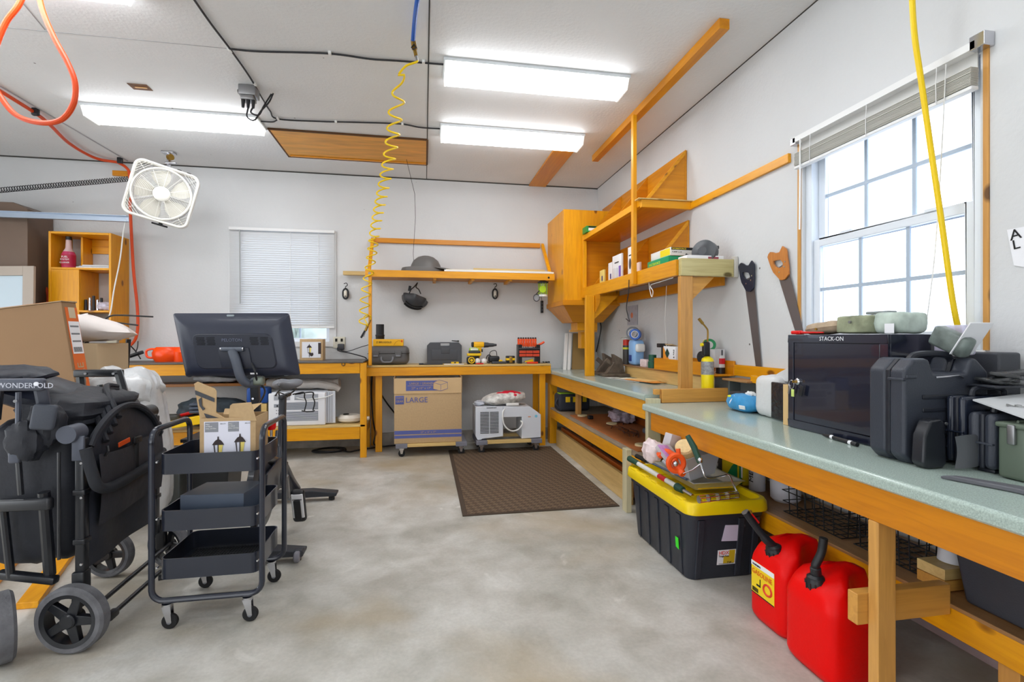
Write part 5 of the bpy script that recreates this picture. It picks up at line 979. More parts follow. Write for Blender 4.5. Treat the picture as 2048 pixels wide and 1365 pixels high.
# label on the -X end of the first can
def lab(m_, y0, y1, z0, z1, e=0, n='label'): return part(G(m_).box((xl-.0012-e, y0, z0), (xl-e, y1, z1)), n, t, bevel=0)
xl = 1.447; lab(mat('label_yellow', (248, 214, 30), .5), 1.84, 1.985, .115, .255); lab(PAP, 1.84, 1.985, .235, .255, .0012, 'label_head'); lab(INK, 1.84, 1.985, .115, .119, .0012, 'label_rule')
txt(t, 'GASOLINE', .030, (xl-.003, 1.98, .203), (0, -1, 0), (0, 0, 1), mat('orange_ink', (226, 110, 20), .6), sx=.92); txt(t, 'WARNING', .011, (xl-.003, 1.975, .240), (0, -1, 0), (0, 0, 1), INK)
part(G(mat('red_ink', (220, 60, 40), .6)).tube([(xl-.002, 1.88+.025*math.cos(a), .165+.022*math.sin(a)) for a in [2*math.pi*q/20 for q in range(20)]], .0045, 6, closed=True), 'round_emblem', t); part(G(INK).box((xl-.003, 1.925, .16), (xl-.0005, 1.929, .19)).box((xl-.003, 1.925, .155), (xl-.0005, 1.95, .162)), 'mower_symbol', t)
g = G(INK)
for k in range(8): g.box((xl-.003, 1.94+.005*k, .124), (xl-.0005, 1.942+.005*k, .142))
part(g, 'barcode', t)
can(1.54, 1.630, .129, 'red plastic fuel can with a short bent spout behind the near bench leg', (-.05, 0, 1), [(0, 0, .02), (-.004, .0, .06), (-.004, -.002, .075), (.016, -.006, .12), (.022, -.01, .175)])
# ---- under near bench: cans and jugs, wire baskets, blocks, black bin
SH = .353
t = thing('spray_can', 'black and brown spray can on the lower shelf behind the tote', 'can', (1.98, 2.85, SH)); part(G(mat('dark_can', (50, 46, 44), .4)).lathe([(0, 0), (.034, 0), (.034, .15), (0, .155)], (1.93, 2.94, SH)).m(mat('grey_cap', (130, 126, 122), .5)).lathe([(.034, .15), (.034, .2), (.02, .215), (0, .215)], (1.93, 2.94, SH)), 'can', t); txt(t, 'FIL', .03, (1.892, 2.945, SH+.05), (.9, -1, 0), (0, 0, 1), PAP)
t = thing('oil_jug', 'yellow and green rectangular tin on the lower shelf behind the tote', 'tin', (1.97, 2.77, SH)); TGY = mat('tin_yellow', (226, 200, 20), .35)
part(G(TGY).rbox((1.965, 2.775, SH+.13), (.16, .22, .26), .012), 'tin', t); part(G(mat('tin_green', (20, 140, 90), .4)).prism([(1.884, 2.83, SH+.02), (1.884, 2.72, SH+.02), (1.884, 2.72, SH+.14), (1.884, 2.77, SH+.10)], (-.002, 0, 0)), 'green_wedge', t); part(G(mat('tin_green', (20, 140, 90), .4)).box((1.8835, 2.675, SH+.01), (1.8825, 2.70, SH+.25)), 'green_stripe', t)
part(G(PAP).box((1.8835, 2.668, SH+.05), (1.8822, 2.682, SH+.2)), 'white_panel', t); part(G(mat('blk_line', (30, 60, 40), .5)).tube([(1.883, 2.835+.03*math.cos(a), SH+.17+.04*math.sin(a)) for a in [2*math.pi*q/18 for q in range(18)]], .003, 5, closed=True), 'oval_emblem', t)
t = thing('caulk_tube', 'white and grey lettered canister right of the yellow and green tin', 'canister', (1.93, 2.60, SH)); part(G(mat('canister_white', (216, 214, 220), .4)).lathe([(0, 0), (.045, 0), (.045, .24), (0, .245)], (1.93, 2.60, SH)), 'body', t); txt(t, 'METAL', .05, (1.882, 2.57, SH+.05), (0, 0, 1), (0, 1, 0), INK)
t = thing('white_jug', 'white plastic jug on the lower shelf beside the wire baskets', 'jug', (1.95, 2.40, SH)); part(G(mat('jug_white', (222, 222, 232), .35)).lathe([(0, 0), (.06, 0), (.075, .015), (.078, .19), (.05, .225), (.02, .235), (0, .235)], (1.955, 2.40, SH)), 'body', t); part(G(WHT).cyl((1.955, 2.40, SH+.235), (1.955, 2.40, SH+.26), .022), 'cap', t)
t = thing('white_jug', 'white plastic jug between the lettered canister and the larger jug', 'jug', (1.99, 2.37, SH)); part(G(mat('jug_grey', (190, 186, 196), .4)).lathe([(0, 0), (.045, 0), (.045, .2), (.02, .235), (0, .235)], (2.02, 2.53, SH)), 'body', t)
def basket(y0, y1, x0, x1, z1, label):
    t = thing('wire_basket', label, 'basket', ((x0+x1)/2, (y0+y1)/2, SH)); w = .0027; z0 = SH+.003; BM = BLK
    def hoop(z, e): return [(x0+e, y0+e, z), (x1-e, y0+e, z), (x1-e, y1-e, z), (x0+e, y1-e, z)]
    for k in range(6): z = z0+(z1-z0)*k/5; part(G(BM).tube(hoop(z, .012*(1-k/5)), w if k < 5 else .0035, 5, closed=True), 'hoop_wire', t)
    n = 7
    for k in range(1, n):
        y = y0+(y1-y0)*k/n; part(G(BM).tube([(x0, y, z1), (x0+.012, y, z0), (x1-.012, y, z0), (x1, y, z1)], w, 5), 'cross_wire', t)
    for k in range(1, 6):
        x = x0+(x1-x0)*k/6; part(G(BM).tube([(x, y0, z1), (x, y0+.012, z0), (x, y1-.012, z0), (x, y1, z1)], w, 5), 'long_wire', t)
basket(1.88, 2.26, 1.81, 2.08, .63, 'black wire basket on the lower shelf, farther one beside the white jug'); basket(1.545, 1.85, 1.82, 2.09, .63, 'black wire basket on the lower shelf, nearer one behind the bench leg')
for k in range(2): solo(G(LX if k else NX).box((1.80, 1.435, SH+.001+.04*k), (1.98, 1.535, SH+.039+.04*k)), 'wood_block', ('lower', 'upper')[k]+' pine block of the two stacked beside the black bin', 'block', bevel=.002)
t = thing('paper_funnel', 'white tapered plastic cup standing on the stacked pine blocks', 'cup', (1.93, 1.49, SH+.08)); part(G(mat('funnel_white', (214, 214, 220), .5)).lathe([(0, 0), (.045, 0), (.028, .14), (0, .14)], (1.90, 1.487, SH+.081)), 'cup', t)
t = thing('black_bin', 'dark grey plastic bin on the lower shelf at the right edge', 'bin', (1.97, 1.0, SH)); DB = mat('dark_bin', (56, 58, 66), .5, bump=(200, .15))
g = G(DB).hexa([(1.80, .80, SH+.001), (2.10, .80, SH+.001), (2.10, 1.37, SH+.001), (1.80, 1.37, SH+.001)], [(1.785, .76, SH+.27), (2.11, .76, SH+.27), (2.11, 1.415, SH+.27), (1.785, 1.415, SH+.27)]); part(g, 'tub', t, bevel=.012)
part(G(DB).box((1.775, .75, SH+.265), (2.115, 1.422, SH+.285)), 'rim', t, bevel=.004)
# ---- on the near counter
t = thing('safe_cabinet', 'black steel security cabinet with keys hanging in its lock on the near counter', 'safe', (1.92, 1.9, ZN))
SBK = mat('safe_black', (30, 33, 48), .18, .0, coat=.5); x0, x1, y0, y1, z0, z1 = 1.745, 2.0, 1.60, 2.125, ZN+.002, 1.262
part(G(SBK).box((x0+.012, y0, z0), (x1, y1, z1)), 'body', t, bevel=.003)
g = G(SBK); f_ = .035
g.box((x0, y0, z0), (x0+.0115, y1, z0+f_)); g.box((x0, y0, z1-f_), (x0+.0115, y1, z1)); g.box((x0, y0, z0+f_), (x0+.0115, y0+f_, z1-f_)); g.box((x0, y1-f_, z0+f_), (x0+.0115, y1, z1-f_)); part(g, 'door_frame', t, bevel=.002)
part(G(SBK).box((x0+.003, y0+f_+.003, z0+f_+.003), (x0+.0112, y1-f_-.003, z1-f_-.003)), 'door', t, bevel=.002)
txt(t, 'STACK-ON', .026, (x0-.001, 1.93, z1-.027), (0, -1, 0), (0, 0, 1), mat('silver_letter', (220, 220, 224), .3)); yk = 2.06
part(G(CHR).lathe([(0, 0), (.016, 0), (.016, .008), (.011, .014), (0, .014)], (x0+.003, yk, 1.04), (-1, 0, 0), n=18), 'lock', t)
part(G(BRS).rbox((x0-.02, yk, 1.04), (.02, .004, .012), .001), 'key', t)
part(G(CHR).tube([(x0-.018, yk+.02+.016*math.cos(a), 1.025+.02*math.sin(a)) for a in [2*math.pi*q/18 for q in range(18)]], .0013, 5, closed=True), 'key_ring', t); part(G(STL).rbox((x0-.018, yk+.035, 1.0), (.002, .010, .045), .001, 1, rot(.25, 0, 0)), 'key', t)
part(G(mat('key_tag', (200, 220, 120), .4)).rbox((x0-.018, yk+.012, .985), (.004, .018, .035), .003), 'key_tag', t); part(G(BLK).rbox((x0-.012, yk-.035, 1.0), (.006, .02, .05), .004, 2, rot(.2, 0, 0)), 'black_fob', t)
part(G(SBK).cyl((x0+.002, y0+f_+.001, z1-.07), (x0+.002, y0+f_+.001, z1-.04), .003), 'hinge', t)
# on top of the safe
zt = 1.264
t = thing('red_screwdriver', 'red plastic scraper lying on the near end of the security cabinet top', 'tool', (1.765, 2.05, zt)); part(G(RED).rbox((1.765, 2.09, zt+.009), (.022, .06, .018), .006), 'head', t); part(G(RED).cyl((1.765, 2.06, zt+.008), (1.765, 1.93, zt+.007), .006, .003), 'handle', t)
TAN = mat('tan_canvas', (172, 152, 128), .85, nz=(30, .12), bump=(60, .4)); CAMO = mat('camo_canvas', (150, 156, 128), .85, nz=(11, .38), bump=(60, .3))
t = thing('canvas_pouch', 'flat tan canvas pouch on the security cabinet', 'pouch', (1.85, 1.98, zt)); part(G(TAN).pillow((1.86, 1.985, zt+.030), (.16, .21, .056), rot(-.1, 0, .1), p=3.2, bumps=.03, seed=21), 'pouch', t); part(G(BRS).cyl((1.785, 1.99, zt+.024), (1.778, 1.99, zt+.024), .006), 'eyelet', t)
t = thing('canvas_pouch', 'camouflage canvas pouch on the security cabinet in front of the window', 'pouch', (1.86, 1.76, zt)); part(G(CAMO).pillow((1.86, 1.81, zt+.040), (.15, .17, .078), rot(0, .0, .05), p=7, bumps=.015, seed=22), 'pouch', t); part(G(mat('camo_pale', (186, 200, 190), .8, nz=(14, .3))).pillow((1.88, 1.675, zt+.043), (.14, .13, .084), p=6, bumps=.03, seed=23), 'side_pocket', t); part(G(STL).cyl((1.778, 1.80, zt+.05), (1.77, 1.80, zt+.05), .006), 'eyelet', t); part(G(mat('webbing', (130, 136, 136), .8)).rbox((1.87, 1.745, zt+.088), (.05, .10, .012), .004), 'strap', t); part(G(PAP).box((1.80, 1.625, zt+.002), (1.801, 1.665, zt+.04)), 'tag', t)
t = thing('plastic_package', 'clear plastic package of grey parts leaning behind the security cabinet', 'package', (1.93, 1.48, 1.18))
part(G(mat('pack_grey', (110, 120, 116), .35, nz=(18, .5))).rbox((1.88, 1.475, 1.235), (.05, .13, .075), .014, 3, rot(.45, 0, 0)), 'parts', t); part(G(PAP).rbox((1.90, 1.425, 1.245), (.10, .004, .13), .001, 1, rot(.55, 0, 0)), 'card', t); part(G(mat('pack_violet', (206, 200, 220), .3, alpha=.7)).rbox((1.95, 1.52, 1.24), (.06, .11, .11), .01), 'film', t)
txt(t, '3.5', .022, (1.918, 1.55, 1.262), (0, -1, 0), (0, 0, 1), PAP)
part(G(CHA).rbox((2.08, 1.50, 1.05), (.1, .14, .29), .01), 'lower_case', t)
# white bag, black thing, cardboard strip, blue bag, wood block
t = thing('plastic_shopping_bag', 'white plastic shopping bag standing left of the security cabinet', 'bag', (1.87, 2.38, ZN)); WB = mat('bag_white', (224, 224, 224), .35, alpha=.88, bump=(24, .4))
part(G(WB).pillow((1.90, 2.385, ZN+.115), (.17, .19, .225), p=5, bumps=.015, seed=31), 'bag', t); part(G(WB).prism([(1.87, 2.44, ZN+.20), (1.87, 2.28, ZN+.20), (1.87, 2.17, ZN+.34), (1.87, 2.20, ZN+.38), (1.87, 2.25, ZN+.29), (1.87, 2.34, ZN+.25)], (.05, 0, 0)), 'handles', t, bevel=.006)
part(G(mat('black_film', (30, 26, 30), .15, nz=(24, .4), bump=(30, 1))).rbox((1.812, 2.255, ZN+.105), (.02, .13, .19), .006), 'dark_contents', t)
solo(G(mat('strip_card', (214, 180, 126), .8)).rbox((1.775, 2.155, ZN+.101), (.03, .045, .20), .001, 1), 'cardboard_strip', 'upright cardboard box edge against the left side of the security cabinet', 'box')
t = thing('rice_bag', 'small blue and white plastic bag lying on the counter left of the white bag', 'bag', (1.83, 2.58, ZN)); part(G(mat('bag_blue', (60, 150, 206), .35, nz=(9, .2), bump=(30, .4))).pillow((1.85, 2.60, ZN+.052), (.14, .23, .10), p=2.7, bumps=.02, seed=33), 'bag', t)
part(G(mat('barcode_white', (226, 226, 226), .5)).rbox((1.786, 2.535, ZN+.034), (.006, .045, .022), .002, 1, rot(0, -.2, .15)), 'barcode_patch', t); part(G(mat('yellow_print', (216, 220, 60), .5)).ball((1.80, 2.66, ZN+.082), (.012, .03, .009), 10), 'yellow_patch', t); part(G(PAP).tube(spline([(1.80, 2.665, ZN+.03), (1.786, 2.64, ZN+.055), (1.80, 2.62, ZN+.09)]), .006, 6), 'white_swirl', t); part(G(WHT).pillow((1.86, 2.56, ZN+.105), (.05, .05, .03), bumps=.1, seed=6), 'bag_tie', t)
solo(G(mat('dark_block', (52, 52, 60), .6)).rbox((1.98, 2.70, ZN+.046), (.12, .30, .09), .005), 'dark_box', 'low dark box behind the blue bag on the near counter', 'box')
solo(G(PY).hexa([(2.03, 2.44, .935), (2.07, 2.44, .935), (2.07, 2.80, .965), (2.03, 2.80, .965)], [(2.03, 2.44, .975), (2.07, 2.44, .975), (2.07, 2.80, 1.01), (2.03, 2.80, 1.01)]), 'wood_stick', 'rough orange wooden stick resting above the dark box', 'stick', bevel=.004)
# marker
t = thing('marker', 'black and white marker pen lying before the security cabinet', 'marker', (1.71, 1.78, ZN)); A, B = V((1.72, 1.88, ZN+.009)), V((1.69, 1.68, ZN+.009)); q = lambda u: A.lerp(B, u)
part(G(BLK).cyl(q(0), q(.24), .006, .0085), 'cap', t); part(G(PAP).cyl(q(.24), q(.32), .0088), 'white_band', t); part(G(BLK).cyl(q(.32), q(.78), .0088), 'barrel', t); part(G(PAP).cyl(q(.78), q(.86), .0088), 'white_band', t); part(G(BLK).cyl(q(.86), q(1), .0085), 'end', t)
# hard cases
CS = mat('case_black', (52, 56, 66), .42, bump=(220, .12)); CSD = mat('case_dark', (30, 33, 42), .42)
t = thing('hard_case', 'large upright black plastic tool case with carrying handle near the window', 'case', (1.78, 1.483, ZN)); loc = Matrix.Translation((1.75, 1.483, ZN)) @ Matrix.Rotation(-.02, 4, 'Z')
# local x = thickness(-x front edge toward aisle), case stands on edge; broad side faces the camera (-y)
def lp(g, name, mt_=loc, par=None, **k): g.bm.transform(mt_); return part(g, name, par or t, **k)
W_, TH, HH = .345, .145, .362
g = G(CS); x0 = -.14
prof = [(x0+.03, 0), (x0+W_-.03, 0), (x0+W_, .03), (x0+W_, HH-.05), (x0+W_-.05, HH), (x0+.27, HH), (x0+.25, HH-.05), (x0+.12, HH-.05), (x0+.10, HH), (x0+.04, HH), (x0, HH-.04), (x0, .03)]
for (ya, yb) in ((-.072, -.012), (.0, .07)):
    g = G(CS).prism([(x, ya, z) for x, z in prof], (0, yb-ya, 0)); lp(g, 'shell_half', bevel=.014)
lp(G(CSD).prism([(x*.985+.0, -.014, z*.985+.003) for x, z in prof], (0, .016, 0)), 'seam', bevel=.003)
for k in range(5): lp(G(CSD).rbox((x0+.19, -.0735, .05+.045*k), (.24, .006, .014), .002), 'groove', )
lp(G(CS).rbox((x0+.025, -.0735, .30), (.04, .008, .012), .003).rbox((x0+.004, -.04, .29), (.016, .06, .01), .003), 'groove')
lp(G(CSD).tube(spline([(x0+.09, .0, HH-.03), (x0+.105, 0, HH+.0), (x0+.14, 0, HH+.012), (x0+.23, 0, HH+.012), (x0+.265, 0, HH+.0), (x0+.28, 0, HH-.03)]), .012, 10), 'handle')
lp(G(CHR).tube([(x0+.12, -.076, HH-.065), (x0+.21, -.078, HH-.06), (x0+.23, -.076, HH-.068)], .003, 6), 'latch_wire')
def case_(name_l, cx2, cy2, rz, W_, TH, HH, mt2=CS, r=.02):
    global t
    t = thing('hard_case', name_l, 'case', (cx2, cy2, ZN)); lc = Matrix.Translation((cx2, cy2, ZN)) @ Matrix.Rotation(rz, 4, 'Z')
    for ya, yb in ((-TH/2, -.006), (.006, TH/2)): lp(G(mt2).rbox((0, (ya+yb)/2, HH/2+.008), (W_, yb-ya, HH-.012), r, 4), 'shell_half', lc, t)
    lp(G(CSD).rbox((0, 0, HH/2+.006), (W_-.01, .016, HH-.014), .006), 'seam', lc, t)
    lp(G(CSD).rbox((-W_/2+.05, 0, .006), (.05, TH*.6, .012), .003).rbox((W_/2-.05, 0, .006), (.05, TH*.6, .012), .003), 'feet', lc, t)
    lp(G(mt2).rbox((0, 0, HH*.5), (W_+.006, TH*.9, .006), .002), 'band', lc, t)
    lp(G(CSD).tube(spline([(-.07, 0, HH), (-.06, 0, HH+.022), (0, 0, HH+.028), (.06, 0, HH+.022), (.07, 0, HH)]), .009, 8), 'handle', lc, t)
    lp(G(BRS if r < .03 else CHR).rbox((-.02, -TH/2-.004, HH*.22), (.05, .01, .03), .003), 'latch', lc, t)
case_('rounded black case standing behind the small upright black case', 1.90, 1.372, 0, .28, .062, .235, mat('case_gloss', (30, 36, 50), .25), .028)
case_('small upright black plastic case beside the green ammunition box', 1.885, 1.295, 0, .25, .084, .19, CS, .018)
# shell packs on top, sheet
t = thing('strap_bundle', 'black folded nylon straps on top of the cases at the right edge', 'straps', (1.94, 1.36, 1.08)); g = G(CSD).rbox((1.94, 1.36, 1.085), (.18, .09, .008), .003); part(g, 'base_sheet', t)
for k in range(4): part(G(mat('nylon_gloss', (44, 46, 48), .25, bump=(40, .6))).rbox((1.935+.010*k, 1.365-.006*k, 1.098+.010*k), (.11-.01*k, .08, .014), .006, 2, rot(.12*(-1)**k, .1*(-1)**k, .2*k)), 'strap_fold', t)
t = thing('grey_sign', 'pale grey sheet with faded lettering lying tilted over the cases at right', 'sheet', (1.90, 1.12, 1.06)); g = G(mat('pale_sheet', (204, 206, 208), .5)); g.prism([(1.786, 1.335, 1.040), (1.75, 1.17, 1.008), (2.0, .98, .995), (2.12, 1.0, 1.0), (2.12, 1.335, 1.062)], (0, 0, .005)); part(g, 'sheet', t)
txt(t, 'ACADEMY', .035, (1.80, 1.25, 1.034), (.8, -.5, -.05), (.4, .9, .18), mat('faded_ink', (120, 120, 118), .7))
# holster / paddle, ammo can, long flat piece
t = thing('battery_case', 'tall narrow glossy black case with a curved grey paddle holster beside it', 'holster', (1.66, 1.36, ZN)); 
g = G(mat('gloss_black', (34, 36, 42), .28)).prism([(1.625, 1.35, ZN+.002), (1.69, 1.35, ZN+.002), (1.705, 1.35, ZN+.02), (1.695, 1.35, ZN+.155), (1.68, 1.35, ZN+.165), (1.64, 1.35, ZN+.16), (1.615, 1.35, ZN+.11), (1.61, 1.35, ZN+.02)], (0, .045, 0)); part(g, 'case', t, bevel=.008)
part(G(STL).cyl((1.695, 1.348, ZN+.15), (1.695, 1.344, ZN+.15), .005), 'rivet', t)
def pad(u, v): a = -.6+1.9*u; return V((1.70+.115*u+.01*math.sin(3*v), 1.325-.02*math.sin(math.pi*u), ZN+.006+v*(.105+.02*u-.10*u*u*u)+.018*u))
g = G(mat('paddle_grey', (84, 86, 90), .3)); g.grid(pad, 14, 8); bmesh.ops.solidify(g.bm, geom=g.bm.faces[:], thickness=.004); part(g, 'paddle', t)
t = thing('ammunition_box', 'olive green steel ammunition box on the counter at the right edge', 'ammunition box', (1.825, 1.205, ZN)); OG2 = mat('olive_green', (92, 104, 90), .5)
part(G(OG2).rbox((1.88, 1.205, ZN+.083), (.25, .075, .16), .01), 'body', t); part(G(OG2).rbox((1.88, 1.205, ZN+.166), (.262, .084, .016), .006), 'lid', t)
part(G(mat('olive_dark', (52, 62, 52), .5)).tube([(1.825+.028*math.cos(a), 1.167, ZN+.09+.026*math.sin(a)) for a in [2*math.pi*q/18 for q in range(18)]], .004, 6, closed=True).tube([(1.79, 1.167, ZN+.03), (1.925, 1.167, ZN+.03), (1.925, 1.167, ZN+.055), (1.79, 1.167, ZN+.055)], .003, 5, closed=True), 'embossing', t)
part(G(STL).rbox((1.749, 1.20, ZN+.14), (.012, .02, .06), .003), 'latch', t); part(G(OG2).tube([(1.78, 1.205, ZN+.172), (1.78, 1.205, ZN+.178), (1.93, 1.205, ZN+.178), (1.93, 1.205, ZN+.172)], .004, 6), 'handle', t)
solo(G(mat('grey_blade', (96, 96, 102), .45)).prism([(1.55, 1.25, ZN+.001), (1.57, 1.235, ZN+.001), (1.62, 1.10, ZN+.001), (1.62, .80, ZN+.001), (1.68, .80, ZN+.001), (1.665, 1.12, ZN+.001), (1.60, 1.235, ZN+.001)], (0, 0, .014)), 'grey_strap', 'long dark grey curved strip lying near the counter edge at right', 'strip', bevel=.005)
# ---- saws, note, on the right wall
def saw(px0, py0, px1, py1, handle, label, wood_):
    A = atx(px0, py0, XW-.012); B = atx(px1, py1, XW-.012); d = (B-A).normalized(); n_ = V((-1, 0, 0)).cross(d).normalized()
    t = thing('hand_saw', label, 'saw', tuple(B)); P = lambda a, b: A+d*a+n_*b
    L0 = (B-A).length
    part(G(mat('saw_steel', (128, 122, 124), .35, .8)).prism([P(.09, -.052), P(.09, .045), P(L0, .022), P(L0, -.03)], (.0018, 0, 0)), 'blade', t)
    hm = handle; g = G(hm)
    out = [(-.02, -.075), (-.028, -.04), (.0, -.01), (.01, .02), (-.01, .05), (.02, .07), (.06, .06), (.10, .055), (.15, .04), (.165, .0), (.15, -.03), (.12, -.045), (.09, -.062), (.05, -.07)]
    inn = [(.032, -.040), (.040, -.015), (.052, .012), (.075, .022), (.092, .015), (.088, -.012), (.068, -.034), (.048, -.044)]
    # ring strip between outline and grip hole
    O = [P(a*1.15, b*1.12) for a, b in out]; I = [P(a*1.15, b*1.12) for a, b in inn]; off = V((-.011, 0, 0))
    n1, n2 = 28, 28
    def samp(Q, u): k = u*len(Q); i = int(k) % len(Q); return Q[i].lerp(Q[(i+1) % len(Q)], k-int(k))
    c0 = sum((p for p in I), V((0, 0, 0)))/len(I)
    def byang(Q, a):
        best = None
        for i in range(len(Q)):
            p, q = Q[i]-c0, Q[(i+1) % len(Q)]-c0; pa, pb, qa, qb = p.dot(d), p.dot(n_), q.dot(d), q.dot(n_); ca, sa = math.cos(a), math.sin(a)
            den = ca*(qb-pb)-sa*(qa-pa)
            if abs(den) < 1e-9: continue
            s_ = (sa*pa-ca*pb)/den
            if 0 <= s_ <= 1:
                x = pa+(qa-pa)*s_; y = pb+(qb-pb)*s_; r = x*ca+y*sa
                if r > 0 and (best is None or r > best): best = r
        return c0+(d*math.cos(a)+n_*math.sin(a))*(best or .03)
    R1, R2 = [], []
    for k in range(36): a = 2*math.pi*k/36; R1.append(byang(O, a)); R2.append(byang(I, a))
    bv = g.bm.verts.new; a1 = [bv(p) for p in R1]; a2 = [bv(p) for p in R2]; b1 = [bv(p+off) for p in R1]; b2 = [bv(p+off) for p in R2]
    for k in range(36):
        j = (k+1) % 36; g._f([a1[k], a1[j], a2[j], a2[k]]); g._f([b1[k], b2[k], b2[j], b1[j]]); g._f([a1[k], b1[k], b1[j], a1[j]]); g._f([a2[k], a2[j], b2[j], b2[k]])
    part(g, 'handle', t, bevel=.002)
    for a, b_ in ((.11, .03), (.12, -.02), (.085, .045)): part(G(CHR).cyl(P(a*1.05, b_)+V((-.013, 0, 0)), P(a*1.05, b_)+V((-.010, 0, 0)), .005), 'rivet', t)
saw(1495, 530, 1519, 744, mat('saw_handle_blue', (34, 38, 56), .4), 'hand saw with dark blue handle hanging on the right wall', 0)
saw(1556, 505, 1607, 690, wood('saw_handle_wood', (206, 132, 60), (150, 84, 30), 'z', knots=False), 'hand saw with wooden handle hanging beside the window', 1)
t = thing('paper_note', 'white handwritten note pinned on the wall at the right edge', 'note', (XW-.003, 1.40, 1.52)); a = [atx(x, y, XW-.003) for x, y in ((2014, 460), (2090, 446), (2110, 545), (2028, 531))]; part(G(PAP).prism(a, (-.001, 0, 0)), 'sheet', t)
txt(t, 'A', .055, tuple(atx(2021, 482, XW-.005)), (0, -1, .15), (0, .1, 1), INK); txt(t, 'L', .05, tuple(atx(2026, 500, XW-.005)), (0, -1, .15), (0, .1, 1), INK); 
# ---- on the rear counter
t = thing('wall_card', 'small printed card hanging on the wall above the rear counter', 'card', tuple(aty(1265, 650, 5.0))); a = atx(1255, 613, XW-.004); b_ = atx(1275, 650, XW-.006)
part(G(mat('card_grey', (176, 178, 190), .5, nz=(14, .15))).box(tuple(a), tuple(b_)), 'card', t); part(G(mat('orange_spot', (220, 130, 90), .6)).ball((a+b_)/2+V((-.002, .01, .0)), (.002, .03, .03), 8), 'picture', t)
t = thing('cord', 'thin black cord hanging from the front beam of the right shelving', 'cord', (1.69, 3.9, 1.4)); part(G(BLK).tube(spline([atx(1258, 560, 1.69), atx(1257, 585, 1.69), atx(1253, 615, 1.69), atx(1256, 632, 1.69), atx(1259, 643, 1.69), atx(1252, 638, 1.69)]), .004), 'cord', t)
t = thing('hanging_string', 'thin white string looped under the right shelving', 'string', (1.75, 3.4, 1.6)); part(G(WHT).tube(spline([(1.72, 3.58, 1.674), (1.72, 3.56, 1.61), (1.72, 3.53, 1.56), (1.72, 3.51, 1.60), (1.72, 3.55, 1.65), (1.72, 3.40, 1.66), (1.72, 3.20, 1.668)]), .003), 'string', t); part(G(WHT).tube([atx(1333, 572, 1.95), atx(1330, 640, 1.98), atx(1333, 700, 2.0)], .0025), 'string', t)
CRP = thing('cord', 'black appliance cord hanging on the wall behind the rear post', 'cord', (2.08, 5.2, .9)); part(G(BLK).tube(spline([atx(1199, 640, 2.13), atx(1202, 655, 2.13), atx(1198, 680, 2.13), atx(1190, 715, 2.13)]), .006), 'cord', CRP)
t = thing('sharpening_stones', 'two brown cast iron tool stands on a flat base on the rear counter', 'tool', (1.85, 4.2, ZR)); IR = mat('old_iron', (92, 80, 68), .6, nz=(20, .3), bump=(60, .5))
part(G(IR).box((1.71, 4.44, ZR+.001), (1.94, 4.96, ZR+.03)), 'base', t, bevel=.003)
for y in (4.58, 4.84):
    part(G(IR).prism([(1.74, y-.05, ZR+.03), (1.93, y-.05, ZR+.03), (1.90, y-.05, ZR+.17), (1.81, y-.05, ZR+.22), (1.82, y-.05, ZR+.14)], (0, .07, 0)), 'casting', t, bevel=.005); part(G(IR).rbox((1.80, y-.01, ZR+.12), (.14, .03, .04), .006, 2, rot(0, .7, 0)), 'clamp_bar', t)
t = thing('magazines', 'spread of magazines and paper strips lying on the rear counter', 'papers', (1.83, 3.6, ZR))
for k, (c1, y, l) in enumerate((((150, 150, 150), 4.20, .5), ((220, 220, 214), 4.14, .5), ((60, 60, 62), 4.10, .42), ((226, 222, 206), 4.04, .45), ((232, 150, 60), 3.92, .40), ((230, 190, 120), 3.98, .3))):
    part(G(mat('paper_%d' % k if False else 'sheet_'+('grey', 'white', 'dark', 'cream', 'orange', 'sand')[k], c1, .5)).rbox((1.76+.020*k, y, ZR+.0025+.0024*k), (.13, l, .002), 0, 1, rot(0, 0, .22)), 'sheet', t)
# wooden back tray with bits
t = thing('bench_tray', 'pine box shelf along the wall at the back of the rear counter', 'tray', (2.03, 3.7, ZR))
bd('front_board', t, (1.955, 3.50, ZR+.001), (1.975, 4.60, ZR+.098), LY); bd('top_board', t, (1.945, 3.15, ZR+.099), (XW-.024, 4.94, ZR+.110), BRY); bd('end_board', t, (1.976, 4.58, ZR+.001), (XW-.024, 4.60, ZR+.098), LX)
bd('front_board', t, (1.957, 3.16, ZR+.001), (1.972, 3.44, ZR+.098), LY)
t = thing('wooden_bin', 'orange wooden bin on the box shelf holding bags and rolls', 'bin', (2.03, 3.5, ZR+.111)); zb = ZR+.111
bd('front', t, (1.93, 3.10, zb), (1.945, 3.92, zb+.095), OY); bd('back', t, (2.12, 3.10, zb), (2.135, 3.92, zb+.105), OY); bd('base', t, (1.946, 3.10, zb), (2.119, 3.92, zb+.01), OY)
bd('end', t, (1.946, 3.90, zb+.011), (2.119, 3.92, zb+.095), OX)
t = thing('matches_box', 'white and orange box marked fire standing in the wooden bin', 'box', (2.0, 3.73, zb+.012)); rb('carton', t, (2.0, 3.72, zb+.105), (.07, .20, .185), .002, PAP); part(G(mat('orange_print', (236, 150, 40), .5)).prism([(1.963, 3.82, zb+.05), (1.963, 3.68, zb+.05), (1.963, 3.82, zb+.19)], (-.001, 0, 0)), 'orange_corner', t)
part(G(mat('dark_green_print', (20, 60, 50), .5)).prism([(1.9625, 3.785, zb+.14), (1.9625, 3.75, zb+.18), (1.9625, 3.715, zb+.14), (1.9625, 3.75, zb+.10)], (-.002, 0, 0)), 'diamond', t); txt(t, 'TIE & FIRE', .026, (1.963, 3.635, zb+.06), (0, 0, 1), (0, 1, 0), INK)
part(G(CARD).rbox((1.995, 3.74, zb+.205), (.06, .12, .006), .001, 1, rot(0, .3, 0)), 'open_flap', t)
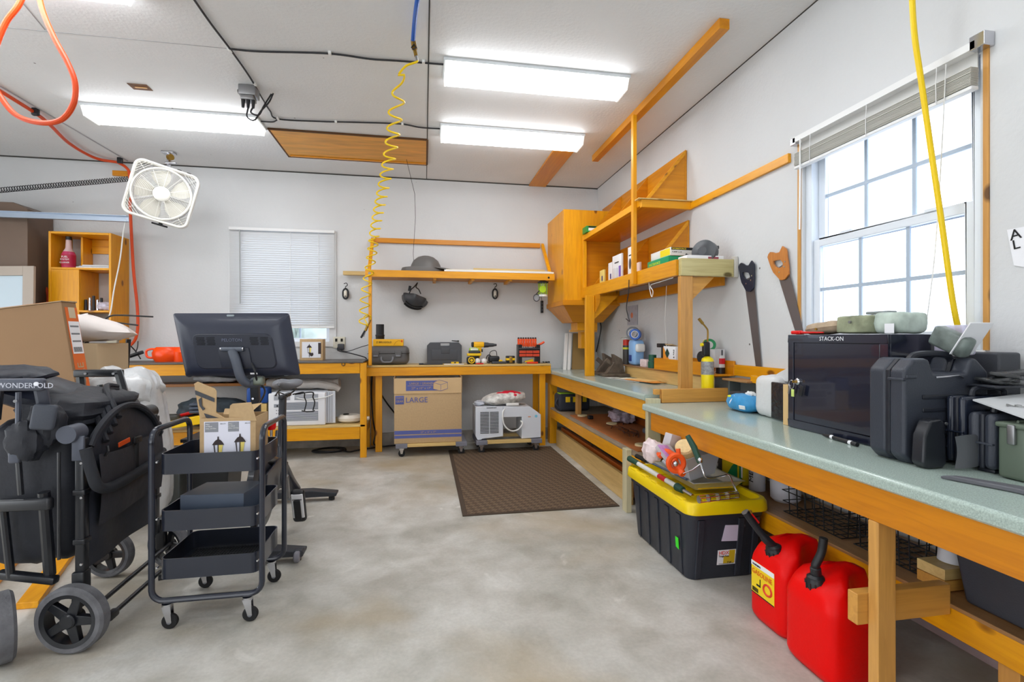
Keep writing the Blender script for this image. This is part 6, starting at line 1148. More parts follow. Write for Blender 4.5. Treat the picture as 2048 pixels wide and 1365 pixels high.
t = thing('caulk_gun', 'black angular tool handle sticking up behind the fire box', 'tool', (2.05, 3.96, ZR+.111)); rb('head', t, (2.03, 3.965, zb+.20), (.05, .12, .035), .006, BLK); rb('handle', t, (2.04, 3.95, zb+.095), (.04, .05, .19), .008, BLK)
for k, (yy, c1, lab_) in enumerate(((4.07, GRN, 'small dark green tape roll'), )):
    t = thing('green_roll', 'dark green tape rolls stacked beside the wooden bin', 'tape', (2.0, 4.07, ZR+.111))
    for q in range(2): part(G(mat('bottle_green', (16, 84, 60), .35)).cyl((1.99, 4.07, ZR+.112+.06*q), (1.99, 4.07, ZR+.168+.06*q), .040-.006*q), 'roll', t)
solo(G(mat('redwhite', (226, 206, 206), .5, nz=(30, .25))).rbox((1.985, 4.22, ZR+.146), (.03, .13, .07), .003), 'red_white_box', 'small red and white box left of the green rolls', 'box')
t = thing('spray_bottle', 'pale blue windshield wash jug in a clear bag on the box shelf', 'bottle', (2.03, 4.5, ZR+.111)); part(G(mat('pale_blue', (140, 184, 232), .3)).rbox((2.03, 4.50, ZR+.235), (.11, .15, .245), .03), 'jug', t); part(G(mat('label_dark_blue', (40, 60, 130), .5)).rbox((1.973, 4.51, ZR+.18), (.004, .06, .06), .002), 'label', t); part(G(WHT).rbox((2.03, 4.41, ZR+.28), (.09, .05, .08), .02), 'shoulder', t)
t = thing('spray_can', 'black spray can with a red cap beside the pale blue jug', 'can', (2.0, 4.67, ZR+.111)); part(G(mat('can_dark', (70, 66, 64), .35)).lathe([(0, 0), (.034, 0), (.034, .19), (0, .195)], (2.0, 4.67, ZR+.111)), 'body', t); part(G(mat('can_cap_red', (200, 50, 30), .4)).lathe([(0, .19), (.032, .19), (.032, .245), (0, .25)], (2.0, 4.67, ZR+.111)), 'cap', t); part(G(mat('yellow_print', (216, 220, 60), .5)).lathe([(.0345, .15), (.0345, .17)], (2.0, 4.67, ZR+.111)), 'band', t)
solo(G(mat('clear_jug', (196, 198, 196), .3)).rbox((2.06, 4.82, ZR+.25), (.09, .14, .27), .03), 'clear_bottle', 'cloudy clear bottle behind the red capped spray can', 'bottle')
def tape_roll(c, r, w, m_, label, core=PAP):
    t = thing('tape_roll', label, 'tape', tuple(V(c)-V((0, 0, r)))); ax = V((-.6, -.8, 0)).normalized()
    part(G(m_).lathe([(r*.68, -w/2), (r, -w/2), (r, w/2), (r*.68, w/2), (r*.68, -w/2)], c, ax, n=28), 'roll', t); part(G(core).lathe([(r*.60, -w/2), (r*.68, -w/2), (r*.68, w/2), (r*.60, w/2), (r*.60, -w/2)], c, ax, n=28), 'core', t)
tape_roll((2.04, 4.60, ZR+.425), .062, .05, GRY, 'grey duct tape roll standing on the bottles'); tape_roll((2.0, 4.45, ZR+.410), .052, .06, mat('tape_blue2', (52, 100, 190), .45), 'blue masking tape roll leaning on the grey roll')
# torch, spray can, green can things by the big post
t = thing('blow_torch', 'bright yellow gas torch cylinder with brass nozzle on the step rail', 'torch', (2.06, 3.22, ZR)); c = V((2.065, 3.17, ZR))
c = aty(1415, 776, 3.10); c.z = ZR+.001; TYL = mat('torch_yellow', (250, 226, 20), .3)
part(G(TYL).lathe([(0, 0), (.040, 0), (.042, .005), (.042, .215), (.036, .235), (.018, .248), (0, .25)], c), 'cylinder', t); part(G(mat('torch_label', (150, 150, 150), .4, nz=(60, .4))).lathe([(.0425, .125), (.0425, .215)], c), 'label', t)
part(G(BLK).rbox(c+V((-.012, 0, .30)), (.05, .035, .10), .012), 'valve_body', t); part(G(TYL).cyl(c+V((-.05, 0, .33)), c+V((-.03, 0, .33)), .012), 'knob', t); part(G(BRS).tube(spline([c+V((.0, 0, .34)), c+V((.002, 0, .42)), c+V((-.012, 0, .45)), c+V((-.06, 0, .50))]), .006, 8), 'neck', t); part(G(BRS).cyl(c+V((-.035, 0, .475)), c+V((-.065, 0, .508)), .010), 'nozzle', t); part(G(BRS).tube([c+V((-.02+.016*math.cos(a), -.005, .345+.018*math.sin(a))) for a in [2*math.pi*q/16 for q in range(16)]], .003, 5, closed=True), 'ring', t)
t = thing('spray_can', 'red and white spray can with grey cap right of the yellow torch', 'can', (2.08, 2.97, 1.0)); c = atx(1441, 752, 2.09)
part(G(mat('can_white', (206, 206, 206), .35)).lathe([(0, 0), (.030, 0), (.030, .13), (.024, .145), (0, .15)], c), 'body', t); part(G(mat('can_red2', (200, 20, 34), .4)).lathe([(.0305, .085), (.0305, .125)], c), 'red_band', t); part(G(BLK).lathe([(.0308, .01), (.0308, .06)], c), 'black_band', t); part(G(CHA).lathe([(0, .145), (.020, .145), (.020, .185), (0, .188)], c), 'cap', t)
txt(t, 'PRIME', .020, (c.x-.031, c.y+.012, c.z+.015), (.2, 0, 1), (0, 1, 0), PAP)
t = thing('step_shelf', 'small dark box shelf under the red and white spray can', 'shelf', (2.0, 2.96, ZN)); bd('top', t, (1.99, 2.78, c.z-.014), (XW-.024, 3.04, c.z-.001), BRY); bd('side', t, (2.02, 3.0, ZN+.001), (2.12, 3.018, c.z-.015), mat('slate', (92, 98, 98), .6)); bd('back', t, (2.10, 2.80, ZN+.001), (2.12, 2.999, c.z-.015), mat('slate', (92, 98, 98), .6))
t = thing('grinder', 'white box with a round black wheel picture behind the big post', 'box', (2.09, 3.3, ZR+.22)); rb('carton', t, (2.075, 3.26, zb+.12), (.08, .14, .13), .003, mat('box_grey_white', (196, 196, 198), .5)); part(G(BLK).cyl((2.032, 3.30, zb+.125), (2.034, 3.30, zb+.125), .05, n=24), 'wheel_picture', t); part(G(PAP).cyl((2.0305, 3.30, zb+.125), (2.032, 3.30, zb+.125), .02, n=16), 'wheel_centre', t)
part(G(BLK).cyl((1.99, 3.29, zb+.125), (2.03, 3.30, zb+.125), .045, n=20), 'black_roll', t)
tape_roll((2.06, 3.30, zb+.215), .045, .035, GRN, 'green tape roll on the box behind the big post', GRN)
solo(G(mat('kraft_block', (178, 160, 126), .7)).rbox((1.93, 3.10, ZR+.055), (.06, .05, .10), .003), 'kraft_box', 'small tan box between the big post and the torch', 'box')
# leaning trim and boards by the corner
for k in range(2): solo(G(WHT).hexa([(1.60+.05*k, 5.55, ZR+.001), (1.635+.05*k, 5.55, ZR+.001), (1.635+.05*k, 5.58, ZR+.001), (1.60+.05*k, 5.58, ZR+.001)], [(1.70+.045*k, 5.80, 1.30), (1.735+.045*k, 5.80, 1.30), (1.735+.045*k, 5.83, 1.30), (1.70+.045*k, 5.83, 1.30)]), 'trim_strip', 'long white trim strip leaning in the corner under the cabinet', 'strip', 'white trim strips leaning in the corner')
solo(G(mat('olive_board', (150, 120, 70), .7)).hexa([(1.72, 5.60, ZR+.001), (1.92, 5.60, ZR+.001), (1.92, 5.62, ZR+.001), (1.72, 5.62, ZR+.001)], [(1.80, 5.80, 1.30), (1.94, 5.80, 1.30), (1.94, 5.82, 1.30), (1.80, 5.82, 1.30)]), 'plywood_offcut', 'dull brown board leaning in the corner beside the white trim', 'board')
# ---- on the upper shelving
t = thing('box', 'green and white bit box at the far end of the upper shelf', 'box', (1.72, 5.1, 2.356)); rb('carton', t, (1.735, 5.02, 2.39), (.11, .14, .066), .003, mat('box_green', (40, 140, 60), .45)); part(G(PAP).box((1.70, 4.948, 2.372), (1.785, 4.9495, 2.40)), 'white_label', t); part(G(BLK).box((1.70, 4.948, 2.405), (1.78, 4.9495, 2.418)), 'black_label', t)
zs = 1.786
for k, (y, w, h, nm, lb, c1) in enumerate(((4.80, .12, .15, 'package', 'yellow and white hanging package leftmost on the lower right shelf', (226, 206, 120)), (4.62, .10, .20, 'package', 'narrow white blister package second from the left on the lower right shelf', (226, 226, 228)), (4.40, .22, .24, 'package', 'wide white blister card with black print on the lower right shelf', (230, 230, 232)), (4.14, .10, .27, 'package', 'tall white package beside the ceiling post on the lower right shelf', (236, 236, 236)), (3.95, .09, .10, 'package', 'short pale package half hidden by the ceiling post', (226, 200, 190)))):
    t = thing(nm, lb, 'package', (1.82, y, zs)); part(G(mat('pack_tone_'+('a', 'b', 'c', 'd', 'e')[k], c1, .45)).rbox((1.80+.02*(k % 2), y, zs+h/2+.001), (.02, w, h), .003), 'card', t)
    xp = 1.789+.02*(k % 2)
    if k == 2: part(G(INK).box((xp-.001, y-.05, zs+.165), (xp, y+.05, zs+.175)), 'print_line', t); part(G(mat('purple_print', (120, 90, 180), .5)).box((xp-.001, y-.10, zs+.03), (xp, y-.05, zs+.13)), 'purple_label', t); part(G(mat('clear_front', (206, 208, 212), .3)).rbox((xp-.005, y+.03, zs+.07), (.01, .10, .10), .01), 'blister', t)
    if k == 3: part(G(mat('dark_oval', (60, 60, 70), .4)).ball((xp, y, zs+.12), (.003, .025, .05), 12), 'picture', t); part(G(INK).box((xp-.001, y-.025, zs+.19), (xp, y+.025, zs+.2)), 'print_line', t)
    if k in (0, 1): part(G(mat('navy_print', (50, 50, 120), .5)).box((xp-.001, y-.03, zs+.04), (xp, y+.0, zs+.09)), 'navy_label', t)
t = thing('box', 'flat teal green tool box under the yellow one on the lower right shelf', 'box', (1.85, 3.55, zs)); rb('carton', t, (1.86, 3.52, zs+.032), (.20, .34, .062), .004, mat('teal_green', (20, 150, 100), .4)); txt(t, 'MASTERFORCE', .028, (1.7595, 3.66, zs+.022), (0, -1, 0), (0, 0, 1), mat('lime_ink', (200, 226, 60), .5))
t = thing('box', 'flat white and yellow box marked with black stripe on the teal box', 'box', (1.87, 3.5, zs+.064)); rb('carton', t, (1.87, 3.50, zs+.095), (.19, .32, .06), .003, mat('white_carton', (226, 226, 222), .5)); part(G(mat('bright_yellow', (240, 214, 30), .5)).box((1.7745, 3.35, zs+.07), (1.7735, 3.50, zs+.12)), 'yellow_panel', t); part(G(BLK).box((1.78, 3.339, zs+.105), (1.96, 3.3385, zs+.124)), 'black_stripe', t); txt(t, 'WORKFORCE', .018, (1.785, 3.338, zs+.108), (1, 0, 0), (0, 0, 1), mat('bright_yellow', (240, 214, 30), .5)); txt(t, '9 AMP 1-1/4', .015, (1.785, 3.338, zs+.085), (1, 0, 0), (0, 0, 1), INK)
t = thing('magazine', 'stack of flat white papers at the near end of the lower right shelf', 'papers', (1.93, 3.2, zs)); rb('stack', t, (1.93, 3.20, zs+.018), (.28, .12, .034), .003, PAP); part(G(mat('maroon_print', (150, 60, 80), .5)).box((1.95, 3.1395, zs+.012), (2.03, 3.139, zs+.026)), 'maroon_print', t)
t = thing('funnel', 'dark grey round dust cap leaning on the papers at the near end of the shelf', 'funnel', (2.03, 3.24, zs+.036)); DGc = mat('funnel_grey', (78, 80, 84), .4); c = atd(1412, 507, 3.52)
part(G(DGc).lathe([(0, .075), (.03, .075), (.055, .055), (.085, .05), (.088, .0), (.078, -.012), (0, -.012)], c, (-.75, -.6, .12), n=32), 'dome', t); part(G(DGc).rbox(c+V((.085, -.0, .045)), (.03, .02, .025), .006), 'tab', t)
part(G(BLK).tube([c+V((-.06, -.03, -.03)), c+V((-.13, -.01, -.03)), c+V((-.16, .0, -.015))], [.014, .010, .012], 8), 'stem', t)
# ---- below the rear counter
t = thing('tool_bag', 'black and yellow tool bag on the shelf under the far end of the rear counter', 'tool bag', (1.62, 5.35, .43)); c = V((1.635, 5.33, .53)); TBG = mat('bag_black', (42, 46, 56), .7, bump=(60, .3))
part(G(TBG).rbox(c, (.36, .22, .19), .035, 4), 'body', t); part(G(mat('bag_lime', (150, 190, 50), .6)).rbox(c+V((-.02, -.02, .092)), (.28, .12, .02), .008), 'lime_top', t); part(G(YEL).rbox(c+V((.015, -.112, .035)), (.24, .01, .06), .004), 'yellow_flap', t)
for dx in (-.04, .07): part(G(TBG).rbox(c+V((dx, -.119, .03)), (.03, .008, .07), .003), 'flap_slot', t)
part(G(TBG).tube(spline([c+V((-.17, -.05, .05)), c+V((-.21, -.08, -.01)), c+V((-.17, -.09, -.06))]), .012, 8), 'side_strap', t)
t = thing('plastic_bag', 'crumpled clear plastic bag on the shelf under the rear counter', 'bag', (1.85, 4.5, .43)); part(G(mat('clear_crumple', (176, 162, 176), .2, nz=(20, .35), bump=(30, 1))).pillow((1.86, 4.45, .50), (.20, .30, .13), bumps=.09, seed=41), 'bag', t)
for k, (x, y) in enumerate(((1.60, 4.85), (1.72, 4.35), (1.60, 3.45))): solo(G(mat('pale_disc', (224, 206, 160), .7)).cyl((x, y, .4405), (x, y, .4525), .05, n=24), 'wood_disc', ('pale round wood disc nearest the tool bag on the under shelf', 'pale round wood disc in the middle of the under shelf', 'pale round wood disc at the near end of the under shelf')[k], 'disc')
solo(G(mat('rust_board', (176, 104, 54), .6, nz=(5, .2))).box((1.50, 3.30, .431), (1.95, 4.95, .440)), 'hardboard_sheet', 'rust brown hardboard sheet lying on the shelf under the rear counter', 'board')
for k in range(14):
    x, y = 1.62+random.uniform(0, .2), 3.7+random.uniform(0, .8); a = random.uniform(-.9, -.2); solo(G(mat('brown_strip', (84, 44, 30), .5)).tube([(x, y, .446+.004*(k % 4)), (x+.05*math.cos(a), y+.09, .448+.004*(k % 4)), (x+.03, y+.2, .446+.004*(k % 4))], .004, 6), 'leather_strip', 'thin dark brown strip scattered on the under shelf', 'strip', 'brown strips scattered on the under shelf')
solo(G(BLK).rbox((1.62, 4.66, .458), (.05, .05, .035), .008), 'rubber_stopper', 'small black stopper between the pale discs', 'knob')
for k, (x, z) in enumerate(((1.98, .47), (2.05, .50))): solo(G(RY).box((x, 3.2, z-.038), (x+.03, 4.6, z+.02)), 'molding', ('front', 'rear')[k]+' brown moulding lying against the wall on the under shelf', 'molding')
solo(G(mat('camo_grey', (110, 112, 124), .5, nz=(20, .4))).rbox((1.88, 3.65, .465), (.09, .5, .045), .015, 3, rot(0, 0, .12)), 'rolled_bag', 'long grey patterned bag on the under shelf near the pale corner leg', 'bag')
# ================================================================ left foreground
# ---- three tier rolling cart
CT = mat('cart_black', (40, 44, 56), .28, coat=.3)
t = thing('rolling_cart', 'black three tier rolling utility cart with a lantern carton on its top tray', 'cart', (-.925, 2.5, 0))
xa, xb, ya, yb = -1.145, -.705, 2.34, 2.69
def tray(zt, h=.088):
    g = G(CT); x0, x1, y0, y1 = xa+.022, xb-.022, ya+.012, yb-.012; r = .03
    def rr(i, z, n=4):
        out = []
        for (sx, sy, a0) in ((1, 1, 0), (-1, 1, 90), (-1, -1, 180), (1, -1, 270)):
            for k in range(n+1):
                a = math.radians(a0+90*k/n); cx2 = (x1-i-r) if sx > 0 else (x0+i+r); cy2 = (y1-i-r) if sy > 0 else (y0+i+r)
                out.append(V((cx2+r*math.cos(a), cy2+r*math.sin(a), z)))
        return out
    loft(g, [rr(0, zt-h), rr(0, zt), rr(.004, zt), rr(.004, zt-h+.006)]); return part(g, 'tray', t)
def tray_mesh(zt, h=.088):
    g = G(BLK)
    for k in range(26): x = xa+.05+k*.0136; g.box((x, ya+.04, zt-h+.007), (x+.004, yb-.04, zt-h+.0095))
    for k in range(18): y = ya+.045+k*.0148; g.box((xa+.05, y, zt-h+.0075), (xb-.05, y+.004, zt-h+.0100))
    part(g, 'mesh_floor', t)
for z in (.745, .50, .292): tray(z)
tray_mesh(.292); tray_mesh(.50); tray_mesh(.745)
r = .05
for y in (ya, yb):
    P = [(xa, y, .80), (xa, y, .17)]+[(xa+r-r*math.cos(a), y, .17-r+ -r*math.sin(a)+r) for a in [math.pi/2*k/5 for k in range(6)]]+[(xb-r+r*math.sin(a), y, .17-r*math.cos(a)) for a in [math.pi/2*k/5 for k in range(6)]]+[(xb, y, .17), (xb, y, .80)]
    part(G(CT).tube(P, .0125, 10), 'frame_loop', t)
for x in (xa, xb):
    P = [(x, ya, .79), (x, ya, .80)]+[(x, ya+r-r*math.cos(a), .80+r*math.sin(a)) for a in [math.pi/2*k/5 for k in range(6)]]+[(x, yb-r+r*math.sin(a), .80+r*math.cos(a)) for a in [math.pi/2*k/5 for k in range(6)]]+[(x, yb, .80), (x, yb, .79)]
    part(G(CT).tube(P, .0125, 10), 'side_handle', t)
    for y in (ya, yb):
        xx = x+(.06 if x < -.9 else -.06)
        part(G(CHR).cyl((xx, y, .10), (xx, y, .108), .02).prism([(xx-.018, y-.014, .10), (xx+.018, y-.014, .10), (xx+.022, y-.014, .03), (xx+.004, y-.014, .03)], (0, .003, 0)).prism([(xx-.018, y+.012, .10), (xx+.018, y+.012, .10), (xx+.022, y+.012, .03), (xx+.004, y+.012, .03)], (0, .003, 0)).prism([(xx-.018, y-.011, .10), (xx+.018, y-.011, .10), (xx+.018, y-.011, .092), (xx-.018, y-.011, .092)], (0, .023, 0)), 'caster_fork', t)
        w = part(G(RUB).lathe([(0, -.010), (.028, -.010), (.032, -.006), (.032, .006), (.028, .010), (0, .010)], (xx+.012, y, .032), (0, 1, 0), n=24), 'caster_wheel', t)
        part(G(GRY).cyl((xx+.012, y-.0125, .032), (xx+.012, y+.0125, .032), .010), 'axle', t)
for z in (.715, .47, .262):
    for x in (xa+.02, xb-.02): part(G(CHR).cyl((x, ya-.002, z), (x, ya+.012, z), .004), 'screw', t)
# grey box on the middle tray
solo(G(mat('slate_box', (72, 82, 98), .4)).hexa([(-1.07, 2.42, .425), (-.80, 2.40, .425), (-.78, 2.60, .425), (-1.04, 2.62, .425)], [(-1.07, 2.42, .545), (-.80, 2.40, .545), (-.78, 2.60, .545), (-1.04, 2.62, .545)]), 'storage_box', 'flat slate grey box sitting in the middle tray of the rolling cart', 'box', bevel=.002)
# lantern carton
t = thing('lantern_carton', 'open cardboard carton with two printed wall lanterns on the top tray of the cart', 'carton', (-.87, 2.5, .67)); x0, x1, y0, y1, z0, z1 = -.99, -.757, 2.42, 2.60, .668, .885
g = G(CARD); w_ = .004
g.box((x0, y0, z0), (x1, y0+w_, z1)); part(g, 'front_wall', t); part(G(CARD).box((x0, y1-w_, z0), (x1, y1, z1)), 'back_wall', t); part(G(CARD).box((x0, y0+w_, z0), (x0+w_, y1-w_, z1)), 'side_wall', t); part(G(CARD).box((x1-w_, y0+w_, z0), (x1, y1-w_, z1)), 'side_wall', t); part(G(CARD).box((x0+w_, y0+w_, z0), (x1-w_, y1-w_, z0+.004)), 'bottom', t)
A = [atd(x, y, 2.23) for x, y in ((400, 838), (388, 768), (395, 764), (430, 778), (433, 784), (432, 826), (458, 842))]
part(G(CARD).prism(A, (.0, .004, 0)), 'raised_flap', t)
fl = [atd(x, y, 2.228) for x, y in ((390, 781), (429, 797), (429, 805), (391, 790))]; part(G(CHA).prism(fl, (0, -.001, 0)), 'flap_band', t)
fl = [atd(x, y, 2.228) for x, y in ((408, 827), (452, 841), (432, 842), (412, 836))]; part(G(CHA).prism(fl, (0, -.001, 0)), 'flap_band', t)
part(G(CHA).prism([atd(x, y, 2.226) for x, y in ((397, 800), (403, 795), (404, 812), (410, 818), (406, 822), (399, 812))], (0, -.0008, 0)), 'printed_lantern', t)
A = [atd(x, y, 2.24) for x, y in ((457, 842), (460, 812), (465, 808), (502, 805), (513, 842))]; part(G(CARD).prism(A, (.0, .004, 0)), 'raised_flap', t)
part(G(mat('flap_light', (208, 176, 132), .8)).prism([(x1-.02, y1-.02, .93), (x1-.11, y1-.04, .92), (x1-.13, y1-.08, .885), (x1-.05, y1-.05, .90)], (0, .004, .0)), 'inner_flap', t)
part(G(mat('flap_light', (208, 176, 132), .8)).rbox((-.88, 2.53, .87), (.10, .08, .06), .004, 2, rot(.2, .1, .3)), 'inner_packing', t)
yl = y0-.0012; LW = mat('label_lilac', (226, 226, 240), .5); part(G(LW).box((x0+.018, yl, z0+.01), (x1-.022, y0-.0002, z1-.015)), 'label', t)
mg = mat('label_grey', (140, 142, 150), .5)
for xx in (x0+.022, x0+.118): part(G(mg).box((xx, yl-.001, z1-.062), (xx+.055 if xx < -.9 else xx+.045, yl, z1-.018)), 'grey_panel', t)
for xx, s_ in ((x0+.025, ('SMALL', 'EXTERIOR', 'WALL LANTERN')), (x0+.12, ('SMALL', 'EXTERIOR', 'WALL LANTERN'))):
    for k, q in enumerate(s_): txt(t, q, .0075, (xx, yl-.0015, z1-.030-.0095*k), (1, 0, 0), (0, 0, 1), WIN, sx=.8)
for xx in (x0+.085, x1-.045): txt(t, '884-171', .007, (xx, yl-.0005, z1-.028), (1, 0, 0), (0, 0, 1), mg)
lantern(t, (x0+.077, yl-.001, z0+.025), (1, 0, 0), .115); lantern(t, (x0+.168, yl-.001, z0+.035), (1, 0, 0), .115)
# ---- exercise bike
BK = mat('bike_black', (38, 41, 50), .32, coat=.2); BKM = mat('bike_matte', (48, 50, 56), .5); bx0 = -.96
t = thing('exercise_bike', 'black exercise bike seen from the front with its large screen turned away', 'exercise bike', (bx0, 3.4, 0))
for y, nm in ((2.93, 'front_stabilizer'), (3.98, 'rear_stabilizer')):
    part(G(BKM).prism([(bx0-.30, y-.045, .035), (bx0+.30, y-.045, .035), (bx0+.305, y-.045, .06), (bx0+.12, y-.045, .085), (bx0-.12, y-.045, .085), (bx0-.305, y-.045, .06)], (0, .09, 0)), nm, t, bevel=.006)
    for sx in (-1, 1): part(G(BLK).cyl((bx0+sx*.26, y, 0), (bx0+sx*.26, y, .036), .022), 'levelling_foot', t)
for sx in (-1, 1):
    part(G(mat('wheel_grey', (120, 118, 126), .4)).lathe([(0, -.014), (.024, -.014), (.03, -.008), (.03, .008), (.024, .014), (0, .014)], (bx0+sx*.275, 2.865, .045), (1, 0, 0), n=20), 'transport_wheel', t); part(G(BKM).rbox((bx0+sx*.275, 2.90, .055), (.05, .05, .04), .008), 'wheel_bracket', t)
# frame: curved beam low from rear to front, seat mast, head tube
part(G(BK).tube(spline([(bx0, 3.96, .09), (bx0, 3.8, .20), (bx0, 3.6, .36), (bx0, 3.45, .42), (bx0, 3.25, .50), (bx0, 3.10, .62)]), .045, 12, flat=.7), 'main_beam', t)
part(G(BK).tube(spline([(bx0, 3.40, .38), (bx0, 3.25, .24), (bx0, 3.05, .12), (bx0, 2.93, .09)]), .035, 12), 'front_beam', t)
part(G(BK).rbox((bx0, 3.09, .66), (.085, .09, .26), .02, 3, rot(.12)), 'head_tube', t)
part(G(BKM).rbox((bx0, 3.07, .88), (.045, .05, .30), .008, 2, rot(.12)), 'handlebar_post', t)
for k in range(3): part(G(CHR).cyl((bx0+.0, 3.02, .80+.05*k), (bx0, 3.045, .80+.05*k), .006), 'post_hole', t)
part(G(STL).lathe([(.05, 0), (.05, .012), (.04, .016)], (bx0, 3.08, .79), n=20), 'collar_ring', t)
part(G(BK).tube(spline([(bx0-.02, 3.58, .38), (bx0-.02, 3.63, .50), (bx0-.02, 3.66, .60)]), .036, 12), 'seat_tube', t)
part(G(BKM).rbox((bx0-.02, 3.69, .695), (.042, .06, .28), .012, 3, rot(-.10)), 'seat_post', t)
part(G(BKM).rbox((bx0-.02, 3.76, .83), (.03, .24, .025), .006), 'seat_slider', t)
for sx in (-1, 1): part(G(BLK).tube(spline([(bx0-.02+sx*.035, 3.66, .845), (bx0-.02+sx*.05, 3.76, .855), (bx0-.02+sx*.05, 3.86, .872)]), .006, 6), 'saddle_rail', t)
def sad(u, v):
    y = 3.60+.30*u; wd = .026+.095*max(0, u-.25)**.8*1.25 if u > .25 else .022+.008*u; a = 2*math.pi*v
    k = math.sin(math.pi*min(1, max(.02, u*.98+.01)))**.35; return V((bx0-.02+wd*1.25*math.cos(a)*k, y, .915+.012*math.cos(2*math.pi*u)+.03*math.sin(a)*k*(.8+.4*u)-(.012*max(0, math.sin(a))*math.exp(-(math.cos(a)*2.5)**2))))
g = G(mat('saddle_grey', (104, 106, 112), .4)); vs = [[g.bm.verts.new(sad(i/18, j/20)) for j in range(20)] for i in range(19)]
for i in range(18):
    for j in range(20): g._f([vs[i][j], vs[i][(j+1) % 20], vs[i+1][(j+1) % 20], vs[i+1][j]])
g._f(vs[0]); g._f(vs[-1][::-1]); part(g, 'saddle', t)
for dx in (-.07, .10, .16):
    part(G(BLK).tube(spline([(bx0-.02+dx*.3, 3.84, .83), (bx0-.02+dx, 3.87, .84), (bx0-.02+dx, 3.9, .80), (bx0-.02+dx+.012, 3.9, .76), (bx0-.02+dx, 3.9, .70)]), .005, 6), 'weight_rack_wire', t)
part(G(BLK).tube([(bx0+.06, 3.9, .70), (bx0+.09, 3.92, .69), (bx0+.14, 3.92, .69), (bx0+.15, 3.9, .70)], .005, 6), 'weight_rack_wire', t)
part(G(BLK).tube([(bx0-.10, 3.55, .62), (bx0-.07, 3.58, .54), (bx0-.03, 3.60, .50)], [.010, .012, .014], 8), 'seat_lever', t)
# flywheel and guards
part(G(BK).lathe([(0, -.022), (.20, -.022), (.235, -.016), (.235, .016), (.20, .022), (0, .022)], (bx0-.005, 3.20, .34), (1, 0, 0), n=40), 'flywheel', t)
for sx in (-1, 1): part(G(BKM).lathe([(0, .0), (.06, .0), (.07, -.012), (.07, -.03), (0, -.03)], (bx0+sx*.055, 3.45, .33), (sx, 0, 0), n=24), 'crank_cover', t)
part(G(BK).prism([(bx0+.03, 3.08, .28), (bx0+.03, 3.55, .27), (bx0+.03, 3.58, .40), (bx0+.03, 3.40, .47), (bx0+.03, 3.12, .44)], (.02, 0, 0)), 'belt_guard', t, bevel=.008)
part(G(STL).rbox((bx0+.085, 3.42, .27), (.018, .035, .17), .006, 2, rot(.25)), 'crank_arm', t); part(G(STL).rbox((bx0-.085, 3.48, .41), (.018, .035, .17), .006, 2, rot(.25)), 'crank_arm', t)
px_, py_, pz_ = bx0+.15, 3.36, .21
part(G(STL).cyl((bx0+.09, py_+.0, pz_), (px_, py_, pz_), .008), 'pedal_axle', t); part(G(BLK).rbox((px_+.02, py_-.01, pz_-.04), (.085, .05, .24), .035, 4, rot(.35)), 'pedal_body', t)
part(G(PAP).rbox((px_+.02, py_-.035, pz_-.035), (.07, .012, .18), .005, 2, rot(.35)), 'white_pedal_plate', t); part(G(BLK).rbox((px_+.02, py_-.043, pz_-.06), (.042, .012, .15), .006, 2, rot(.35)), 'toe_cage_strap', t)
part(G(CHR).rbox((px_+.02, py_-.05, pz_+.055), (.065, .02, .018), .006).rbox((px_+.02, py_-.05, pz_+.015), (.065, .02, .018), .006), 'pedal_cleats', t); part(G(RED).rbox((px_+.05, py_-.05, pz_+.035), (.012, .012, .012), .003), 'red_clip', t)
part(G(BLK).rbox((bx0-.15, 3.52, .50), (.085, .10, .03), .012), 'pedal_body', t)
# handlebars behind the screen
part(G(BK).tube(spline([(bx0-.22, 2.95, 1.06), (bx0-.20, 3.02, 1.045), (bx0-.10, 3.06, 1.03), (bx0+.10, 3.06, 1.03), (bx0+.20, 3.02, 1.045), (bx0+.24, 2.95, 1.06)]), .017, 10), 'handlebar', t)
for sx in (-1, 1): part(G(BK).tube(spline([(bx0+sx*.21, 2.97, 1.055), (bx0+sx*.23, 2.88, 1.065), (bx0+sx*.235, 2.80, 1.062)]), .02, 10), 'bar_grip', t)
part(G(BKM).rbox((bx0, 3.06, 1.02), (.07, .09, .05), .01), 'bar_clamp', t)
part(G(mat('red_bottle', (226, 14, 16), .2)).lathe([(0, 0), (.020, 0), (.026, .012), (.026, .05), (.022, .055), (0, .055)], (bx0+.065, 3.14, .70)), 'resistance_knob', t, label='red resistance knob'); part(G(CHR).cyl((bx0+.065, 3.14, .66), (bx0+.065, 3.14, .70), .008), 'knob_stem', t)
# the screen: local frame from its four corners, back towards the camera, top leaning forwards
TL, TR, BR, BL_ = atd(349, 629, 2.47), atd(573, 628, 2.50), atd(598, 750, 2.53), atd(372, 751, 2.50)
cS = (TL+TR+BR+BL_)/4; uS = ((TR-TL)+(BR-BL_)).normalized(); vS = ((TL-BL_)+(TR-BR)).normalized(); nS = uS.cross(vS).normalized(); Wd, Hd = .568, .322
SM = Matrix((uS, vS, nS)).transposed().to_4x4(); SM.translation = cS; sh = ((TL+TR)-(BL_+BR))/2; shear = .0
def sp(g, name, **k):
    for v in g.bm.verts: v.co.x += 0
    g.bm.transform(SM); return part(g, name, t, **k)
SB = mat('screen_back', (46, 50, 66), .36, coat=.1); SB2 = mat('screen_panel', (40, 43, 56), .42)
def rect(w, h, z, y=0, r=.012, n=4):
    out = []
    for (sx, sy, a0) in ((1, 1, 0), (-1, 1, 90), (-1, -1, 180), (1, -1, 270)):
        for k in range(n+1): a = math.radians(a0+90*k/n); out.append(V((sx*(w/2-r)+r*math.cos(a), y+sy*(h/2-r)+r*math.sin(a), z)))
    return out
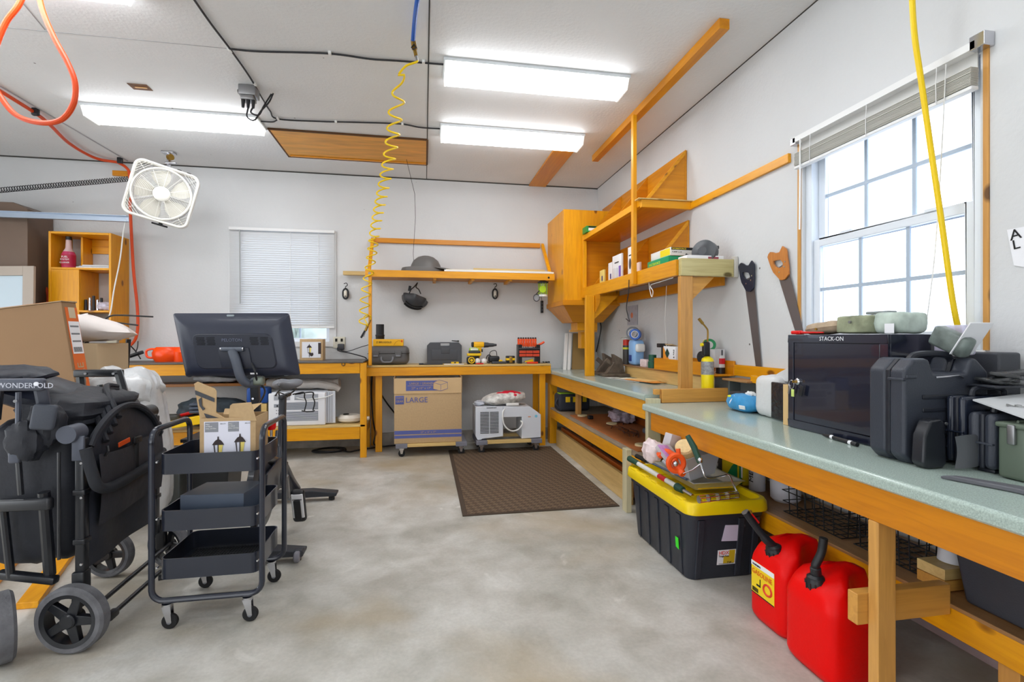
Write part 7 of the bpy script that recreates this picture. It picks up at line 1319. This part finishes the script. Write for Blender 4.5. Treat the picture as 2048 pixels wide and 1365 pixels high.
# nS points towards the camera when uS is image right and vS up
g = loft(G(SB), [rect(Wd, Hd, -.012), rect(Wd, Hd, -.004), rect(Wd-.06, Hd-.055, .022, -.004, .02), rect(Wd-.14, Hd-.12, .030, -.02, .03)]); sp(g, 'screen_housing')
g = G(mat('screen_glass', (12, 12, 14), .08)); loft(g, [rect(Wd-.01, Hd-.01, -.0145), rect(Wd-.01, Hd-.01, -.0121)]); sp(g, 'screen_glass')
g = loft(G(SB2), [rect(.40, .185, .026, -.03, .035), rect(.38, .17, .037, -.03, .03)]); sp(g, 'rear_panel')
for sx in (-1, 1):
    for q in (0, 1):
        g = G(mat('vent_dot', (10, 11, 16), .8))
        for i in range(6):
            for j in range(6): g.rbox((sx*.13+(q-.5)*.05+(i-2.5)*.0066+(j % 2)*.003, .022+(j-2.5)*.0072, .0378), (.0042, .0036, .0016), 0)
        sp(g, 'speaker_grille')
sp(G(mat('silver_cap', (150, 162, 168), .4)).rbox((0, Hd/2-.012, .006), (.035, .010, .010), .003), 'camera_cap')
g = G(SB2).rbox((0, -.062, .039), (.15, .10, .006), .004); sp(g, 'mount_recess')
M2 = SM.copy(); tx = txt(t, 'PELOTON', .022, tuple(SM @ V((-.052, .020, .0378))), tuple(uS), tuple(vS), mat('embossed', (104, 110, 130), .4))
AG = mat('arm_grey', (86, 92, 104), .45)
ap = SM @ V((.0, -.022, .055)); part(G(AG).tube(spline([ap, SM @ V((.012, -.08, .062)), SM @ V((.018, -.16, .058)), SM @ V((.035, -.198, .03)), SM @ V((.07, -.20, -.03)), V((bx0+.0, 3.03, 1.0))]), [.022]*24+[.02]*17, 12), 'screen_arm', t)
sp(G(AG).cyl((-.05, -.018, .052), (.05, -.018, .052), .012), 'arm_pivot'); sp(G(CHR).cyl((-.056, -.018, .052), (-.05, -.018, .052), .010).cyl((.05, -.018, .052), (.056, -.018, .052), .010), 'pivot_caps')
sp(G(PAP).rbox((.072, -.145, .033), (.035, .008, .001), 0), 'sticker'); part(G(BLK).tube(spline([SM @ V((.075, -.09, .04)), SM @ V((.09, -.13, .055)), SM @ V((.085, -.18, .04)), SM @ V((.08, -.25, -.03)), V((bx0+.02, 3.03, .85))]), .005, 6), 'cable', t)
part(G(mat('clamp_grey', (120, 128, 118), .4, .4)).rbox(SM @ V((.085, -.185, .02)), (.05, .05, .045), .012), 'arm_clamp', t)
# ---- folded wagon stroller
WF = mat('wagon_fabric', (34, 36, 44), .62, nz=(6, .18), bump=(14, .6)); WFP = mat('panel_fabric', (44, 47, 56), .5, nz=(5, .15), bump=(9, .5)); NAV = mat('navy_fabric', (22, 26, 40), .5, bump=(10, .6)); GF = mat('frame_grey', (84, 88, 100), .4, .2); BF = mat('frame_black', (26, 28, 34), .35, coat=.2)
TIR = mat('dusty_tyre', (104, 104, 108), .85, nz=(16, .25), bump=(80, .3))
t = thing('wagon_stroller', 'large folded black wagon stroller with spoked wheels at the left', 'wagon', (-1.6, 2.55, 0))
def wheel(c, rad, wd, ax, spokes=5):
    c = V(c); ax = V(ax).normalized(); u = V((0, 0, 1)); w = ax.cross(u).normalized(); u = w.cross(ax)
    part(G(TIR).lathe([(rad*.78, -wd/2), (rad*.93, -wd/2), (rad, -wd*.32), (rad, wd*.32), (rad*.93, wd/2), (rad*.78, wd/2), (rad*.78, -wd/2)], c, ax, n=44), 'tyre', t)
    part(G(BF).lathe([(rad*.68, -wd*.45), (rad*.80, -wd*.52), (rad*.80, wd*.52), (rad*.68, wd*.45), (rad*.68, -wd*.45)], c, ax, n=44), 'rim', t)
    part(G(BF).lathe([(0, -wd*.6), (rad*.18, -wd*.6), (rad*.22, -wd*.5), (rad*.22, wd*.5), (0, wd*.55)], c, ax, n=24), 'wheel_hub', t)
    for k in range(spokes):
        a = 2*math.pi*k/spokes+.35; d = u*math.cos(a)+w*math.sin(a); n2 = ax.cross(d)
        A = c+d*rad*.15; B = c+d*rad*.74; o_ = -ax*wd*.35
        part(G(BF).hexa([A+n2*rad*.16+o_, A-n2*rad*.16+o_, B-n2*rad*.11+o_, B+n2*rad*.11+o_], [A+n2*rad*.16-o_*.3, A-n2*rad*.16-o_*.3, B-n2*rad*.11-o_*.3, B+n2*rad*.11-o_*.3]), 'spoke', t, bevel=.004)
wheel((-1.375, 2.235, .132), .132, .055, (.12, 1, 0)); wheel((-1.60, 2.215, .132), .132, .06, (1, .85, 0)); wheel((-1.62, 2.905, .118), .118, .05, (.1, 1, 0)); wheel((-1.37, 2.975, .118), .118, .05, (.35, 1, 0))
def post(c, z0, z1, m_=BF, w=.034, name='corner_post'):
    part(G(m_).rbox((c[0], c[1], (z0+z1)/2), (w, w*1.1, z1-z0), .006), name, t)
N1, N2 = (-1.375, 2.235), (-1.385, 2.86)
post((N1[0], 2.29), .28, .84); post((N1[0]-.0, 2.285), .16, .30, BF, .045, 'wheel_fork'); post(N2, .22, .84); post((-1.385, 2.93), .12, .28, BF, .04, 'wheel_fork')
for c in ((N1[0], 2.29), N2):
    part(G(GF if c is not N2 else BF).cyl((c[0]-.03, c[1]-.045, .86), (c[0]-.03, c[1]+.03, .86), .036, n=24), 'joint_cap', t); part(G(GF if c is not N2 else BF).rbox((c[0], c[1]-.022, .80), (.045, .012, .10), .004), 'joint_plate', t)
    for z in (.78, .74, .60, .33): part(G(CHR).cyl((c[0]+.01, c[1]-.025, z), (c[0]+.01, c[1]-.02, z), .005), 'bolt', t)
    for z in (.62, .42): part(G(BF).rbox((c[0], c[1], z), (.044, .046, .022), .004), 'post_collar', t)
# padded bar in front of the end panel
part(G(mat('foam_grip', (38, 40, 46), .8)).tube(spline([(-1.345, 2.26, .80), (-1.325, 2.265, .70), (-1.315, 2.29, .635), (-1.31, 2.38, .612), (-1.31, 2.6, .625), (-1.325, 2.78, .64), (-1.35, 2.86, .655)]), .021, 12), 'padded_bar', t)
# end panel: flat pocketed fabric
def panel(u, v):
    y = 2.305+.535*u; zt_ = .80+.13*math.sin(math.pi*min(1, u*1.05))**.7; z = .30+.02*u+(zt_-.30)*v
    return V((-1.365+.012*math.sin(3*math.pi*u)*math.sin(math.pi*v)+.008*math.sin(9*u+5*v), y, z))
g = G(WFP).grid(panel, 20, 18); bmesh.ops.solidify(g.bm, geom=g.bm.faces[:], thickness=-.03); part(g, 'end_panel', t)
part(G(WF).tube([V((-1.355, 2.305+.535*u, .80+.135*math.sin(math.pi*min(1, u*1.05))**.7)) for u in [k/20 for k in range(21)]], .014, 8), 'piping', t)
def pocket(u, v): y = 2.33+.49*u; return V((-1.338+.010*math.sin(math.pi*v)+.006*math.sin(7*u), y, .46+.02*u+(.30-.02*math.sin(math.pi*u))*v))
g = G(mat('pocket_fabric', (52, 52, 58), .62, bump=(12, .6))).grid(pocket, 16, 10); bmesh.ops.solidify(g.bm, geom=g.bm.faces[:], thickness=-.006); part(g, 'pocket', t)
for yy in (2.36, 2.58, 2.80): part(G(BLK).tube([(-1.33, yy, .745), (-1.322, yy+.004, .765), (-1.33, yy+.012, .785)], .006, 6), 'strap_loop', t)
part(G(ORG).rbox((-1.334, 2.50, .775), (.006, .085, .022), .002, 1, rot(.1, 0, 0)), 'orange_tag', t); part(G(BLK).rbox((-1.325, 2.585, .77), (.014, .06, .03), .005), 'buckle', t)
part(G(BLK).tube([(-1.33, 2.59, .76), (-1.33, 2.59, .62)], .009, 6, flat=.3), 'webbing_strap', t)
# body of folded fabric
g = G(WF); g.pillow((-1.60, 2.58, .60), (.40, .52, .62), p=5, bumps=.015, seed=51, n=20); part(g, 'folded_body', t)
part(G(WF).pillow((-1.55, 2.60, .93), (.34, .52, .16), rot(0, .1, 0), p=2.6, bumps=.04, seed=52, n=18), 'folded_side', t)
part(G(NAV).pillow((-1.76, 2.56, 1.02), (.66, .46, .12), rot(0, .34, .05), p=2.2, bumps=.035, seed=53, n=20), 'canopy', t)
part(G(NAV).pillow((-1.78, 2.40, 1.075), (.40, .26, .10), rot(.1, -.1, .3), p=2.2, bumps=.05, seed=54, n=18), 'canopy_fold', t)
for k in range(4): part(G(WF).tube(spline([(-1.35, 2.40+.03*k, .80+.03*k), (-1.42, 2.46+.03*k, .90+.025*k), (-1.50, 2.58+.03*k, .955+.02*k), (-1.50, 2.75, .97+.012*k)]), .013, 8), 'gathered_fold', t)
part(G(mat('teal_fabric', (52, 112, 120), .6)).tube(spline([atd(155, 776, 2.35), atd(185, 784, 2.4), atd(215, 786, 2.45), atd(243, 784, 2.5)]), [.008]*8+[.012]*9+[.008]*8, 8, flat=.5), 'teal_lining', t)
part(G(WF).pillow(atd(55, 880, 1.95), (.13, .10, .17), p=2.2, bumps=.06, seed=55), 'fabric_bunch', t); part(G(WF).pillow(atd(95, 850, 1.98), (.12, .10, .16), p=2.4, bumps=.06, seed=56), 'fabric_bunch', t); part(G(mat('slate_sleeve', (70, 74, 84), .6, bump=(20, .4))).rbox(atd(88, 835, 1.93), (.075, .03, .10), .012, 3, rot(0, .15, .3)), 'fabric_sleeve', t)
# push handle with lettering
zb_ = 1.062; HBm = GF
A = atd(-70, 770, 1.88); B = atd(84, 770, 1.90); part(G(HBm).rbox((A+B)/2, ((B-A).length+.02, .03, .048), .010, 3, rot(0, 0, math.atan2(B.y-A.y, B.x-A.x))), 'push_handle', t)
dv = (B-A).normalized(); nn_ = dv.cross(V((0, 0, 1))); txt(t, 'WONDERFOLD', .028, tuple(atd(0, 776, 1.87)+nn_*.012), tuple(dv), (0, 0, 1), mat('logo_silver', (190, 192, 204), .4), sx=1.02)
part(G(CHR).cyl(atd(77, 768, 1.885)+nn_*.004, atd(77, 768, 1.875)+nn_*.010, .008), 'bolt', t)
part(G(HBm).tube([atd(80, 770, 1.92), atd(86, 800, 1.94), atd(92, 838, 1.98)], .022, 8, flat=.6), 'handle_leg', t)
part(G(GF).tube([atd(37, 785, 1.93), atd(36, 870, 1.93)], .009, 8), 'telescoping_rod', t); part(G(GF).rbox(atd(30, 900, 1.92), (.04, .02, .105), .008), 'rod_lock', t); part(G(BF).tube([atd(37, 925, 1.93), atd(42, 990, 1.93)], .010, 8), 'telescoping_rod', t)
part(G(CHR).cyl(atd(30, 803, 1.92), atd(30, 803, 1.91), .006), 'bolt', t)
part(G(BF).tube([atd(0, 780, 1.93), atd(-6, 840, 1.93)], .012, 8), 'handle_leg', t)
# lower folding frame at left
part(G(BF).rbox(atd(40, 1010, 1.94), (.26, .03, .05), .012, 3, rot(0, -.05, -.2)), 'lower_crossbar', t)
part(G(BF).tube([atd(88, 985, 1.95), atd(100, 1150, 1.98)], .020, 10), 'lower_leg', t); part(G(BF).tube([atd(5, 1000, 1.95), atd(22, 1155, 1.95)], .014, 10), 'lower_leg', t)
part(G(BF).rbox(atd(55, 1155, 1.96), (.22, .035, .03), .006, 2, rot(0, .15, -.1)), 'lower_crossbar', t); part(G(BF).tube([atd(118, 905, 1.93), atd(118, 1120, 1.93)], .006, 8), 'thin_rod', t)
# axle rods along the floor
part(G(BF).tube([atd(165, 1130, 2.02), atd(275, 1045, 2.62)], .007, 8), 'axle_rod', t)
part(G(BF).tube([(-1.32, 2.30, .15), (-1.33, 2.90, .15)], .010, 8), 'axle_rod', t); part(G(BF).tube([(-1.29, 2.33, .085), (-1.29, 2.72, .085)], .010, 8), 'brake_rod', t); part(G(BF).rbox((-1.29, 2.33, .085), (.03, .06, .03), .006, 2), 'brake_end', t)
part(G(BF).tube([(-1.27, 2.66, .08), (-1.20, 2.68, .08)], .015, 10), 'brake_pedal', t)
# tall black handle frame behind
for a, b_ in (((160, 745), (172, 850)), ((200, 770), (204, 800)), ((236, 742), (262, 830))): part(G(BF).tube([atd(*a, 2.62), atd(*b_, 2.62)], .020 if a[0] != 200 else .014, 6), 'rear_handle_leg', t)
part(G(BF).rbox(atd(198, 747, 2.62), (.235, .03, .04), .008, 2, rot(0, 0, -.05)), 'rear_handle_bar', t)
for x in (170, 226): part(G(CHR).cyl(atd(x, 748, 2.60), atd(x, 748, 2.59), .006), 'bolt', t)
# planks on the floor
for k in range(2): solo(G(PY).hexa([(-1.84-.26*k, 2.62, .0), (-1.75-.26*k, 2.62, .0), (-2.05-.26*k, 3.45, .0), (-2.14-.26*k, 3.45, .0)], [(-1.84-.26*k, 2.62, .03), (-1.75-.26*k, 2.62, .03), (-2.05-.26*k, 3.45, .03), (-2.14-.26*k, 3.45, .03)]), 'floor_plank', ('right', 'left')[k]+' yellow pine plank on the floor behind the wagon wheels', 'plank', bevel=.003)
# ---- big brown box leaning, beige carton, pillow
t = thing('furniture_box', 'tall thin brown cardboard box with orange striped edge leaning at left', 'box', (-2.5, 3.36, 0))
Lb = Matrix.Translation((-1.87, 3.30, 0)) @ Matrix.Rotation(math.radians(-8.6), 4, 'Y')
def qp(g, name, **k): g.bm.transform(Lb); return part(g, name, t, **k)
BXM = mat('big_box_brown', (150, 118, 86), .8, nz=(3, .05)); ORP = mat('orange_carton_print', (226, 108, 36), .6)
Hb = 1.475; qp(G(BXM).box((-1.3, 0, .03), (0, .125, Hb)), 'carton', bevel=.003)
qp(G(CARD2).box((-1.3, -.004, Hb+.001), (.004, .07, Hb+.006)).box((-1.3, .072, Hb+.001), (.004, .13, Hb+.009)), 'top_flaps'); qp(G(ORP).box((-1.3, .02, Hb+.0095), (-.08, .10, Hb+.0105)), 'top_orange_stripe')
qp(G(ORP).box((.0005, .02, .03), (.0015, .122, Hb-.03)), 'orange_stripe'); qp(G(mat('label_beige', (206, 190, 160), .7)).box((.0017, .045, Hb-.095), (.0025, .10, Hb-.03)), 'label'); qp(G(PAP).box((.0017, .028, Hb-.31), (.0027, .118, Hb-.115)), 'shipping_label')
for k in range(3): qp(G(GRY).box((.0028, .036, Hb-.15-.045*k), (.0033, .108, Hb-.14-.045*k)), 'label_print')
g = G(INK)
for k in range(12): g.box((.0028, .036+.006*k, Hb-.30), (.0033, .039+.006*k, Hb-.27))
qp(g, 'barcode'); qp(G(DGR).rbox((-.33, -.0005, 1.13), (.022, .003, .016), .001), 'hole')
o_ = Lb @ V((.0022, .095, .72)); txt(t, 'FURNITURE', .075, tuple(o_), tuple(Lb.to_3x3() @ V((0, 0, 1))), tuple(Lb.to_3x3() @ V((0, -1, 0))), CARD)
solo(G(mat('beige_carton', (196, 172, 138), .8)).rbox((-2.40, 3.96, .605), (.44, .36, 1.205), .004), 'beige_carton', 'tall beige cardboard carton behind the leaning brown box', 'carton')
t = thing('pillow', 'white pointed pillow resting on the beige carton', 'pillow', (-2.32, 3.95, 1.21)); cP = V((-2.34, 3.93, 1.315))
def pil(u, v):
    th = 2*math.pi*u; la = math.pi*(v-.5); c_, s_ = math.cos(th), math.sin(th); e = 1+.42*(abs(c_*s_)*2)**4*(1-abs(math.sin(la)))
    return cP+rot(0, .14, .35) @ V((.26*math.cos(la)*c_*e, .20*math.cos(la)*s_*e, .10*math.sin(la)*(1-.2*abs(c_))+.006*math.sin(7*th)))
part(G(mat('pillow_white', (226, 218, 214), .8, bump=(12, .4))).grid(pil, 36, 14, wrap=True), 'pillow', t)
# bin with clear plastic bundle
t = thing('plastic_bundle', 'big bundle of clear and white plastic film standing behind the wagon', 'plastic bundle', (-1.93, 3.75, 0)); CLP = mat('clear_film', (214, 216, 218), .22, nz=(5, .18), bump=(11, 1.0), alpha=.93)
part(G(CLP).pillow((-1.96, 3.75, .52), (.46, .42, 1.03), rot(0, -.08, .2), p=3.0, bumps=.025, seed=61, n=26), 'film', t); part(G(CLP).pillow((-1.97, 3.72, .92), (.40, .40, .22), rot(.1, .25, .4), p=2.2, bumps=.07, seed=62, n=20), 'crumpled_top', t)
solo(loft(G(mat('bin_grey', (130, 134, 132), .5)), [[V(p) for p in ((-2.0, 4.05, 0), (-1.80, 4.05, 0), (-1.80, 4.25, 0), (-2.0, 4.25, 0))], [V(p) for p in ((-2.03, 4.02, .33), (-1.78, 4.02, .33), (-1.78, 4.28, .33), (-2.03, 4.28, .33))]]), 'waste_bin', 'pale grey waste bin on the floor behind the plastic bundle', 'bin', bevel=.01)
t = thing('dark_bin', 'dark grey plastic bin on the floor behind the rolling cart', 'bin', (-1.68, 4.2, 0)); part(G(mat('bin_dark', (44, 46, 48), .45)).hexa([(-1.72, 4.02, 0), (-1.46, 4.02, 0), (-1.46, 4.30, 0), (-1.72, 4.30, 0)], [(-1.75, 3.99, .48), (-1.43, 3.99, .48), (-1.43, 4.33, .48), (-1.75, 4.33, .48)]), 'tub', t, bevel=.012); part(G(BLK).box((-1.76, 3.98, .475), (-1.42, 4.34, .50)), 'rim', t, bevel=.004)
# stand with pole, and thin antenna arms
t = thing('pole_stand', 'black pole stand on the floor in front of the cubby shelf', 'stand', (-2.24, 4.3, 0)); a = aty(257, 679, 4.3); b_ = aty(251, 760, 4.3)
d_ = (b_-a)/(a.z-b_.z); foot = a+d_*(a.z-.02); part(G(BLK).cyl(foot, a, .017), 'pole', t); part(G(BLK).cyl((foot.x, foot.y, 0), (foot.x, foot.y, .02), .13, n=28), 'base', t)
# cabinet and mirror at the far left
t = thing('brown_cabinet', 'tall dull brown cabinet against the back wall at the far left', 'cabinet', (-4.2, 5.7, 0)); BC = mat('cabinet_brown', (112, 92, 78), .5, nz=(3, .06)); 
part(G(BC).prism([(-4.7, 5.55, 1.002), (-3.80, 5.55, 1.002), (-3.80, 5.55, 2.50), (-3.92, 5.55, 2.56), (-4.7, 5.55, 2.56)], (0, .34, 0)), 'body', t, bevel=.004); part(G(mat('cabinet_edge', (142, 122, 104), .5)).box((-4.18, 5.544, 1.002), (-4.165, 5.549, 2.54)), 'door_gap', t)
t = thing('framed_mirror', 'pale framed mirror leaning against the brown cabinet on the tall bench', 'mirror', (-3.95, 5.4, 1.0)); FM = mat('frame_pale', (176, 164, 152), .6); Rm = Matrix.Translation((-3.63, 5.36, 1.002)) @ Matrix.Rotation(-.06, 4, 'X') @ Matrix.Rotation(-.03, 4, 'Y')
def mp_(g, name): g.bm.transform(Rm); return part(g, name, t, bevel=.003)
for a, b_ in (((-.75, 0, 0), (-.66, .03, .93)), ((-.09, 0, 0), (0, .03, .93)), ((-.66, 0, 0), (-.09, .03, .09)), ((-.66, 0, .84), (-.09, .03, .93))): mp_(G(FM).box(a, b_), 'frame_side')
mp_(G(mat('mirror_glass', (188, 204, 214), .35)).box((-.66, .012, .09), (-.09, .02, .84)), 'glass')  # flat pale blue-grey stands in for the mirror's reflection
# ================================================================ third level: small pieces belong to the part that carries them
NEST = {'caster_wheel': ('caster_fork',), 'axle': ('caster_wheel', 'caster_fork'), 'spoke': ('rim',), 'wheel_hub': ('rim',), 'pane': ('sash',), 'muntins': ('sash',), 'sash_locks': ('sash',),
        'label_print': ('label',), 'label_rule': ('label',), 'label_head': ('label',), 'barcode': ('shipping_label', 'label'), 'round_emblem': ('label',), 'mower_symbol': ('label',), 'grey_panel': ('label',), 'printed_lantern': ('label', 'raised_flap'), 'flap_band': ('raised_flap',),
        'vent': ('shell',), 'latch_clip': ('latch',), 'trigger': ('handle',), 'grip': ('handle',), 'cap_ridge': ('cap_collar',), 'spout_tip': ('spout',), 'red_trigger': ('spout',), 'trigger_knob': ('spout',),
        'key': ('lock',), 'key_ring': ('lock',), 'key_tag': ('lock',), 'eyelet': ('pouch',), 'rivet': ('handle', 'case'), 'lid_stud': ('lid',), 'lid_ridge': ('lid',), 'rule': ('blue_panel',), 'box_outline': ('box_picture',),
        'speaker_grille': ('screen_housing',), 'camera_cap': ('screen_housing',), 'mount_recess': ('rear_panel',), 'pivot_caps': ('arm_pivot',), 'white_pedal_plate': ('pedal_body',), 'toe_cage_strap': ('pedal_body',), 'pedal_cleats': ('pedal_body',), 'red_clip': ('pedal_body',),
        'strap_loop': ('pocket',), 'buckle': ('webbing_strap',), 'joint_plate': ('joint_cap',), 'post_collar': ('corner_post',), 'post_hole': ('handlebar_post',), 'flap_slot': ('yellow_flap',), 'vial': ('body',), 'socket': ('plate',), 'wheel_centre': ('wheel_picture',),
        'diamond': ('carton',), 'orange_corner': ('carton',), 'print_line': ('card',), 'purple_label': ('card',), 'navy_label': ('card',), 'blister': ('card',), 'picture': ('card',), 'transport_wheel': ('wheel_bracket',)}
LET = ('label', 'shipping_label', 'blue_panel', 'blue_badge', 'blue_band', 'screen_housing', 'push_handle', 'door_frame', 'orange_stripe', 'carton', 'sheet', 'body', 'black_stripe', 'can', 'film')
def centre(o): vs = o.data.vertices; n = max(1, len(vs)); k = max(1, n//60); q = [vs[i].co for i in range(0, n, k)]; return sum(q, V((0, 0, 0)))/len(q)
for root in [o for o in list(COL.objects) if o.parent is None and len(o.children)]:
    kids = [c for c in root.children if c.type == 'MESH']; cen = {c.name: centre(c) for c in kids}; base = lambda c: c.name.split('.')[0]
    for c in kids:
        want = LET if base(c) == 'lettering' else NEST.get(base(c))
        if not want: continue
        for w in want:
            cand = [k for k in kids if base(k) == w and k is not c and k.parent is root]
            if cand:
                c.parent = min(cand, key=lambda k: (cen[k.name]-cen[c.name]).length); break
# keep nesting at three levels: lift anything that ended up deeper
for o in list(COL.objects):
    p_ = o.parent
    if p_ and p_.parent and p_.parent.parent: o.parent = p_.parent
